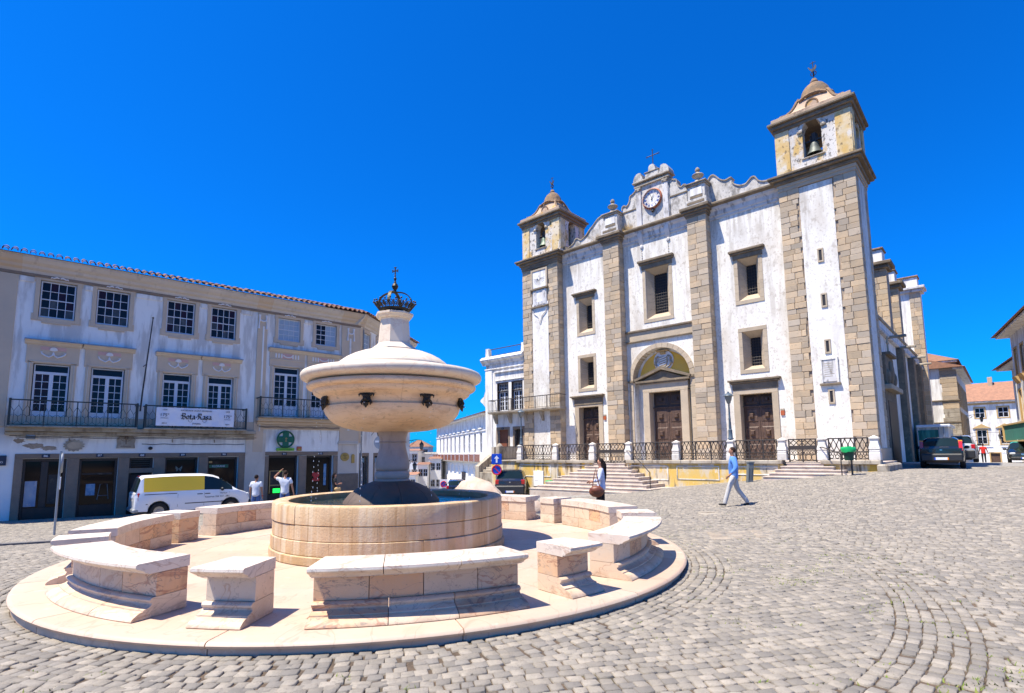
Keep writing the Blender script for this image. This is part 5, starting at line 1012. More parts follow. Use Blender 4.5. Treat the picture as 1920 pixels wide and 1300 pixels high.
for (x0,x1,mt,nm) in ((-27.22,-26.22,'door_red','1'),(-25.60,-24.80,'shop_wood',None)):
    d=wp('door',MB().cbox(x0,x1,yh+.18,yh+.26,1.25,3.36,.005),mt); wp('door_surround',MB().cbox(x0-.17,x0,yh-.03,yh+.3,1.2,3.36,.01).cbox(x1,x1+.16,yh-.03,yh+.3,1.2,3.36,.01).cbox(x0-.17,x1+.16,yh-.03,yh+.3,3.36,3.56,.01),'gran_grey',d)
    if nm: wp('door_panel_line',MB().box(x0+.02,x1-.02,yh+.17,yh+.18,2.05,2.07).box(x0+.7,x0+.78,yh+.17,yh+.18,2.1,2.7),'ink',d); wp('number_plate',MB().cbox(-26.83,-26.63,yh-.05,yh-.02,3.40,3.53,.004),'navy_plate',d)
wp('dark_room',MB().box(-28,-24.7,yh+.37,yh+.39,1.0,7.0),'ink')
# long balcony across house and tower foot
BA=Thing('long_balcony','long stone-floored balcony with black iron rails across the white house and left tower','balcony',FC,(-24.3,27.9,4.6))
yb=27.62
BA.part('balcony_slab',MB().prism([(28.28,4.48),(yb+.1,4.50),(yb-.04,4.55),(yb-.06,4.66),(28.28,4.68)],-27.55,-21.0,'yz'),M['cap_stone'])
for x in (-27.3,-25.9,-24.4,-22.9,-21.25): BA.part('balcony_bracket',MB().prism([(28.28,4.48),(yb+.25,4.48),(yb+.3,4.38),(28.0,4.2),(28.18,3.85),(28.28,3.8)],x-.1,x+.1,'yz'),M['cap_stone'])
balusters(BA,-27.5,-21.05,yb,4.66,5.50,M['iron'],.14)
for x in (-27.5,-21.05): 
    for k in range(5): BA.part('baluster',MB().tube([(x,yb+.13*k,4.7),(x,yb+.13*k,5.48)],.010,4,False),M['iron'])
    BA.part('end_rail',MB().cbox(x-.03,x+.03,yb,28.28,5.45,5.50,.006),M['iron'])
for x in (-26.4,-25.3,-24.2,-23.1,-22.1): BA.part('upright',MB().cbox(x-.02,x+.02,yb-.02,yb+.02,4.66,5.5,.004),M['iron'])
# landing and steps up to the white house door
ST=Thing('house_steps','weathered stone steps and parapet climbing to the red-brown house door','steps',FC,(-25.5,26.5,-.8))
for k in range(6): ST.part('step',MB().cbox(-26.0,-24.75,27.0-.30*(k+1),28.3,-1.8,1.26-.16*k,.02),M['cap_stone'])
ST.part('landing_wall',MB().box(-24.74,-22.46,25.1,28.29,-1.8,1.18),M['ochre_wall']); ST.part('landing_floor',MB().cbox(-24.74,-22.3,25.0,28.29,1.18,1.265,.02),M['cap_stone'])
ST.part('parapet_wall',MB().prism([(25.2,-1.8),(28.29,-1.8),(28.29,1.95),(27.4,1.95),(26.4,1.55),(25.2,.85)],-26.4,-26.05,'yz'),M['cap_stone']); ST.part('parapet_wall',MB().prism([(25.1,1.265),(28.2,1.265),(28.2,2.1),(25.1,2.1)],-24.74,-24.5,'yz'),M['cap_stone'])
ST.part('end_post',MB().cbox(-24.3,-23.95,25.0,25.4,1.265,2.15,.03).lathe([(.2,2.15),(.1,2.3),(0,2.33)],8,(-24.12,25.2,0)),M['cap_stone'])
ST.part('end_post',MB().cbox(-26.45,-26.1,26.9,27.3,1.2,2.1,.03),M['cap_stone'])
balusters(ST,-23.9,-22.5,25.2,1.265,2.12,M['iron'],.12)

# ---------------------------------------------------------------- arcade house along the left side of the square
LB=Thing('town_house','long white three-storey town house with beige trim, balconies and shops','house',FL,(6.5,30.2,-.8))
def lp(nm,mb,mt,parent=None,**k): return LB.part(nm,mb,M[mt],parent,**k)
Y=30.0; S0,S1=-5.0,14.62
up=[(.03,1.24),(1.95,3.17),(4.64,5.85),(6.56,7.75)]; up2=[(9.86,11.07),(11.94,13.18)]
ops=[(a,b,7.66,9.27) for a,b in up]+[(a,b,7.98,9.23) for a,b in up2]+[(a,b,3.08,5.68) for a,b in up]+[(9.73,11.1,3.8,6.5),(11.76,13.1,3.8,6.5)]
shops=[(-.02,1.38,-1.1,1.67),(1.80,3.17,-1.1,1.67),(3.58,4.51,-1.1,1.67),(4.97,6.36,-1.1,1.67),(6.77,8.16,-1.1,1.66),(9.64,11.21,-1.1,1.70),(11.65,13.19,-1.1,1.69)]
lp('front_wall',wall(MB(),S0,S1,-2,10.0,Y,ops+shops,.32),'plaster_clean'); lp('house_body',MB().box(S0,S1,Y+.75,40,-2,10.2),'plaster_clean'); lp('dark_room',MB().box(S0+.1,S1-.1,Y+.70,Y+.74,3,9.5),'ink')
# beige pilasters and strips
for a,b,z0 in ((-1.35,-.68,2.98),(8.80,9.30,1.9),(13.50,14.64,2.45)): lp('corner_pilaster',MB().cbox(a,b,Y-.06,Y+.1,z0,9.35,.01),'beige')
lp('corner_pilaster',MB().cbox(S0,-1.35,Y-.04,Y+.1,-1,9.35,.01),'beige'); lp('white_strip',MB().cbox(9.06,9.14,Y-.085,Y,2.98,8.6,.01).cbox(13.98,14.10,Y-.085,Y,3.1,8.6,.01),'plaster_clean')
lp('floor_band',MB().cbox(-.68,8.8,Y-.04,Y+.1,3.0,3.45,.01),'beige'); lp('ground_pier',MB().cbox(8.46,9.44,Y-.05,Y+.1,-1.2,2.9,.01),'beige_mould'); lp('ground_pier',MB().cbox(13.45,14.64,Y-.03,Y+.1,-1.2,2.45,.01),'beige_mould'); lp('granite_base',MB().cbox(13.38,14.72,Y-.09,Y+.1,-1.2,.62,.02),'gran_grey'); lp('pilaster_foot',MB().cbox(13.42,14.68,Y-.12,Y+.1,2.3,2.42,.02).cbox(13.46,14.66,Y-.09,Y+.1,2.42,2.5,.02),'beige_mould')
lp('white_capital',MB().cbox(-.64,-.18,Y-.05,Y+.05,9.1,9.34,.02).cbox(1.50,1.80,Y-.05,Y+.05,9.1,9.32,.02).cbox(3.40,4.45,Y-.05,Y+.05,9.12,9.34,.02).cbox(6.10,6.38,Y-.05,Y+.05,9.1,9.32,.02).cbox(7.98,8.5,Y-.05,Y+.05,9.1,9.32,.02).cbox(11.3,11.75,Y-.05,Y+.05,9.1,9.3,.02),'plaster_clean')
# eaves
cp=[(Y+.1,9.48),(Y-.06,9.48),(Y-.10,9.60),(Y-.22,9.68),(Y-.26,9.78),(Y-.40,9.88),(Y-.50,10.02),(Y-.52,10.12),(Y+.3,10.12)]
for a,b,mt in ((S0,-.6,'beige'),(-.6,8.70,'beige_mould'),(8.70,9.45,'beige'),(9.45,13.4,'beige_mould'),(13.4,14.95,'beige')): lp('eaves_cornice',MB().prism(cp,a,b,'yz'),mt)
lp('eaves_shadow_band',MB().cbox(S0,14.7,Y-.08,Y+.05,9.36,9.48,.01),'gran_grey')  # dark strip built to stand in for shade under the eaves
def tiles(T_,p0,p1,dirx,diry,step=.285,L=.62,z=10.12,parent=None):
    n=int(hypot(p1[0]-p0[0],p1[1]-p0[1])/step); an=atan2(diry,dirx)
    for i in range(n):
        x,y=p0[0]+(p1[0]-p0[0])*(i+.5)/n,p0[1]+(p1[1]-p0[1])*(i+.5)/n; b=MB(); r=.115+random.uniform(-.008,.008); vs=[]; k=7; dz=random.uniform(-.012,.012)
        for e,(d,rz) in enumerate(((0,0),(L,.20))):
            for j in range(k):
                t=pi*j/(k-1); off=r*cos(t)*(1-.12*e); vs.append((x+dirx*d-diry*off,y+diry*d+dirx*off,z+dz+rz+r*.95*sin(t)))
            for j in range(k):
                t=pi*j/(k-1); off=(r-.022)*cos(t)*(1-.12*e); vs.append((x+dirx*d-diry*off,y+diry*d+dirx*off,z+dz+rz+(r-.022)*.95*sin(t)))
        fs=[(j,j+1,2*k+j+1,2*k+j) for j in range(k-1)]+[(k+j,3*k+j,3*k+j+1,k+j+1) for j in range(k-1)]+[(j,k+j,k+j+1,j+1) for j in range(k-1)]
        b.add(vs,fs); T_.part('roof_tile',b,M['tile'],parent,smooth=60)
lp('roof_plane',MB().quad((S0,Y-.60,10.13),(14.95,Y-.60,10.13),(14.95,Y+2.6,11.0),(S0,Y+2.6,11.0)),'tile')
tiles(LB,(S0,Y-.72),(14.95,Y-.72),0,1)
tiles(LB,(S0,Y-.18),(14.95,Y-.18),0,1,z=10.34)
# sash windows with shaped surrounds
def surround(poly,y0,y1,mt='beige',parent=None): return lp('window_surround',MB().prism(poly,y0,y1),mt,parent)
def frame4(nm,x0,x1,z0,z1,o,y0,mt,parent=None,ox=None):
    ox=ox or o; return lp(nm,MB().cbox(x0-ox,x0,y0,Y+.05,z0-o,z1+o,.01).cbox(x1,x1+ox,y0,Y+.05,z0-o,z1+o,.01).cbox(x0,x1,y0,Y+.05,z1,z1+o,.01).cbox(x0,x1,y0,Y+.05,z0-o,z0,.01),mt,parent)
def ornament(xc,z,s,parent):
    for q in (-1,1): lp('relief_scroll',MB().tube([(xc+q*.02,Y-.08,z+.02*s),(xc+q*.10*s,Y-.09,z+.05*s),(xc+q*.2*s,Y-.09,z),(xc+q*.27*s,Y-.08,z+.02*s),(xc+q*.30*s,Y-.08,z-.03*s)],[.03*s,.035*s,.03*s,.03*s,.01*s],5),'relief',parent)
for (a,b),z0,z1 in [((a,b),7.66,9.27) for a,b in up]+[((a,b),7.98,9.23) for a,b in up2]:
    k=(a>9); gl='glass' if not k else 'glass_blind'
    fn=(lambda i,j: 'glass_curtain' if (j<2 and (i*7+j*3+int(a*5))%5<2) else ('glass_red' if (i+j+int(a))%4==0 else 'glass')) if not k else None
    if k and a>11: fn=lambda i,j: 'glass' if i<2 else 'glass_blind'
    w=casement(LB,a+.02,b-.02,z0+.02,z1-.02,Y+.10,4,4,gl=gl,glf=fn)
    s=frame4('window_surround',a,b,z0,z1,.16,Y-.05,'beige'); xc=(a+b)/2
    lp('surround_ear',MB().cbox(a-.22,a-.155,Y-.045,Y+.05,z0-.16,z0+.14,.008).cbox(b+.155,b+.22,Y-.045,Y+.05,z0-.16,z0+.14,.008).cbox(a-.20,a-.155,Y-.045,Y+.05,z1-.1,z1+.12,.008).cbox(b+.155,b+.20,Y-.045,Y+.05,z1-.1,z1+.12,.008).cbox(a+.12,b-.12,Y-.06,Y+.05,z0-.25,z0-.155,.01),'beige',s)
    pl=[(xc-.45,z1+.155)]+[(xc+.40*cos(t)*1.0,z1+.17+.13*sin(t)) for t in np.linspace(pi,0,9)]+[(xc+.45,z1+.155)]; lp('surround_crest',MB().prism(pl,Y-.05,Y+.05),'beige',s); ornament(xc,z1+.13,1.0,s)
# french windows
def french(a,b,z0,z1,hz,kind):
    xc=(a+b)/2; s=frame4('window_surround',a,b,z0,z1,.0,Y-.05,'beige') if False else None
    s=lp('window_surround',MB().cbox(a-.2,a,Y-.06,Y+.05,z0,z1+.1,.01).cbox(b,b+.2,Y-.06,Y+.05,z0,z1+.1,.01).cbox(a-.26,b+.26,Y-.06,Y+.05,z1+.0,hz-.14,.012),'beige')
    lp('surround_line',MB().cbox(a-.14,a-.10,Y-.085,Y-.05,z0,z1,.008).cbox(b+.10,b+.14,Y-.085,Y-.05,z0,z1,.008).cbox(a-.14,b+.14,Y-.085,Y-.05,z1+.06,z1+.10,.008),'beige_mould',s)
    lp('window_hood',MB().prism([(Y-.02,hz-.16),(Y-.12,hz-.13),(Y-.2,hz-.05),(Y-.30,hz-.02),(Y-.30,hz),(Y-.02,hz)],a-.33,b+.33,'yz'),'beige_mould',s); lp('hood_flashing',MB().cbox(a-.35,b+.35,Y-.33,Y,hz,hz+.04,.006),'zinc',s)
    if kind==0:
        lp('pink_panel',MB().cbox(xc-.42,xc+.42,Y-.075,Y-.05,z1+.58,z1+.72,.006),'pink',s)
        b_=MB()
        for t in np.linspace(.15,pi-.15,7): b_.tube([(xc,Y-.09,z1+.55),(xc+.13*cos(t),Y-.10,z1+.58+.13*sin(t))],[.02,.035],5)
        lp('relief_shell',b_,'relief',s)
        for q in (-1,1): lp('relief_scroll',MB().tube([(xc,Y-.08,z1+.5),(xc+q*.03,Y-.09,z1+.36),(xc+q*.14,Y-.09,z1+.28),(xc+q*.26,Y-.09,z1+.33),(xc+q*.36,Y-.09,z1+.40),(xc+q*.40,Y-.09,z1+.48),(xc+q*.33,Y-.09,z1+.48)],[.02,.03,.035,.03,.035,.035,.015],5),'relief',s)
    else:
        for k in range(9):
            if 3<=k<=5: continue
            lp('relief_flute',MB().cbox(a+.02+.15*k,a+.10+.15*k,Y-.09,Y-.05,z1+.48,z1+.72,.015),'relief',s)
        lp('pink_panel',MB().cbox(xc-.28,xc+.28,Y-.08,Y-.05,z1+.46,z1+.74,.006),'pink',s); lp('relief_swag',MB().tube([(xc+.24*cos(t),Y-.10,z1+.66+.12*sin(t)) for t in np.linspace(pi,2*pi,8)],.035,5),'relief',s); lp('surround_line',MB().cbox(a-.2,b+.2,Y-.10,Y-.05,z1+.38,z1+.42,.01),'beige_mould',s)
    # transom light + two leaves
    zt=z1-.40; casement(LB,a+.03,b-.03,zt+.02,z1-.02,Y+.12,1,1,fw=.045)
    for (p,q) in ((a+.03,xc),(xc,b-.03)):
        l=LB.part('window_leaf',MB().cbox(p,q,Y+.09,Y+.15,z0+.02,z0+.52,.01),M['win_white']); lp('leaf_panel',MB().cbox(p+.1,q-.1,Y+.08,Y+.12,z0+.12,z0+.44,.02),'win_white',l)
        casement(LB,p,q,z0+.52,zt+.02,Y+.12,2,5,fw=.07,gl='glass_red' if a<1 and p==a+.03 else 'glass')
for a,b in up: french(a,b,3.08,5.68,6.62,0)
for a,b in ((9.73,11.1),(11.76,13.1)): french(a,b,3.8,6.5,7.46,1)
# corner swags
for xc in (9.05,14.05):
    for q in (-1,1): lp('relief_tassel',MB().tube([(xc+q*.18,Y-.09,9.2),(xc+q*.17,Y-.10,9.0),(xc+q*.2,Y-.10,8.7),(xc+q*.2,Y-.09,8.45)],[.07,.04,.03,.06],6),'relief'); 
    lp('relief_swag',MB().tube([(xc+.18*cos(t),Y-.10,9.0+.14*sin(t)) for t in np.linspace(pi,2*pi,8)],.045,6),'relief')
# slabs and balconies (each balcony a thing of its own)
lp('balcony_band',MB().cbox(-.66,8.82,Y-.5,Y+.1,2.80,2.97,.02).cbox(-.66,8.82,Y-.25,Y+.1,2.66,2.80,.03),'cap_stone'); lp('balcony_band',MB().cbox(8.86,13.7,Y-.5,Y+.1,3.50,3.68,.02).cbox(8.9,13.7,Y-.25,Y+.1,3.36,3.50,.03),'beige')
for (x0,x1,z0,z1,l) in ((-.56,3.66,3.0,4.08,'dark green iron balcony without a banner on the left of the town house'),(3.98,8.24,3.0,4.06,'dark green iron balcony carrying the white banner'),(8.90,13.4,3.70,4.74,'dark green iron balcony above the pharmacy sign')):
    B_=Thing('iron_balcony',l,'balcony',FL,((x0+x1)/2,Y-.4,z0),'iron balconies of the town house'); y=Y-.7
    B_.part('balcony_floor',MB().cbox(x0-.03,x1+.03,y-.06,Y-.1,z0-.05,z0+.02,.015),M['cap_stone']); balusters(B_,x0,x1,y,z0,z1,M['iron_green'],.26,True)
    for x in (x0,x1):
        B_.part('corner_upright',MB().cbox(x-.04,x+.04,y-.04,y+.04,z0,z1+.03,.008),M['iron_green']); B_.part('end_rail',MB().cbox(x-.025,x+.025,y,Y-.02,z1-.05,z1,.006),M['iron_green'])
        for k in range(4): B_.part('baluster',MB().tube([(x,y+.16*k,z0),(x,y+.16*k,z1-.04)],.01,4,False),M['iron_green'])
    for k in (1,2,3): B_.part('upright',MB().cbox(x0+(x1-x0)*k/4-.02,x0+(x1-x0)*k/4+.02,y-.02,y+.02,z0,z1,.004),M['iron_green'])
# ground floor: granite shopfronts
lp('granite_lintel',MB().cbox(-.28,8.48,Y-.05,Y+.1,1.68,1.88,.01),'gran_grey'); lp('granite_lintel',MB().cbox(9.44,13.44,Y-.05,Y+.1,1.70,1.90,.01),'gran_grey')
for a,b in ((-.28,-.02),(1.38,1.80),(3.17,3.58),(4.51,4.97),(6.36,6.77),(8.16,8.48),(9.44,9.64),(11.21,11.65),(13.19,13.44)): lp('granite_pier',MB().cbox(a+.002,b-.002,Y-.05,Y+.3,-1.2,1.678,.012),'gran_grey')
for i,(a,b,z0,z1) in enumerate(shops):
    yy=Y+.22
    s=lp('shopfront',MB().cbox(a,a+.10,yy,yy+.08,-1.0,z1,.01).cbox(b-.10,b,yy,yy+.08,-1.0,z1,.01).cbox(a+.1,b-.1,yy,yy+.08,z1-.12,z1,.01).cbox(a+.1,b-.1,yy,yy+.08,-1.0,-.35,.01),'shop_wood')
    if i==0: lp('door_stile',MB().cbox((a+b)/2-.12,(a+b)/2+.12,yy,yy+.08,-.35,z1-.12,.01),'shop_wood',s)
    if i==2:
        lp('shop_door',MB().cbox(a+.1,b-.1,yy+.02,yy+.08,-1,.92,.01),'gran_grey' if False else 'door_dark',s); lp('granite_lintel',MB().cbox(a,b,Y-.04,Y+.3,.98,1.20,.01),'gran_grey'); 
        for k in range(3): lp('vent_slat',MB().cbox(a+.1,b-.1,yy-.02,yy+.05,1.27+.1*k,1.31+.1*k,.005),'plastic',s)
    lp('shop_glass',MB().quad((a+.1,yy+.05,-.35),(b-.1,yy+.05,-.35),(b-.1,yy+.05,z1-.12),(a+.1,yy+.05,z1-.12)),'glass_shop' if i in (1,3) else 'glass_shop',s)
    # what shows in the window: posters on the glass
    P=lambda x0_,x1_,za,zb,mt: lp('window_poster',MB().cbox(x0_,x1_,yy+.03,yy+.046,za,zb,.002),mt,s)
    if i==0: P(a+.12,a+.5,-.3,.75,'poster'); P(a+.85,a+1.22,-.22,1.0,'shop_dark')
    if i==1: P(a+.3,a+.62,.05,.55,'poster_blue'); P(a+.12,a+1.2,.95,1.02,'shop_dark')
    if i==1: lp('display_stand',MB().tube([(a+.72,yy+.03,-.15),(a+.8,yy+.03,.52),(a+1.05,yy+.03,.52),(a+1.12,yy+.03,-.15)],.014,4).tube([(a+.75,yy+.03,.02),(a+1.1,yy+.03,.02)],.012,4),'gal',s)
    if i==3:
        for q in (-1,1): lp('butterfly_sticker',MB().quad((a+.62,yy+.035,1.12),(a+.62+q*.14,yy+.035,1.26),(a+.62+q*.13,yy+.035,1.12)).quad((a+.62,yy+.035,1.12),(a+.62+q*.11,yy+.035,1.10),(a+.62+q*.08,yy+.035,.98)),'lamp_glass',s)
    if i==4: P(a+.12,a+1.0,1.12,1.28,'green_sign'); P(a+.1,a+.25,1.36,1.46,'ochre_trim')
    if i==5: P(a+.18,a+.85,.02,.88,'shop_dark'); lp('green_led_sign',MB().cbox(a+.36,a+.72,yy+.0,yy+.045,-.28,-.05,.004),'led',s); lp('display_board',MB().cbox(a+.15,a+.2,yy+.01,yy+.045,-.3,.9,.004).cbox(a+.82,a+.87,yy+.01,yy+.045,-.3,.9,.004).cbox(a+.2,a+.82,yy+.01,yy+.045,.86,.9,.004).cbox(a+.2,a+.82,yy+.01,yy+.045,.1,.15,.004),'ochre_trim',s)
    if i==6: lp('red_poster',MB().cbox(a+.45,a+.85,yy+.0,yy+.045,.25,.4,.005).prism([(a+.65,.32),(a+.86,.58),(a+.84,.72),(a+.74,.76),(a+.65,.69),(a+.56,.76),(a+.46,.72),(a+.44,.58)],yy,yy+.045),'red_sign',s); P(a+1.1,a+1.25,.0,1.2,'poster_blue')
LB.part('shop_interior',MB().box(S0+.2,13.3,Y+.66,Y+.69,-1.1,2.0),M['shop_dark'])
lp('pharmacy_panel',MB().cbox(9.62,13.27,Y-.02,Y+.05,1.94,3.0,.005),'plaster_clean'); lp('wall_moulding',MB().cbox(9.3,13.5,Y-.06,Y+.05,3.1,3.36,.01),'beige')
# carved reliefs over the shops
for xc,zc,k in ((1.57,2.23,0),(3.40,2.40,1)):
    pl=[(xc+(.38 if i%2 else .31)*cos(2*pi*i/28),zc+(.27 if i%2 else .22)*sin(2*pi*i/28)) for i in range(28)] if k==0 else [(xc-.35,2.1),(xc+.35,2.1),(xc+.32,2.3),(xc+.35,2.52)]+[(xc+.30*cos(t),2.54+.22*sin(t)) for t in np.linspace(.1,pi-.1,9)]+[(xc-.35,2.52),(xc-.32,2.3)]
    r=lp('carved_plaque',MB().prism(pl,Y-.06,Y),'cap_stone')
    if k==0: lp('plaque_oval',MB().prism([(xc+.24*cos(t),zc+.15*sin(t)) for t in np.linspace(0,2*pi,20)[:-1]],Y-.09,Y-.05),'frame_stone',r); lp('plaque_ring',MB().ring((0,0,0),1,.08,'y',20,4),'cap_stone',r) if False else None
    else:
        lp('plaque_figure',MB().ring((xc,Y-.07,2.56),.06,.02,'y',10,4).tube([(xc-.06,Y-.07,2.72),(xc+.06,Y-.07,2.62)],.015,4).tube([(xc+.06,Y-.07,2.72),(xc-.06,Y-.07,2.62)],.015,4).tube([(xc,Y-.07,2.5),(xc,Y-.07,2.28)],.02,4).tube([(xc+.2*cos(t),Y-.07,2.55+.14*sin(t)) for t in np.linspace(pi+.3,2*pi-.3,7)],.012,4),'gran_grey',r)
        lp('plaque_lettering',MB().box(xc-.2,xc+.2,Y-.066,Y-.058,2.16,2.21),'gran_grey',r)
# wing turning down the street
FWg=Frame(0,0,0)
cpos=FL.w(14.62,30.0); wang=radians(80.5)                     # wing runs away from the square
FWg=Frame(cpos.x,cpos.y,wang)
WL=8.9
WG=Thing('town_house_wing','street wing of the town house running away beside the column','house',FWg,(4,.2,-1))
WG.part('front_wall',wall(MB(),0.0,WL,-4,10,0.0,[(.55+2.0*i,1.45+2.0*i,7.98,9.2) for i in range(4)]+[(.5+2.0*i,1.5+2.0*i,-1.1,1.6) for i in range(4)],.3),M['plaster_clean']); WG.part('house_body',MB().box(0.1,WL,.5,8,-4,10),M['plaster_clean'])
WG.part('beige_strip',MB().cbox(-.02,.34,-.07,.05,2.4,9.4,.01),M['beige']); WG.part('eaves_cornice',MB().prism([(c[0]-Y,c[1]) for c in cp],-.3,WL,'yz'),M['beige_mould']); WG.part('roof_plane',MB().quad((-.3,-.6,10.13),(WL,-.6,10.13),(WL,2.6,11.0),(-.3,2.6,11.0)),M['tile']); tiles(WG,(-.3,-.72),(WL,-.72),0,1)
for i in range(4):
    a,b=.55+2.0*i,1.45+2.0*i; casement(WG,a,b,7.98,9.2,.1,3,4,gl='glass_blind' if i<2 else 'glass'); s=WG.part('window_surround',MB().cbox(a-.15,a,-.05,.05,7.8,9.35,.01).cbox(b,b+.15,-.05,.05,7.8,9.35,.01).cbox(a,b,-.05,.05,9.2,9.45,.01).cbox(a,b,-.05,.05,7.75,7.98,.01),M['beige'])
    a,b=.5+2*i,1.5+2*i; d=WG.part('shop_door',MB().cbox(a,b,.2,.26,-1.1,1.6,.01),M['glass_shop']); WG.part('granite_surround',MB().cbox(a-.14,a,-.04,.2,-1.3,1.6,.01).cbox(b,b+.14,-.04,.2,-1.3,1.6,.01).cbox(a-.14,b+.14,-.04,.2,1.6,1.8,.01),M['gran_grey'],d); WG.part('window_poster',MB().cbox(a+.08,b-.25,.17,.198,-.9,1.2,.002),M['poster'],d); WG.part('window_poster',MB().cbox(a+.1,b-.1,.17,.198,1.22,1.5,.002),M['poster_blue'],d)

# ---------------------------------------------------------------- streets beyond
def box_house(nm,lab,F,x0,x1,y0,depth,z0,z1,roof,wins,group=None,trim=None,roofh=1.2,over=.4,body='plaster_clean',eave='plaster_clean'):
    T_=Thing(nm,lab,'house',F,((x0+x1)/2,y0,z0),group)
    T_.part('wall',wall(MB(),x0,x1,z0,z1,y0,[w[:4] for w in wins],.22).box(x0+.01,x1-.01,y0+.23,y0+depth,z0,z1),M[body])
    T_.part('eaves',MB().cbox(x0-over*.6,x1+over*.6,y0-over*.75,y0+.2,z1-.18,z1,.03),M[eave])
    if roof=='gable': T_.part('roof',MB().prism([(y0-over,z1),(y0+depth+over,z1),(y0+depth/2,z1+roofh)],x0-over,x1+over,'yz'),M['tile_far'])
    elif roof=='hip' and depth>x1-x0: w_=(x1-x0)/2; T_.part('roof',MB().add([(x0-over,y0-over,z1),(x1+over,y0-over,z1),(x1+over,y0+depth+over,z1),(x0-over,y0+depth+over,z1),((x0+x1)/2,y0+w_,z1+roofh),((x0+x1)/2,y0+depth-w_,z1+roofh)],[(0,1,4),(1,2,5,4),(2,3,5),(3,0,4,5)]),M['tile_far'])
    elif roof=='hip': T_.part('roof',MB().add([(x0-over,y0-over,z1),(x1+over,y0-over,z1),(x1+over,y0+depth+over,z1),(x0-over,y0+depth+over,z1),(x0+depth*.45,y0+depth/2,z1+roofh),(x1-depth*.45,y0+depth/2,z1+roofh)],[(0,1,5,4),(1,2,5),(2,3,4,5),(3,0,4)]),M['tile_far'])
    else: T_.part('roof',MB().box(x0,x1,y0,y0+depth,z1,z1+.12),M['cap_stone'])
    for w in wins:
        a,b,c,d=w[:4]; k=w[4] if len(w)>4 else 'w'
        if k=='d': wd=T_.part('door',MB().cbox(a,b,y0+.14,y0+.2,c,d,.01),M['door'])
        elif k=='p': wd=T_.part('blind_panel',MB().quad((a,y0+.14,c),(b,y0+.14,c),(b,y0+.14,d),(a,y0+.14,d)),M['plaster_clean']); continue
        else:
            wd=T_.part('window',MB().cbox(a,a+.06,y0+.12,y0+.2,c,d,.005).cbox(b-.06,b,y0+.12,y0+.2,c,d,.005).cbox((a+b)/2-.03,(a+b)/2+.03,y0+.12,y0+.2,c,d,.005).cbox(a,b,y0+.12,y0+.2,(c+d)/2-.03,(c+d)/2+.03,.005).cbox(a,b,y0+.12,y0+.2,c,c+.06,.005).cbox(a,b,y0+.12,y0+.2,d-.06,d,.005),M['win_white']); T_.part('pane',MB().quad((a,y0+.18,c),(b,y0+.18,c),(b,y0+.18,d),(a,y0+.18,d)),M['glass'],wd)
        if trim: T_.part('window_trim',MB().cbox(a-.14,a,y0-.03,y0+.1,c-.14,d+.14,.01).cbox(b,b+.14,y0-.03,y0+.1,c-.14,d+.14,.01).cbox(a,b,y0-.03,y0+.1,d,d+.14,.01).cbox(a,b,y0-.03,y0+.1,c-.14,c,.01),M[trim],wd)
    return T_
# long white building on the right of the descending street (faces the street, runs away to the left)
az=radians(-17.4); P0=Vector((-3.3,66.0)); # near end
FS=Frame(P0.x,P0.y,atan2(-cos(az),-sin(az)))     # x runs back towards the square, facade looks left
wl_=[]; Ls=36
for i in range(10):
    x=-2.2-3.3*i; wl_+=[(x-.55,x+.55,1.75,4.3),(x-.95,x+.95,-1.65,.1,'p')]
for i,x in enumerate((-4.5,-12,-15,-18.5,-22.5,-26,-29.5)): wl_.append((x-.6,x+.6,-4.5,-2.3 if i else -2.2,'d'))
LW=box_house('long_white_house','long white house with a brown lattice balcony lining the descending street','' and None or FS,-Ls,0.3,0,12,-6,6.6,'gable',wl_,roofh=2.2,over=1.0)
LW.part('wooden_balcony_floor',MB().cbox(-Ls,0.3,-.75,0,.55,.68,.02),M['cap_stone'])
for i in range(12): 
    x0_=-Ls+i*3.02; l=LW.part('lattice_panel',MB().cbox(x0_+.1,x0_+2.9,-.78,-.73,1.5,1.58,.01).cbox(x0_+.1,x0_+2.9,-.78,-.73,.70,.78,.01),M['door_red'])
    for k in range(9): LW.part('lattice_slat',MB().cbox(x0_+.12+.31*k,x0_+.30+.31*k,-.77,-.74,.78,1.5,.008),M['door_red'],l)
    LW.part('white_post',MB().cbox(x0_-.06,x0_+.06,-.82,-.70,.68,1.65,.01),M['win_white'])
for i in range(10): x=-2.2-3.3*i; LW.part('window_hood',MB().cbox(x-.85,x+.85,-.22,.05,4.72,4.92,.03),M['plaster_clean'])
LW.part('string_course',MB().cbox(-Ls,.3,-.12,.02,4.45,4.6,.02),M['plaster_clean']); LW.part('gateway',MB().cbox(-13.8,-11.3,-.05,.2,-4.6,-.9,.02),M['shop_wood'])
# stepped white houses down the hill on the left of the gap
FD=Frame(0,0,0)
hs_=[(-22.2,-17.2,112,-8,3.2,'hip','pale house with an orange hipped roof beyond the wall lantern'),(-17.4,-13.3,99,-8,1.9,'flat','white house stepping down the street with a mauve upper wall'),(-19.0,-16.6,95,-8,2.3,'gable','white house with a row of small windows half hidden by the fountain column'),(-15.3,-13.8,88,-8,.0,'gable','small white house with a tiled canopy above two windows'),(-16.9,-15.2,85,-8,-1.5,'gable','low white house with a brown tiled hood in the descending street'),(-13.7,-11.9,90,-8,.9,'gable','narrow white house beside the long white house')]
for (a,b,y,z0,z1,rf,l) in hs_:
    ws=[]; n=max(2,int((b-a)/1.5))
    for i in range(n):
        xm=a+(b-a)*(i+.5)/n
        for zz in (z1-1.9,z1-4.6): ws.append((xm-.35,xm+.35,zz,zz+1.2))
    box_house('hill_house',l,FD,a,b,y,5,z0,z1,rf,ws,'houses down the descending street',trim='gran_grey' if b<-16 else None,roofh=1.5 if rf=='hip' else .35,over=.3)
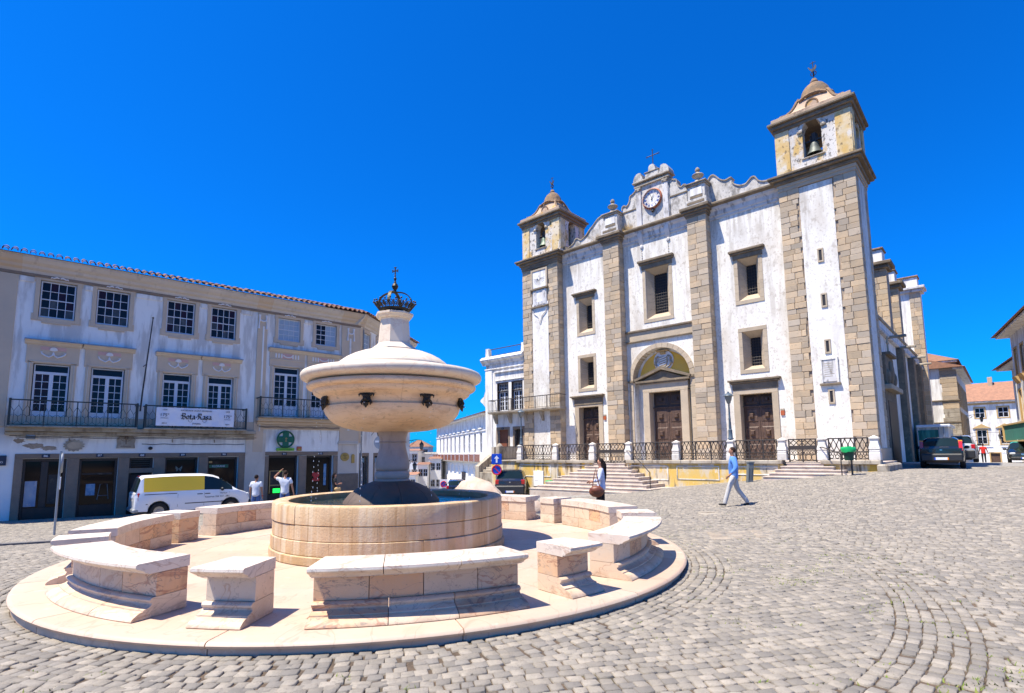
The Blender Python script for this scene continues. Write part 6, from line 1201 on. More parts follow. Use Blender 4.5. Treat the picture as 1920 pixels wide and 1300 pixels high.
# right-hand street: buildings beyond the church
def FCp(u,v): return FC.w(u,v)
QB=box_house('stone_quoin_house','white house with dark stone quoins and tiled roof behind the church',FC,-7.5,-2.86,62,14,-.5,9.55,'hip',[],roofh=1.3,over=.35)
for j in range(24): QB.part('stone_block',MB().cbox(-3.95+random.uniform(-.08,.08),-2.80,61.95,62.5,.2+.385*j,.2+.385*(j+1)-.012,.02),M['granite'] if j>12 else M['cap_stone'])
QB.part('string_course',MB().cbox(-7.4,-2.7,61.85,62.2,5.9,6.02,.02).cbox(-7.4,-2.75,61.9,62.2,3.95,4.03,.02),M['dark_stone']); QB.part('stone_frieze',MB().cbox(-4.1,-2.78,61.9,62.4,9.0,9.5,.02),M['dark_stone'])
FSd=Frame(FC.w(-2.84,62.3).x,FC.w(-2.84,62.3).y,FC.rot+pi/2)     # right flank of the street: x runs away
sw=[]; 
for i in range(6): sw+=[(1.2+2.4*i,2.3+2.4*i,5.6,7.6),(1.2+2.4*i,2.3+2.4*i,2.6,4.9)]
box_house('shaded_street_house','shaded side of the street house running away behind the black hatchback',FSd,0,15.5,.0,6,-1,8.9,'gable',sw,trim='ochre_trim',roofh=1.2,over=.7)
# end of the street: white house with ochre trim
PE=Vector((64,68)); FE=Frame(PE.x,PE.y,radians(-41))
wE=[(-4.2,-3.25,5.6,6.9),(-1.95,-.95,5.6,6.9),(-4.2,-3.25,2.2,4.0),(-1.95,-.95,2.2,4.0),(-3.1,-2.2,-1.6,1.0,'d'),(.9,1.9,5.6,6.9),(.9,1.9,2.2,4.0),(-7,-6,5.6,6.9)]
HE=box_house('street_end_house','white house with ochre window trim closing the end of the right street','' and None or FE,-12,9,0,9,-4,7.75,'gable',wE,trim='ochre_trim',roofh=2.8,over=.5)
HE.part('ochre_band',MB().cbox(-12,9,-.06,.05,7.3,7.5,.02).cbox(-12,9,-.06,.05,-.6,-.4,.02),M['ochre_trim']); HE.part('chimney',MB().cbox(-2.6,-2.1,3.5,4.2,9.0,11.2,.03),M['plaster_pink'])
for x in (-3.72,-1.45): HE.part('window_pediment',MB().prism([(x-.9,4.25),(x+.9,4.25),(x,4.8)],-.15,.05),M['ochre_trim'])
for x in (-3.72,-1.45): balusters(HE,x-.75,x+.75,-.4,1.9,2.7,M['iron'],.25)
# right edge: two shaded houses with deep eaves
PR=Vector((38.2,40.6)); FR=Frame(PR.x,PR.y,radians(90-34)+pi)   # facade looks left, x runs towards the viewer
wr=[]
for i in range(5): wr+=[(.9+2.1*i,1.8+2.1*i,7.1,9.0),(.9+2.1*i,1.8+2.1*i,3.7,5.9)]
RH=box_house('shaded_corner_house','shaded white house with ochre trim and deep tiled eaves at the right edge','' and None or FR,0,13,0,10,-1,10.3,'hip',wr,trim='ochre_trim',roofh=1.6,over=1.0)
RH.part('shop_bay',MB().cbox(.5,12,-1.0,0,2.2,3.3,.02),M['green_net'],label='green slatted awning box'); RH.part('awning_frame',MB().cbox(.4,12.1,-1.08,.0,3.3,3.42,.01).cbox(.4,12.1,-1.08,0,2.1,2.2,.01).cbox(.4,.55,-1.1,-.98,2.2,3.3,.01),M['ochre_trim'])
for x in (1.35,3.45,5.55): RH.part('sill_bracket',MB().prism([(-.02,6.9),(-.3,6.9),(-.02,6.4)],x-.6,x+.6,'yz'),M['ochre_trim'])
PR2=Vector((47.4,50.6)); FR2=Frame(PR2.x,PR2.y,radians(90-34)+pi)
box_house('shaded_street_house','shaded house with a jutting dark eave next along the right-hand side','' and None or FR2,0,11,0,8,-1,9.2,'hip',[(1+2*i,1.8+2*i,5.6,7.4) for i in range(4)],trim='ochre_trim',roofh=1.5,over=1.3)
# ---------------------------------------------------------------- lettering
def text_mesh(s, size, mt, extrude=0.002, sx=1.0):
    cu=bpy.data.curves.new('lettering','FONT'); cu.body=s; cu.size=size; cu.align_x='CENTER'; cu.align_y='CENTER'; cu.extrude=extrude
    o=bpy.data.objects.new('lettering',cu); COL.objects.link(o); bpy.context.view_layer.update()
    me=bpy.data.meshes.new_from_object(o.evaluated_get(bpy.context.evaluated_depsgraph_get())); bpy.data.objects.remove(o); bpy.data.curves.remove(cu)
    me.materials.clear(); me.materials.append(mt)
    if sx!=1: me.transform(Matrix.Diagonal((sx,1,1,1)))
    return me
def letters(T_,s,size,x,y,z,mt,parent=None,nm='lettering',sx=1.0,tilt=0.0):
    o=link(nm,text_mesh(s,size,M[mt],.002,sx),parent or T_.o); o.location=(x-T_.b[0],y-T_.b[1],z-T_.b[2]); o.rotation_euler=(radians(90),0,0) if not tilt else (radians(90),tilt,0); return o
# blackletter drawn with a broad nib
GL={'B':([[(0,1.0),(.12,1.1),(.22,1.02),(.22,.1),(.1,0),(.0,.08)],[(.22,.98),(.5,1.1),(.62,.92),(.58,.7),(.3,.56)],[(.3,.56),(.62,.5),(.7,.25),(.5,0),(.22,.04)],[(-.12,.55),(-.05,.7),(.22,.62)]],.82),
    'o':([[(.1,.6),(.04,.15),(.22,.0),(.42,.12),(.46,.5),(.26,.66),(.1,.58)]],.56),
    't':([[(.14,.9),(.14,.1),(.28,0),(.4,.1)],[(.0,.62),(.36,.62)]],.42),
    'a':([[(.06,.56),(.24,.66),(.40,.56),(.40,.1),(.52,.0)],[(.40,.36),(.12,.28),(.06,.1),(.2,0),(.40,.12)]],.56),
    '-':([[(.04,.36),(.3,.40)]],.38),
    'R':([[(0,1.0),(.12,1.1),(.22,1.02),(.22,.1),(.1,0),(.0,.08)],[(.22,.98),(.5,1.1),(.62,.9),(.56,.66),(.3,.54)],[(.32,.54),(.48,.4),(.6,.08),(.74,0),(.84,.1)],[(-.12,.55),(-.05,.7),(.22,.62)]],.86),
    's':([[(.42,.58),(.24,.66),(.08,.54),(.14,.4),(.36,.26),(.40,.1),(.22,0),(.04,.1)]],.50)}
def blackletter(T_,s,x,y,z,h,mt,parent):
    tot=sum(GL[c][1] for c in s)*h; cx=x-tot/2; nx,nz=.085*h,.10*h
    for c in s:
        b=MB()
        for st in GL[c][0]:
            for (xa,za),(xb,zb) in zip(st,st[1:]):
                A=(cx+xa*h,z+za*h); B=(cx+xb*h,z+zb*h); yy=y-random.uniform(0,.0012)
                q=[(A[0]-nx,yy,A[1]-nz*.8),(A[0]+nx,yy,A[1]+nz*.8),(B[0]+nx,yy,B[1]+nz*.8),(B[0]-nx,yy,B[1]-nz*.8)]; b.quad(*q)
        T_.part('letter',b,mt,parent); cx+=GL[c][1]*h
BN=Thing('banner','white banner with blackletter lettering tied to the balcony railing','banner',FL,(6.02,29.22,3.13))
gx=np.linspace(4.38,7.66,25); mb=MB(); 
yb_=lambda x,z: 29.235+.012*sin(x*5+z*9)+.008*sin(x*13-z*7)
for xa,xb in zip(gx,gx[1:]):
    for za,zb in zip(np.linspace(3.13,3.98,7),np.linspace(3.13,3.98,7)[1:]): mb.quad((xa,yb_(xa,za),za),(xb,yb_(xb,za),za),(xb,yb_(xb,zb),zb),(xa,yb_(xa,zb),zb))
cl=BN.part('cloth',mb,M['banner'],smooth=60)
mb2=MB().box(4.38,7.66,29.262,29.268,3.13,3.98); BN.part('backing',mb2,M['banner'],cl)
yt=29.208
blackletter(BN,'Bota-Rasa',6.02,yt,3.46,.245,M['ink'],cl)
letters(BN,'SOCIEDADE UNIÃO EBORENSE',.095,6.0,yt,3.86,'ink',cl); letters(BN,'ÉVORA',.11,6.02,yt,3.24,'ink',cl)
for xq in (4.70,7.36):
    letters(BN,'1839',.10,xq,yt,3.86,'ink',cl); letters(BN,'175º',.20,xq,yt,3.62,'ink',cl); letters(BN,'ANIVERSÁRIO',.05,xq,yt,3.48,'ink',cl); letters(BN,'2014',.10,xq,yt,3.24,'ink',cl)
for xq in (5.75,6.35): BN.part('flourish',MB().ring((xq,yt,3.40),.08,.006,'y',14,4),M['ink'],cl)
for xq in (4.4,5.5,6.6,7.64): BN.part('tie',MB().tube([(xq,29.23,3.96),(xq,29.3,4.05)],.006,4),M['plastic'],cl)
# house numbers on the lintel
for n_,xq in (('86',.68),('87',2.48),('88',4.04),('89',5.66),('90',7.46),('91',10.42),('92',12.42)):
    p=LB.part('number_plate',MB().cbox(xq-.13,xq+.13,29.92,29.95,1.715,1.855,.004),M['navy_plate']); letters(LB,n_,.13,xq,29.912,1.785,'white_sign',p,nm='numeral',sx=1.15)
letters(LB,'KLORANE',.13,7.32,30.244,1.20,'win_white')
letters(WH,'1',.10,-26.73,28.243,3.465,'white_sign',nm='numeral')
# pharmacy sign, brass plates, small wall fittings
PS=Thing('pharmacy_sign','round dark green pharmacy cross sign above a lime green strip','sign',FL,(10.42,29.8,2.0))
c_=(10.42,29.80,2.56)
PS.part('sign_ring',MB().ring(c_,.43,.045,'y',32,8),M['green_sign'],smooth=60)
d=PS.part('sign_disc',MB().prism([(c_[0]+.40*cos(t),c_[2]+.40*sin(t)) for t in np.linspace(0,2*pi,33)[:-1]],29.84,29.93),M['plaster_clean'])
PS.part('cross_bars',MB().cbox(c_[0]-.155,c_[0]+.155,29.76,29.84,c_[2]-.39,c_[2]+.39,.01).cbox(c_[0]-.39,c_[0]-.156,29.76,29.84,c_[2]-.155,c_[2]+.155,.01).cbox(c_[0]+.156,c_[0]+.39,29.76,29.84,c_[2]-.155,c_[2]+.155,.01),M['green_sign'],d)
PS.part('palm_emblem',MB().tube([(c_[0],29.75,c_[2]-.10),(c_[0],29.75,c_[2]+.08)],.014,5).tube([(c_[0]-.05,29.75,c_[2]-.10),(c_[0]+.05,29.75,c_[2]-.10)],.012,5).tube([(c_[0]-.06,29.75,c_[2]+.02),(c_[0],29.75,c_[2]+.10),(c_[0]+.06,29.75,c_[2]+.02)],.012,5),M['ochre_trim'],d)
s_=PS.part('lime_strip',MB().cbox(9.98,10.90,29.80,29.93,1.95,2.10,.01),M['lime']); letters(PS,'Farmácia Portuguesa',.085,10.44,29.79,2.025,'green_sign',s_)
PS.part('bracket',MB().tube([(10.42,29.85,2.56),(10.42,29.99,2.56)],.03,6),M['green_sign'])
ob=solo('alarm_box','small orange-brown box under the white pharmacy panel','box',FL,(11.2,29.97,2.0),MB().cbox(11.07,11.33,29.88,29.97,1.95,2.18,.012),M['orange_sign'])
LB.part('alarm_label',MB().cbox(11.13,11.27,29.874,29.881,2.0,2.05,.002),M['lime'])
bp=Thing('brass_plaque','oval brass plaque on the beige corner pier of the town house','plaque',FL,(13.86,29.94,1.35)); q=bp.part('plate',MB().prism([(13.86+.26*cos(t),1.58+.24*sin(t)) for t in np.linspace(0,2*pi,25)[:-1]],29.91,29.95),M['brass'])
for k,t in enumerate(('ORDEM','DE','AVIZ')): letters(bp,'·'*0+['CAFÉ','DE','ARCADA'][k] if False else t,.085,13.86,29.905,1.67-.09*k,'ink',q)
bp2=solo('brass_plaque','narrow brass plaque beside the oval one on the corner pier','plaque',FL,(14.35,29.94,1.2),MB().cbox(14.26,14.46,29.91,29.95,1.22,1.62,.01).prism([(14.36+.10*cos(t),1.62+.12*sin(t)) for t in np.linspace(0,pi,9)],29.91,29.95),M['brass'])
sp_=Thing('street_sign','dark blue enamel sign with white lettering at the left edge of the town house','sign',FL,(-.85,29.9,1.6)); q=sp_.part('plate',MB().cbox(-1.35,-.52,29.88,29.93,1.42,1.82,.01),M['navy_plate'])
for k,t in enumerate(('PRAÇA','DO GIRALDO')): letters(sp_,t,.10,-.92,29.874,1.70-.15*k,'white_sign',q)
# wires along the balcony band
for i,(zz,a,b) in enumerate(((2.62,-.5,8.9),(2.56,-.3,8.8),(2.30,4.0,8.4),(3.25,8.9,13.4),(3.20,9.0,13.4))):
    pts=[(a+(b-a)*t,29.72 if zz>2.5 else 29.97,zz-.03*sin(t*pi*5)**2) for t in np.linspace(0,1,26)]; LB.part('wall_cable',MB().tube(pts,.013,4,False),M['plastic'])
for (xq,zq) in ((.15,2.62),(4.33,2.1)): LB.part('junction_box' if xq<1 else 'flood_lamp',MB().cbox(xq-.15,xq+.15,29.8,29.97,zq-.14,zq+.14,.02) if xq<1 else MB().ell((xq,29.86,zq),(.09,.12,.08),8,6).tube([(xq,29.9,zq),(xq,29.99,zq+.05)],.02,5),M['gal'] if xq<1 else M['plastic'])
for xq in (5.2,7.0,1.4): LB.part('pipe_stub',MB().tube([(xq,29.98,2.52),(xq,29.90,2.38)],.025,5),M['cap_stone'])
mp=solo('flag_mast','dark slanting flag mast fixed between the two balconies','mast',FL,(3.77,29.1,3.75),MB().tube([(3.77,29.35,3.76),(3.80,29.28,4.6),(3.97,28.95,8.02)],[.035,.034,.022],7).ell((3.97,28.95,8.04),.045,8,6).tube([(3.78,29.3,4.0),(3.78,29.98,4.05)],.025,5).tube([(3.86,29.15,5.9),(3.86,29.98,5.9)],.02,5),M['plastic'],smooth=60)
def wall_lantern(F,x,y,z,reach,lab,nm='wall_lantern',dirx=0):
    T_=Thing(nm,lab,'lantern',F,(x,y,z)); yl=y-reach
    T_.part('bracket',MB().tube([(x,y,z+.35),(x,y-reach*.5,z+.42),(x,yl,z+.38)],.02,5).tube([(x,y,z-.1),(x,y-reach*.3,z+.1),(x,y-reach*.6,z+.38)],.014,5).tube([(x,yl,z+.38),(x,yl,z+.28)],.015,5).ring((x,y-reach*.3,z+.26),.10,.012,'x',10,4),M['iron'])
    g=T_.part('lantern',MB().lathe([(.09,z-.28),(.15,z+.05)],6,(x,yl,0)),M['lamp_glass']); T_.part('lantern_cap',MB().lathe([(.18,z+.04),(.13,z+.14),(.06,z+.22),(.03,z+.29),(0,z+.30)],6,(x,yl,0)),M['iron'],g); T_.part('lantern_frame',MB().lathe([(.0,z-.33),(.10,z-.3),(.095,z-.27)],6,(x,yl,0)),M['iron'],g)
    for k in range(6):
        a=2*pi*k/6; T_.part('frame_bar',MB().tube([(x+.092*cos(a),yl+.092*sin(a),z-.28),(x+.155*cos(a),yl+.155*sin(a),z+.05)],.010,4),M['iron'],g)
wall_lantern(FL,-1.0,30,3.25,.9,'black wall lantern on a scrolled bracket at the left end of the first balcony')
wall_lantern(FWg,2.0,0,3.0,.55,'black wall lantern beside the fountain column just below the bowl'); wall_lantern(FWg,8.7,0,2.35,1.0,'black lantern on a long bracket in front of the far orange roof')
wall_lantern(FWg,8.5,0,.85,.55,'lower black lantern right of the fountain column')
# down pipe on the wing
WG.part('down_pipe',MB().tube([(.4,-.1,9.3),(.4,-.1,-1.2)],.05,6),M['gal'])

rr=random.Random(5)
for (xc,zc,w,h) in ((.25,2.22,.34,.12),(.75,2.12,.36,.10),(-.2,2.42,.2,.1)):
    pl=[(xc+w*cos(t)*rr.uniform(.6,1.1),zc+h*sin(t)*rr.uniform(.6,1.2)) for t in np.linspace(0,2*pi,22)[:-1]]; LB.part('peeled_patch',MB().prism(pl,29.992,30.0),M['mortar'])
# ---------------------------------------------------------------- signs, bins, bollards
def gp(x,y): return gz(x,y)
def pole_sign(lab,x,y,zc,build,yaw,h=None):
    z0=gp(x,y); F=Frame(x,y,yaw); T_=Thing('road_sign',lab,'road sign',F,(0,0,z0)); T_.part('pole',MB().tube([(0,.03,z0-.1),(0,.03,zc+.35)],.03,8),M['gal']); build(T_,zc); return T_
def disc(T_,zc,r,mt,y=0.0,nm='sign_disc',parent=None): return T_.part(nm,MB().prism([(r*cos(t),zc+r*sin(t)) for t in np.linspace(0,2*pi,29)[:-1]],y-.012,y),M[mt],parent)
def back_sign(T_,zc): d=disc(T_,zc,.30,'gal',-.0); T_.part('clamp',MB().cbox(-.05,.05,-.05,.09,zc+.1,zc+.14,.01).cbox(-.05,.05,-.05,.09,zc-.14,zc-.1,.01),M['gal'],d); T_.part('sign_label',MB().cbox(-.24,-.06,-.02,-.012,zc+.02,zc+.1,.002),M['win_white'],d)
pole_sign('round grey traffic sign seen from behind beside the fountain column',-5.75,23.6,2.22,lambda T_,z:(disc(T_,z,.30,'gal',.07),T_.part('clamp',MB().cbox(-.05,.05,-.02,.06,z+.1,z+.14,.01).cbox(-.05,.05,-.02,.06,z-.14,z-.1,.01),M['gal']),T_.part('sign_label',MB().cbox(-.24,-.08,.05,.057,z+.0,z+.08,.002),M['win_white'])),.2)
def edge_sign(T_,zc): d=disc(T_,zc,.30,'gal',0.0); T_.part('sign_ring',MB().ring((0,-.015,zc),.27,.03,'y',26,5),M['gal'],d); T_.part('lower_plate',MB().cbox(-.2,.2,-.02,-.0,zc-.78,zc-.42,.005),M['white_sign'])
pole_sign('grey sign post with a round sign seen edge-on in front of the shops',-13.55,16.3,1.55,edge_sign,radians(128.5))
def blue_pair(T_,zc):
    q=T_.part('arrow_plate',MB().cbox(-.30,.30,-.02,0,zc-.02,zc+.58,.01),M['blue_sign']); T_.part('white_arrow',MB().prism([(-.05,zc+.06),(.05,zc+.06),(.05,zc+.30),(.15,zc+.30),(0,zc+.48),(-.15,zc+.30),(-.05,zc+.30)],-.03,-.021),M['white_sign'],q)
    d=disc(T_,zc-.36,.30,'blue_sign',0,'prohibition_disc'); T_.part('red_ring',MB().ring((0,-.012,zc-.36),.265,.035,'y',28,6),M['red_sign'],d); T_.part('red_bar',MB().prism([(-.21,zc-.17),(-.17,zc-.13),(.21,zc-.55),(.17,zc-.59)],-.03,-.013),M['red_sign'],d)
pole_sign('blue one-way arrow sign above a round no-parking sign behind the dark car',-.95,32.0,1.08,blue_pair,.03)
def noparking(T_,zc): q=T_.part('white_plate',MB().cbox(-.4,.4,-.01,0,zc-.4,zc+.5,.01),M['white_sign']); d=disc(T_,zc,.32,'blue_sign',-.012,'prohibition_disc',q); T_.part('red_ring',MB().ring((0,-.03,zc),.28,.045,'y',24,6),M['red_sign'],d); T_.part('red_bar',MB().prism([(-.22,zc-.18),(-.18,zc-.22),(.22,zc+.18),(.18,zc+.22)],-.05,-.03),M['red_sign'],d)
pole_sign('small round no-parking sign down the street above a car roof',-7.0,55.0,-1.35,noparking,.1)
z0=gp(10.0,23.2); BLD=Thing('bollard','slim grey metal bollard leaning slightly in front of the terrace wall','bollard',W0,(10.05,23.2,z0)); b=MB().cbox(9.93,10.17,23.1,23.3,z0-.1,z0+.86,.02); b.v=[(x+.10*(z-z0),y,z) for x,y,z in b.v]; q=BLD.part('bollard_body',b,M['bollard']); b=MB().cbox(9.985,10.0,23.09,23.1,z0+.15,z0+.62,.003).cbox(10.09,10.105,23.09,23.1,z0+.15,z0+.62,.003); b.v=[(x+.10*(z-z0),y,z) for x,y,z in b.v]; BLD.part('bollard_groove',b,M['plastic'],q); b=MB().cbox(9.91,10.19,23.08,23.32,z0+.84,z0+.90,.015); b.v=[(x+.10*(z-z0),y,z) for x,y,z in b.v]; BLD.part('bollard_cap',b,M['bollard'],q)
def litter_bin(u,v,lab,h=.9,s=1.0):
    z=gc(u,v); T_=Thing('litter_bin',lab,'bin',FC,(u,v,z),'green litter bins by the terrace')
    T_.part('bin_post',MB().tube([(u+.05,v+.12,z-.1),(u+.05,v+.12,z+h)],.035,6),M['plastic']); T_.part('bin_body',MB().lathe([(.13*s,z+h-.42),(.135*s,z+h-.40),(.19*s,z+h+.02)],14,(u,v,0)),M['bin_green'],smooth=40)
    b=MB().lathe([(.185*s,z+h-.06),(.215*s,z+h-.10),(.23*s,z+h-.02),(.215*s,z+h+.05),(.19*s,z+h+.09),(.15*s,z+h+.03),(.13*s,z+h-.1)],18,(u,v,0)); b.v=[(x+random.gauss(0,.012),y+random.gauss(0,.012),zz+random.gauss(0,.016)) for x,y,zz in b.v]; T_.part('bin_liner',b,M['bag_green'],smooth=70)
litter_bin(-4.42,23.6,'litter bin with a bright green liner at the right end of the terrace',1.02,1.1); litter_bin(-19.6,24.6,'litter bin with a bright green liner left of the pyramid stair',.75,1.0)
mb=MB().cbox(-21.1,-20.35,24.95,25.03,-.28,.62,.01).cbox(-20.95,-20.75,24.94,25.0,.05,.12,.005); solo('meter_box','white meter box on the yellow terrace wall behind the dark car','box',FC,(-20.7,25,-.2),mb,M['plaster_clean'])
# rough marble rocks behind the bench ring
def rock(x,y,r,h,seed,lab,peak=0.0):
    rr=random.Random(seed); b=MB(); n,m=16,9; z0=gp(x,y)-.15; vs=[]
    for i in range(m+1):
        t=i/m
        for j in range(n):
            a=2*pi*j/n; rad=r*(1-t**2.2)**.5*(1+.22*sin(2*a+seed)+.12*sin(5*a+2*seed)+rr.uniform(-.06,.06)); vs.append((x+rad*cos(a)+peak*t,y+rad*sin(a)*.75,z0+h*t*(1+.16*sin(a*2+seed)*(1-t))+rr.uniform(-.02,.02)))
    fs=[(i*n+j,i*n+(j+1)%n,(i+1)*n+(j+1)%n,(i+1)*n+j) for i in range(m) for j in range(n)]; b.add(vs,fs)
    return solo('marble_rock',lab,'rock',W0,(x,y,z0),b,M['rock'],'rough marble rocks behind the bench ring',smooth=40)
rock(-.95,18.2,.90,1.40,3,'tall pointed pale marble rock in front of the dark car',-.30); rock(.35,18.0,.62,.72,8,'low rounded pale marble rock beside the tall one')

# ---------------------------------------------------------------- vehicles
def vehicle(nm,lab,cat,F,base,group,paint,st,cells,wheels,wr=.31,ground=0.0,roofpaint=None,extra=None):
    """st: stations (x, zlow, zbelt, ztop, wlow, wbelt, wtop); cells: {(station,ring):part}"""
    T_=Thing(nm,lab,cat,F,base,group); bx,by,bz=base
    ra=wr+.075; src=[]; new=[]
    offs=[xw+ra*d for xw,_ in wheels for d in (-1.0,-.96,-.80,-.45,0,.45,.80,.96,1.0)]
    for i in range(len(st)):
        new.append(st[i]); src.append(i)
        if i<len(st)-1:
            for x in sorted(o for o in offs if st[i][0]+.004<o<st[i+1][0]-.004):
                t=(x-st[i][0])/(st[i+1][0]-st[i][0]); new.append(tuple(p+(q-p)*t for p,q in zip(st[i],st[i+1]))); src.append(i)
    st=[]
    for s_ in new:
        zl=s_[1]
        for xw,_ in wheels:
            d=(s_[0]-xw)/ra
            if abs(d)<1: zl=max(zl,wr+ra*sqrt(1-d*d))
        st.append((s_[0],zl)+tuple(s_[2:]))
    cells={(i,j):cells.get((src[i],j),'body') for i in range(len(st)) for j in range(8)}
    w0=max(s_[4] for s_ in st); bxs=MB().box(bx+st[0][0]+.15,bx+st[-1][0]-.15,by-w0+.24,by+w0-.24,bz+.2,bz+.74); T_.part('underbody',bxs,M['plastic'])
    rings=[]
    for (x,zl,zb,zt,wl,wb,wt) in st:
        z1_=zl+(zb-zl)*.42; h=[(wl*.80,zl),(wl,zl+.03),(wb+.015,max(z1_,zl+.05)),(wb,max(zb-.10*(zb-zl),zl+.08)),(wb-.015,zb),(wt+.03,zt-.09*min(1,(zt-zb)/.4+.15)),(wt-.10,zt-.012),(0,zt)]
        rings.append([(x,y,z) for y,z in h]+[(x,-y,z) for y,z in reversed(h[:-1])])
    K=len(rings[0]); parts={}
    def put(p,quad):
        if p in('yellow_panel','side_glass'): p=(p,quad[0][1]>0)
        parts.setdefault(p,MB()).quad(*[(bx+x,by+y,bz+z) for x,y,z in quad])
    for i in range(len(st)-1):
        for j in range(K-1):
            jj=min(j,K-2-j); p=cells.get((i,jj),'body')
            qd=[rings[i][j],rings[i+1][j],rings[i+1][j+1],rings[i][j+1]]
            if p!='body' and p[0]!='-':
                c=Vector((0,0,0))
                for q in qd: c+=Vector(q)/4
                n_=(Vector(qd[1])-Vector(qd[0])).cross(Vector(qd[3])-Vector(qd[0])); 
                if n_.length>1e-6:
                    n_.normalize(); d=c-Vector((c.x,0,.7)); 
                    if n_.dot(d)<0: n_=-n_
                    qo=[tuple(Vector(q)+n_*.004) for q in qd]; put(p,qo)
                    if 'glass' not in p: put('body',qd)
                    else: put('frame',[tuple(Vector(q)-n_*.05) for q in qd])
            else: put('body',qd)
    for i in (0,len(st)-1): parts['body'].add([(bx+x,by+y,bz+z) for x,y,z in rings[i]],[tuple(range(K))])
    P={'body':paint,'frame':'plastic','side_glass':'car_glass','windscreen_glass':'car_glass','rear_glass':'car_glass','yellow_panel':'yellow_paint','roof_panel':roofpaint or paint}
    names={'frame':'cabin_interior','side_glass':'side_window','windscreen_glass':'windscreen','rear_glass':'rear_window'}
    for p,mbv in parts.items():
        p=p[0] if isinstance(p,tuple) else p
        if p=='body':
            me=mesh_of('body',mbv,M[paint],base); bm=bmesh.new(); bm.from_mesh(me); bmesh.ops.remove_doubles(bm,verts=bm.verts,dist=.0005); bmesh.ops.recalc_face_normals(bm,faces=bm.faces); bm.to_mesh(me); bm.free(); me.shade_smooth(); me.set_sharp_from_angle(angle=radians(38)); link('body',me,T_.o)
        elif p in('side_glass','rear_glass','windscreen_glass'):
            # one object per connected pane
            me=mesh_of(p,mbv,M[P[p]],base); bm=bmesh.new(); bm.from_mesh(me); bmesh.ops.remove_doubles(bm,verts=bm.verts,dist=.002); bm.to_mesh(me); bm.free(); me.shade_smooth(); link(names[p],me,T_.o)
        else: T_.part(names.get(p,p),mbv,M[P.get(p,paint)],smooth=40)
    for (x,w) in wheels:
        for s in (-1,1):
            y=s*w; a=MB().lathe([(wr*.6,-.09),(wr*.93,-.10),(wr,-.06),(wr,.06),(wr*.93,.10),(wr*.6,.10)],24); a.v=[(bx+x+p,by+y+r,bz+wr+q) for p,q,r in a.v]; wh=T_.part('tyre',a,M['tyre'],smooth=50)
            a=MB().lathe([(0,.07*s),(wr*.2,.085*s),(wr*.25,.06*s),(wr*.6,.075*s),(wr*.66,.09*s)],20); 
            a.v=[(bx+x+p,by+y+r,bz+wr+q) for p,q,r in a.v]; T_.part('rim',a,M['rim'],wh,smooth=40)
    if extra: extra(T_,bx,by,bz)
    return T_
def bxp(T_,nm,mt,x0,x1,y0,y1,z0,z1,c=.02,parent=None): return T_.part(nm,MB().cbox(x0,x1,y0,y1,z0,z1,c),M[mt],parent)
def mirrors(T_,bx,by,bz,x,z,w,mt):
    for s in (-1,1): T_.part('wing_mirror',MB().ell((bx+x,by+s*(w+.10),bz+z),(.07,.11,.08),10,7).tube([(bx+x,by+s*w*.97,bz+z-.05),(bx+x,by+s*(w+.08),bz+z-.02)],.03,5),M[mt],smooth=60)
# white panel van
def van_extra(T_,bx,by,bz):
    for s in (-1,1):
        l=bxp(T_,'tail_lamp','tail',bx-2.16,bx-1.98,by+s*.80-.07,by+s*.80+.07,bz+.72,bz+1.10,.03); bxp(T_,'lamp_band','headlamp',bx-2.165,bx-1.99,by+s*.80-.072,by+s*.80+.072,bz+.86,bz+.93,.01,l)
        bxp(T_,'side_rail','plastic',bx-1.92,bx-.75,by+s*.895-.012,by+s*.895+.012,bz+1.0,bz+1.035,.008)
        bxp(T_,'rub_strip','plastic',bx-.45,bx+1.05,by+s*.905-.012,by+s*.905+.012,bz+.56,bz+.60,.008)
        for xh in (.12,.42): bxp(T_,'door_handle','plastic',bx+xh-.12,bx+xh+.1,by+s*.90-.02,by+s*.90+.02,bz+.93,bz+.965,.012)
        for xh in (-.72,.28,1.28): bxp(T_,'door_seam','plastic',bx+xh-.004,bx+xh+.004,by+s*.902-.006,by+s*.902+.006,bz+.45,bz+1.0,.002)
        bxp(T_,'headlamp','headlamp',bx+1.93,bx+2.16,by+s*.66-.13,by+s*.66+.13,bz+.74,bz+.90,.04); bxp(T_,'fuel_cap','plastic',bx-1.86,bx-1.78,by+s*.9-.01,by+s*.9+.01,bz+.60,bz+.66,.01)
    bxp(T_,'rear_bumper','gal',bx-2.30,bx-2.05,by-.84,by+.84,bz+.28,bz+.46,.05); bxp(T_,'front_bumper','plastic',bx+2.08,bx+2.26,by-.80,by+.80,bz+.24,bz+.58,.06); bxp(T_,'number_plate','plate_white',bx-2.26,bx-2.235,by-.26,by+.26,bz+.86,bz+.97,.005); bxp(T_,'roof_brake_lamp','tail',bx-2.08,bx-2.02,by-.15,by+.15,bz+1.74,bz+1.77,.01); bxp(T_,'rear_badge','chrome',bx-2.25,bx-2.235,by-.06,by+.06,bz+.74,bz+.82,.01)
    mirrors(T_,bx,by,bz,.98,1.12,.86,'plastic')
    letters(T_,'Reservas 266 222 138',.105,bx+.78,by-.912,bz+.80,'ink',nm='lettering'); letters(T_,'Horta.pt',.085,bx+1.05,by-.912,bz+.94,'ink',nm='lettering')
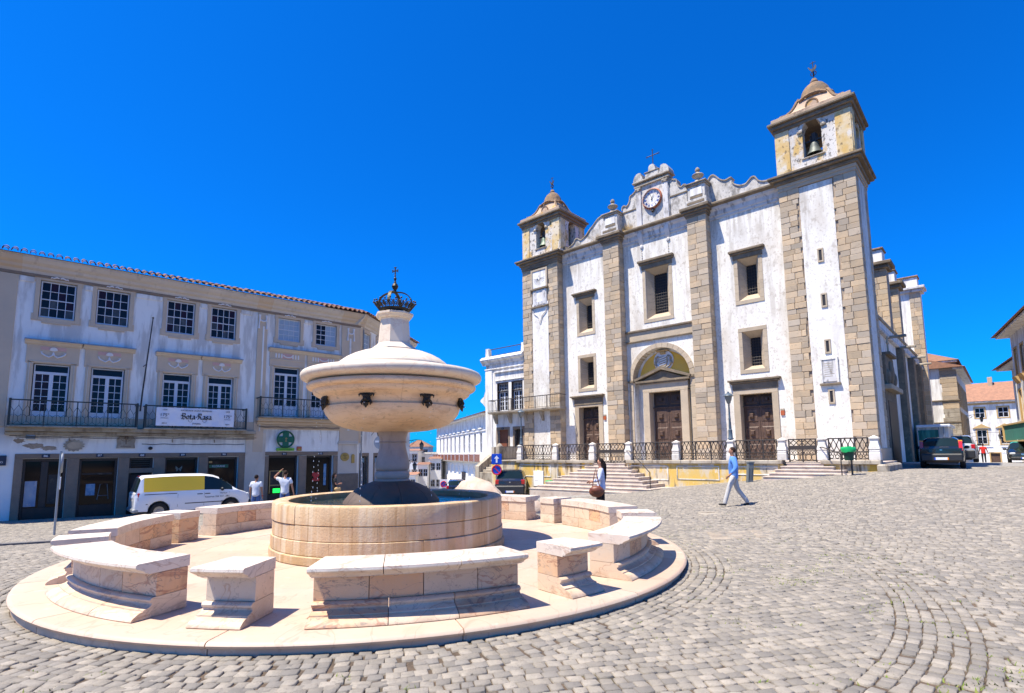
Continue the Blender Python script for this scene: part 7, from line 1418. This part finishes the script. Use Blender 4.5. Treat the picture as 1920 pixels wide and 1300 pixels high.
vst=[(-2.24,.40,1.02,1.06,.72,.80,.78),(-2.20,.34,1.04,1.12,.80,.84,.80),(-2.06,.30,1.10,1.70,.84,.88,.72),(-1.95,.30,1.12,1.79,.86,.895,.74),(-1.30,.28,1.12,1.82,.87,.90,.75),(-.72,.26,1.12,1.83,.87,.90,.75),(.28,.26,1.12,1.81,.87,.90,.75),(.62,.26,1.11,1.755,.87,.90,.735),(.88,.26,1.10,1.655,.87,.90,.73),(1.18,.26,1.09,1.46,.87,.90,.72),(1.42,.27,1.07,1.27,.87,.895,.73),(1.56,.27,1.06,1.15,.87,.89,.74),(1.70,.28,1.02,1.06,.86,.88,.76),(2.00,.28,.90,.96,.82,.84,.74),(2.14,.30,.74,.80,.74,.78,.68),(2.20,.36,.60,.64,.66,.70,.6)]
vc={}
for i in (3,4,5): vc[(i,4)]='yellow_panel'
for i in (6,7,8,9): vc[(i,4)]='side_glass'
for j in (5,6):
    for i in (8,9,10): vc[(i,j)]='windscreen_glass'
for j in (5,6): vc[(1,j)]='rear_glass'
vx,vy=-15.15,24.15; vd=FL.w(5.72,27.8)
FV=Frame(vd.x,vd.y,FL.rot)
VAN=vehicle('parked_van','white panel van with a yellow side panel parked before the shops','van',FV,(0,0,gp(vd.x,vd.y)-.02),None,'white_paint',vst,vc,[(-1.38,.80),(1.36,.80)],.32,extra=van_extra)
# generic hatchback / estate stations
def hatch(L,H,W,rear=.35,hoodx=.25,hoodz=.62,estate=False):
    a=-L/2; b=L/2; w=W/2
    rx=a+ (.06 if estate else .10)
    return [(a,.42,.72*H*.85,.62*H,w*.78,w*.86,w*.80),(a+.05,.32,.60*H,.64*H,w*.92,w*.95,w*.88),(rx+.10,.26,.62*H,.70*H,w*.96,w*.98,w*.82),(rx+rear,.24,.63*H,.955*H,w*.98,w,w*.72),(rx+rear+.45,.22,.63*H,.99*H,w*.98,w,w*.72),(-.05,.22,.62*H,H,w*.98,w,w*.73),(.10,.22,.62*H,H,w*.98,w,w*.73),(b-2.05+hoodx,.22,.61*H,.965*H,w*.98,w,w*.72),(b-1.25+hoodx,.23,.60*H,hoodz*H+.06,w*.97,w*.99,w*.80),(b-.95+hoodx,.24,.58*H,hoodz*H-.02,w*.96,w*.97,w*.82),(b-.35,.26,.50*H,.53*H,w*.92,w*.93,w*.82),(b-.10,.28,.42*H,.45*H,w*.84,w*.86,w*.74),(b,.34,.36*H,.38*H,w*.74,w*.76,w*.62)]
HC={(3,4):'side_glass',(4,4):'side_glass',(6,4):'side_glass',(2,5):'rear_glass',(2,6):'rear_glass',(7,5):'windscreen_glass',(7,6):'windscreen_glass',(7,4):'side_glass'}
def car_extra(L,W,H,plate=True,tall=False,roofbox=None):
    def f(T_,bx,by,bz):
        a=bx-L/2; b=bx+L/2; w=W/2
        for s in (-1,1):
            if tall: l=T_.part('tail_lamp',MB().prism([(bz+.62*H,by+0)]*0+[(a+.02,bz+.56*H),(a+.16,bz+.56*H),(a+.36,bz+.86*H),(a+.26,bz+.86*H)],by+s*w*.86-.07,by+s*w*.86+.06),M['tail']); T_.part('amber_lamp',MB().prism([(a+.22,bz+.80*H),(a+.33,bz+.80*H),(a+.37,bz+.88*H),(a+.27,bz+.88*H)],by+s*w*.86-.075,by+s*w*.86+.066),M['amber'],l)
            else: bxp(T_,'tail_lamp','tail',a-.005,a+.16,by+s*w*.84-.12,by+s*w*.84+.10,bz+.50*H,bz+.66*H,.03)
            bxp(T_,'headlamp','headlamp',b-.34,b-.05,by+s*w*.70-.16,by+s*w*.70+.14,bz+.40*H,bz+.50*H,.04)
            bxp(T_,'door_handle','plastic',bx+.0,bx+.18,by+s*(w+.0)-.02,by+s*(w+.0)+.02,bz+.56*H,bz+.58*H,.01)
            for xh in (-.05,.95): bxp(T_,'door_seam','plastic',bx+xh-.005,bx+xh+.005,by+s*(w+.012)-.008,by+s*(w+.012)+.005,bz+.28,bz+.60*H,.002)
        bxp(T_,'rear_bumper','plastic',a-.07,a+.2,by-w*.94,by+w*.94,bz+.30,bz+.46*H,.06); bxp(T_,'front_bumper','plastic',b-.16,b+.04,by-w*.86,by+w*.86,bz+.22,bz+.46,.06); bxp(T_,'grille','chrome',b-.10,b+.02,by-.26,by+.26,bz+.36*H,bz+.46*H,.03)
        p=bxp(T_,'number_plate','plate_white',a-.085,a-.068,by-.26,by+.26,bz+.38,bz+.49,.004); bxp(T_,'plate_band','blue_sign',a-.092,a-.084,by+.21,by+.26,bz+.38,bz+.49,.002,p); bxp(T_,'plate_tab','amber',a-.092,a-.084,by-.26,by-.21,bz+.38,bz+.49,.002,p)
        p=bxp(T_,'number_plate','plate_white',b+.045,b+.06,by-.26,by+.26,bz+.30,bz+.41,.004); bxp(T_,'plate_band','blue_sign',b+.059,b+.066,by-.26,by-.21,bz+.30,bz+.41,.002,p)
        bxp(T_,'boot_badge','chrome',a-.012,a+.01,by-.05,by+.05,bz+.555*H,bz+.59*H,.01); bxp(T_,'rear_wiper','plastic',a+.10,a+.14,by-.3,by+.05,bz+.655*H,bz+.675*H,.008)
        mirrors(T_,bx,by,bz,L/2-1.35,.66*H,w,'plastic')
        if roofbox: q=bxp(T_,'taxi_sign','plate_white',bx-.10,bx+.10,by-.30,by+.30,bz+H+.0,bz+H+.14,.03); bxp(T_,'taxi_sign_foot','amber',bx-.12,bx+.12,by-.32,by+.32,bz+H-.01,bz+H+.03,.01,q)
    return f
def car(nm,lab,cat,x,y,yaw,L,H,W,paint,group=None,roof=None,**k):
    F=Frame(x,y,yaw); cells=dict(HC)
    if roof:
        for i in (3,4,5,6): cells[(i,5)]='roof_panel'; cells[(i,6)]='roof_panel'
        for i in (5,): cells[(i,4)]='roof_panel'
    return vehicle(nm,lab,cat,F,(0,0,gp(x,y)+.01),group,paint,hatch(L,H,W,estate=k.get('estate',False),rear=k.get('rear',.35)),cells,[(-L/2+.72,W/2-.10),(L/2-.85,W/2-.10)],.31,roofpaint=roof,extra=car_extra(L,W,H,tall=k.get('tall',False),roofbox=k.get('taxi')))
G1_='cars parked round the square'
car('parked_car','dark navy estate car with a bright rear window parked behind the pale rocks','car',.05,34.0,radians(84),4.5,1.70,1.80,'navy_paint',G1_,estate=True,rear=.30)
car('parked_car','black hatchback seen from behind beside the church and green netting','car',20.75,26.2,radians(50),3.8,1.44,1.64,'black_paint',G1_,tall=True,rear=.40)
car('taxi','black taxi with a turquoise roof at the right edge of the square','taxi',34.9,37.0,radians(228),4.7,1.45,1.80,'black_paint',G1_,roof='turquoise',taxi=True)
car('parked_car','silver van-like car half hidden behind the black hatchback','car',29.0,35.2,radians(48),4.3,1.75,1.75,'silver_paint',G1_,estate=True)
car('parked_car','dark blue car down the street with only its roof showing','car',-5.2,50.0,radians(95),4.2,1.45,1.72,'navy_paint',G1_)

# site hut with netting beside the church, far street furniture
SH=Thing('site_hut','white-roofed site cabin wrapped in green netting beside the church','hut',FC,(-3.3,42,gc(-3.3,42)))
z0=gc(-3.2,41)
SH.part('cabin_wall',MB().box(-4.03,-2.55,42.06,46,z0-.1,z0+2.1),M['plaster_clean']); SH.part('cabin_roof',MB().cbox(-4.08,-2.42,41.8,46.2,z0+2.1,z0+2.27,.03),M['win_white'])
gx=np.linspace(-4.02,-3.0,16); b=MB()
for xa,xb in zip(gx,gx[1:]):
    for za,zb in zip(np.linspace(z0,z0+1.95,6),np.linspace(z0,z0+1.95,6)[1:]):
        f=lambda x,z: 41.9+.05*sin(x*9)+.03*sin(x*23+z*2); b.quad((xa,f(xa,za),za),(xb,f(xb,za),za),(xb,f(xb,zb),zb),(xa,f(xa,zb),zb))
SH.part('netting',b,M['green_net'],smooth=60)
for x in (-4.04,-2.98,-2.75): SH.part('fence_pole',MB().tube([(x,41.8,z0),(x,41.8,z0+2.1)],.035,6),M['gal'])
wall_lantern(FSd,9.0,0,4.6,1.2,'black wall lantern high on the shaded street house'); wall_lantern(FSd,12.5,0,2.9,2.4,'black double lantern above the woman in red')

# ---------------------------------------------------------------- people
def skin_obj(nm,verts,edges,rad,mt,parent,sub=2,root=0):
    me=bpy.data.meshes.new(nm); me.from_pydata(verts,edges,[]); me.materials.append(mt)
    o=link(nm,me,parent); o.modifiers.new('skin','SKIN'); sd=me.skin_vertices[0].data
    for i,r in enumerate(rad):
        sd[i].radius=(r,r) if not isinstance(r,tuple) else r; sd[i].use_root=(i==root)
    m=o.modifiers.new('subdivision','SUBSURF'); m.levels=sub; m.render_levels=sub
    o.modifiers['skin'].use_smooth_shade=True
    return o
def person(lab,x,y,yaw,h,J,top,bottom,skin='skin',hair='hair',sleeve='long',shoes='black_cloth',hairlong=False,headyaw=0.0,loose=0,group=None,extra=None,female=False):
    """local axes: +y is where the person faces, +x their right; J overrides joints (for a height of 1.75)"""
    z0=gz(x,y)+.02; F=Frame(x,y,yaw); P=Thing('person',lab,'person',F,(0,0,z0),group); k=h/1.75
    D={'pel':(0,0,.97),'sp':(0,.0,1.13),'ch':(0,.0,1.30),'nb':(0,-.01,1.46),'nk':(0,.005,1.53),
       'sR':(.185,-.005,1.415),'eR':(.235,-.03,1.13),'wR':(.245,.06,.88),'sL':(-.185,-.005,1.415),'eL':(-.235,-.03,1.13),'wL':(-.245,.06,.88),
       'hR':(.095,0,.93),'kR':(.10,.03,.50),'aR':(.10,-.02,.09),'hL':(-.095,0,.93),'kL':(-.10,.03,.50),'aL':(-.10,-.02,.09)}
    D.update(J); D={a:tuple(c*k for c in b) for a,b in D.items()}
    sw=.92 if female else 1.0
    for q in('sR','sL'): D[q]=(D[q][0]*sw,D[q][1],D[q][2])
    V=[];E=[];R=[]; ix={}
    def v(n,p,r): ix[n]=len(V); V.append(p); R.append(r*k if not isinstance(r,tuple) else (r[0]*k,r[1]*k)); return ix[n]
    def e(a,b): E.append((ix[a],ix[b]))
    lerp=lambda a,b,t: tuple(a[i]+(b[i]-a[i])*t for i in range(3))
    v('pel',D['pel'],(.13,.10)); v('sp',D['sp'],(.115,.09)); v('ch',D['ch'],(.145,.105)); v('nb',D['nb'],(.075,.065)); v('nk',D['nk'],.052); 
    hx,hy=sin(-headyaw),cos(headyaw); nk=D['nk']; hp=lambda f,u: (nk[0]+hx*f*k,nk[1]+hy*f*k,nk[2]+u*k)
    v('h1',hp(.015,.055),(.062,.066)); v('h2',hp(.012,.12),(.074,.086)); v('h3',hp(.0,.19),(.070,.082)); v('h4',hp(-.005,.225),.045)
    for a,b in (('pel','sp'),('sp','ch'),('ch','nb'),('nb','nk'),('nk','h1'),('h1','h2'),('h2','h3'),('h3','h4')): e(a,b)
    v('nose',hp(.108,.098),.013); e('h2','nose')
    for s in 'RL':
        v('s'+s,D['s'+s],.062); v('e'+s,D['e'+s],.043); v('w'+s,D['w'+s],.029); e('ch','s'+s); e('s'+s,'e'+s); e('e'+s,'w'+s)
        d=Vector(D['w'+s])-Vector(D['e'+s]); d.normalize(); W=Vector(D['w'+s]); side=d.cross(Vector((0,1,0))); side=side.normalized() if side.length>.1 else Vector((1,0,0)); sg=1 if s=='R' else -1
        v('p'+s,tuple(W+d*.06*k),(.038,.018)); e('w'+s,'p'+s)
        pal=W+d*.085*k; up=side.cross(d).normalized()
        for q in range(4):
            L_=(.062,.072,.068,.052)[q]; o=up*((q-1.5)*.018*k); v(f'f{s}{q}',tuple(pal+o+d*L_*.55*k),.0095); v(f'g{s}{q}',tuple(pal+o+d*L_*k+side*.018*sg*k),.008); E.append((ix['p'+s],ix[f'f{s}{q}'])); e(f'f{s}{q}',f'g{s}{q}')
        v('t'+s,tuple(W+d*.07*k+up*.045*k),.011); v('u'+s,tuple(W+d*.10*k+up*.055*k),.009); e('p'+s,'t'+s); e('t'+s,'u'+s)
        v('hp'+s,D['h'+s],.085); v('k'+s,D['k'+s],.055); v('cf'+s,lerp(D['k'+s],D['a'+s],.3),.055); v('a'+s,D['a'+s],.038); e('pel','hp'+s); e('hp'+s,'k'+s); e('k'+s,'cf'+s); e('cf'+s,'a'+s)
    b=[(a[0],a[1],a[2]) for a in V]
    body=skin_obj('body',b,E,R,M[skin],P.o)
    # shirt
    V2=[];E2=[];R2=[]
    def add(p,r,c=None):
        V2.append(p); R2.append(r*k if not isinstance(r,tuple) else (r[0]*k,r[1]*k)); i=len(V2)-1
        if c is not None: E2.append((c,i))
        return i
    ch=add(D['ch'],(.178+.02*loose,.135+.025*loose)); sp=add(D['sp'],(.162+.025*loose,.128+.03*loose),ch); pl=add((D['pel'][0],D['pel'][1],D['pel'][2]-.03*k),(.172,.138),sp); add((D['pel'][0],D['pel'][1],D['pel'][2]-(.15 if not loose else .20)*k),(.185,.15),pl)
    add(lerp(D['nb'],D['nk'],.1),(.082,.075),ch)
    for s in 'RL':
        a=add(D['s'+s],.082+.012*loose,ch)
        if sleeve=='short': add(lerp(D['s'+s],D['e'+s],.66),.080,a)
        else:
            c=add(D['e'+s],.064+.014*loose,a); add(lerp(D['e'+s],D['w'+s],.80 if sleeve=='long' else .5),.045,c)
    skin_obj('shirt',V2,E2,R2,M[top],P.o)
    V2=[];E2=[];R2=[]; pl=add((D['pel'][0],D['pel'][1],D['pel'][2]-.0*k),(.142,.110)); add((D['pel'][0],D['pel'][1],D['pel'][2]+.07*k),(.135,.102),pl)
    for s in 'RL':
        a=add(D['h'+s],.100,pl); m=add(lerp(D['h'+s],D['k'+s],.5),.092,a); c=add(D['k'+s],.074,m); c2=add(lerp(D['k'+s],D['a'+s],.5),.068,c); c3=add(lerp(D['k'+s],D['a'+s],.95),.066,c2); add((D['a'+s][0],D['a'+s][1],D['a'+s][2]-.05*k),.066,c3)
    skin_obj('trousers',V2,E2,R2,M[bottom],P.o)
    for s in 'RL':
        a=D['a'+s]; dr=J.get('toe'+s,(0,1,-.12)); q=Vector(dr).normalized(); V2=[];E2=[];R2=[]; i=add((a[0]-q.x*.05*k,a[1]-q.y*.05*k,a[2]-.05*k),(.040,.036)); j=add((a[0]+q.x*.08*k,a[1]+q.y*.08*k,a[2]-.055*k+q.z*.08*k),(.043,.032),i); add((a[0]+q.x*.19*k,a[1]+q.y*.19*k,a[2]-.062*k+q.z*.19*k),(.034,.022),j); skin_obj('shoe',V2,E2,R2,M[shoes],P.o,1)
    # hair, ears, eyes, mouth
    c=hp(-.012,.150); mbh=MB(); nu,nv=18,10; vs=[]; fs=[]
    for i in range(nv+1):
        ph=pi/2-(pi*(.62 if True else 0))*i/nv
        for j in range(nu):
            a=2*pi*j/nu; fx,fy=cos(a),sin(a); lim=1.0
            front=fy; p_=ph if fy>-.3 else pi/2-(pi*.74)*i/nv
            if front>0.2: p_=pi/2-(pi*.62)*i/nv*(1-.52*min(1,(front-.2)/.5))
            lx=.084*cos(p_)*fx; ly=.098*cos(p_)*fy; lz=.102*sin(p_); ca,sa=cos(headyaw),sin(headyaw)
            vs.append((c[0]+(lx*ca-ly*sa)*k,c[1]+(lx*sa+ly*ca)*k,c[2]+lz*k))
    for i in range(nv):
        for j in range(nu): fs.append((i*nu+j,i*nu+(j+1)%nu,(i+1)*nu+(j+1)%nu,(i+1)*nu+j))
    mbh.add(vs,fs); mbh.v=[(p[0],p[1],p[2]+z0) for p in mbh.v]
    hr=P.part('hair',mbh,M[hair],smooth=60)
    if hairlong:
        pts=[hp(-.07,.13),hp(-.095,.02),hp(-.10,-.12),hp(-.11,-.28),hp(-.10,-.44),hp(-.10,-.52)]; m2=MB().tube([(p[0],p[1],p[2]+z0) for p in pts],[.075*k,.08*k,.07*k,.055*k,.035*k,.008*k],10); P.part('long_hair',m2,M[hair],hr,smooth=60)
    for s in (-1,1):
        rx,ry=cos(headyaw)*s,sin(headyaw)*s; q=hp(.0,.115); P.part('ear',MB().ell((q[0]+rx*.076*k,q[1]+ry*.076*k,q[2]+z0),(.014*k,.022*k,.030*k),8,6),M[skin],smooth=60)
        q=hp(.080,.125); P.part('eye',MB().ell((q[0]+rx*.032*k,q[1]+ry*.032*k,q[2]+z0),.010*k,8,6),M['ink'],smooth=60)
    q=hp(.068,.045); P.part('mouth',MB().ell((q[0],q[1],q[2]+z0),(.022*k,.006*k,.005*k),8,5),M['leather'],smooth=60)
    if extra: extra(P,D,z0,k)
    return P
# walking man, seen from his left side and slightly behind: he strides to the left of the picture
wm=person('man in a loose blue shirt and pale trousers walking across the cobbles',6.72,16.6,radians(74),1.75,
   {'eL':(-.27,-.06,1.14),'wL':(-.25,.14,.93),'eR':(.24,-.10,1.14),'wR':(.24,.0,.90),'kL':(-.10,.17,.52),'aL':(-.10,.30,.10),'toeL':(0,1,.10),'kR':(.10,-.10,.50),'aR':(.10,-.36,.13),'toeR':(.05,1,-.45)},
   'shirt_blue','trouser_grey','skin_dark','hair_brown',sleeve='long',loose=1)
def bag_extra(P,D,z0,k):
    x,y,z=-.30,.12,.80+z0-.0
    b=P.part('handbag',MB().ell((x,y,z-.02),(.10,.21,.16),14,10),M['leather'],label='brown leather shoulder bag',smooth=60); P.part('bag_flap',MB().ell((x-.035,y,z+.02),(.085,.17,.11),12,8),M['leather'],b,smooth=60); P.part('bag_strap',MB().tube([(x,y-.10,z+.08),(x+.03,y-.02,z+.40),(x+.06,y-.0,z+.62),(x+.02,y+.06,z+.40),(x,y+.11,z+.08)],.014,5),M['leather'],b)
    P.part('sunglasses',MB().cbox(-.06,.06,D['nk'][1]+.072,D['nk'][1]+.098,z0+D['nk'][2]+.10,z0+D['nk'][2]+.135,.008),M['plastic'])
person('woman with long black hair, pale blouse and brown shoulder bag','0' and 2.48,15.35,radians(78),1.66,{'eL':(-.25,.04,1.14),'wL':(-.20,.27,1.10),'eR':(.25,.0,1.14),'wR':(.20,.24,1.08),'kL':(-.09,.10,.52),'aL':(-.09,.12,.09),'kR':(.09,-.02,.50),'aR':(.09,-.16,.10)},'shirt_lilac','black_cloth','skin','hair',sleeve='long',hairlong=True,female=True,extra=bag_extra)
def band_extra(P,D,z0,k): 
    w=D['wL']; P.part('wristband',MB().ring((w[0],w[1],w[2]+z0),.035,.012,'z',10,5),M['lime'])
person('man in a white T-shirt shading his head with a raised left arm',-9.15,21.9,radians(14),1.76,{'eL':(-.42,.06,1.50),'wL':(-.20,.03,1.74),'eR':(.27,-.02,1.13),'wR':(.32,.05,.87)},'shirt_white','jeans','skin','hair_brown',sleeve='short',extra=band_extra)
def band2(P,D,z0,k):
    w=D['wR']; P.part('wristband',MB().ring((w[0],w[1],w[2]+z0),.035,.014,'z',10,5),M['red_sign'])
person('man in a white T-shirt standing with both arms hanging, back turned',-10.35,22.0,radians(6),1.62,{'eR':(.24,-.02,1.13),'wR':(.25,.05,.86)},'shirt_white','jeans','skin_dark','hair',sleeve='short',headyaw=-.35,extra=band2)
def phone_extra(P,D,z0,k):
    P.part('phone',MB().cbox(.10,.17,.30,.31,z0+1.16,z0+1.29,.004),M['plastic']); b=P.part('handbag',MB().ell((.2,.14,z0+.80),(.07,.17,.12),12,8),M['ochre_trim'],label='tan handbag hanging from the elbow',smooth=60); P.part('bag_strap',MB().tube([(.2,.05,z0+.88),(.22,.1,z0+1.1),(.2,.22,z0+.88)],.012,5),M['leather'],b)
    P.part('sunglasses',MB().cbox(-.06,.06,D['nk'][1]+.07,D['nk'][1]+.1,z0+D['nk'][2]+.105,z0+D['nk'][2]+.14,.006),M['plastic'])
person('woman in black clothes looking at a phone beside the corner pier','0' and -9.35,28.6,radians(-68),1.62,{'eR':(.24,.05,1.12),'wR':(.13,.27,1.17),'eL':(-.22,.05,1.12),'wL':(-.04,.26,1.14)},'black_cloth','black_cloth','skin','hair',sleeve='short',hairlong=True,female=True,extra=phone_extra)
def red_extra(P,D,z0,k): b=P.part('handbag',MB().ell((-.33,.0,z0+.82),(.08,.16,.13),12,8),M['black_cloth'],smooth=60); P.part('bag_strap',MB().tube([(-.33,.0,z0+.92),(-.2,.0,z0+1.43)],.014,5),M['black_cloth'],b)
person('woman in a red top walking away down the right-hand street',41.8,48.2,radians(-38),1.66,{'eR':(.27,.0,1.14),'wR':(.33,.06,.90),'eL':(-.27,.0,1.14),'wL':(-.32,.04,.92)},'shirt_red','black_cloth','skin','hair_brown',sleeve='short',female=True,extra=red_extra)
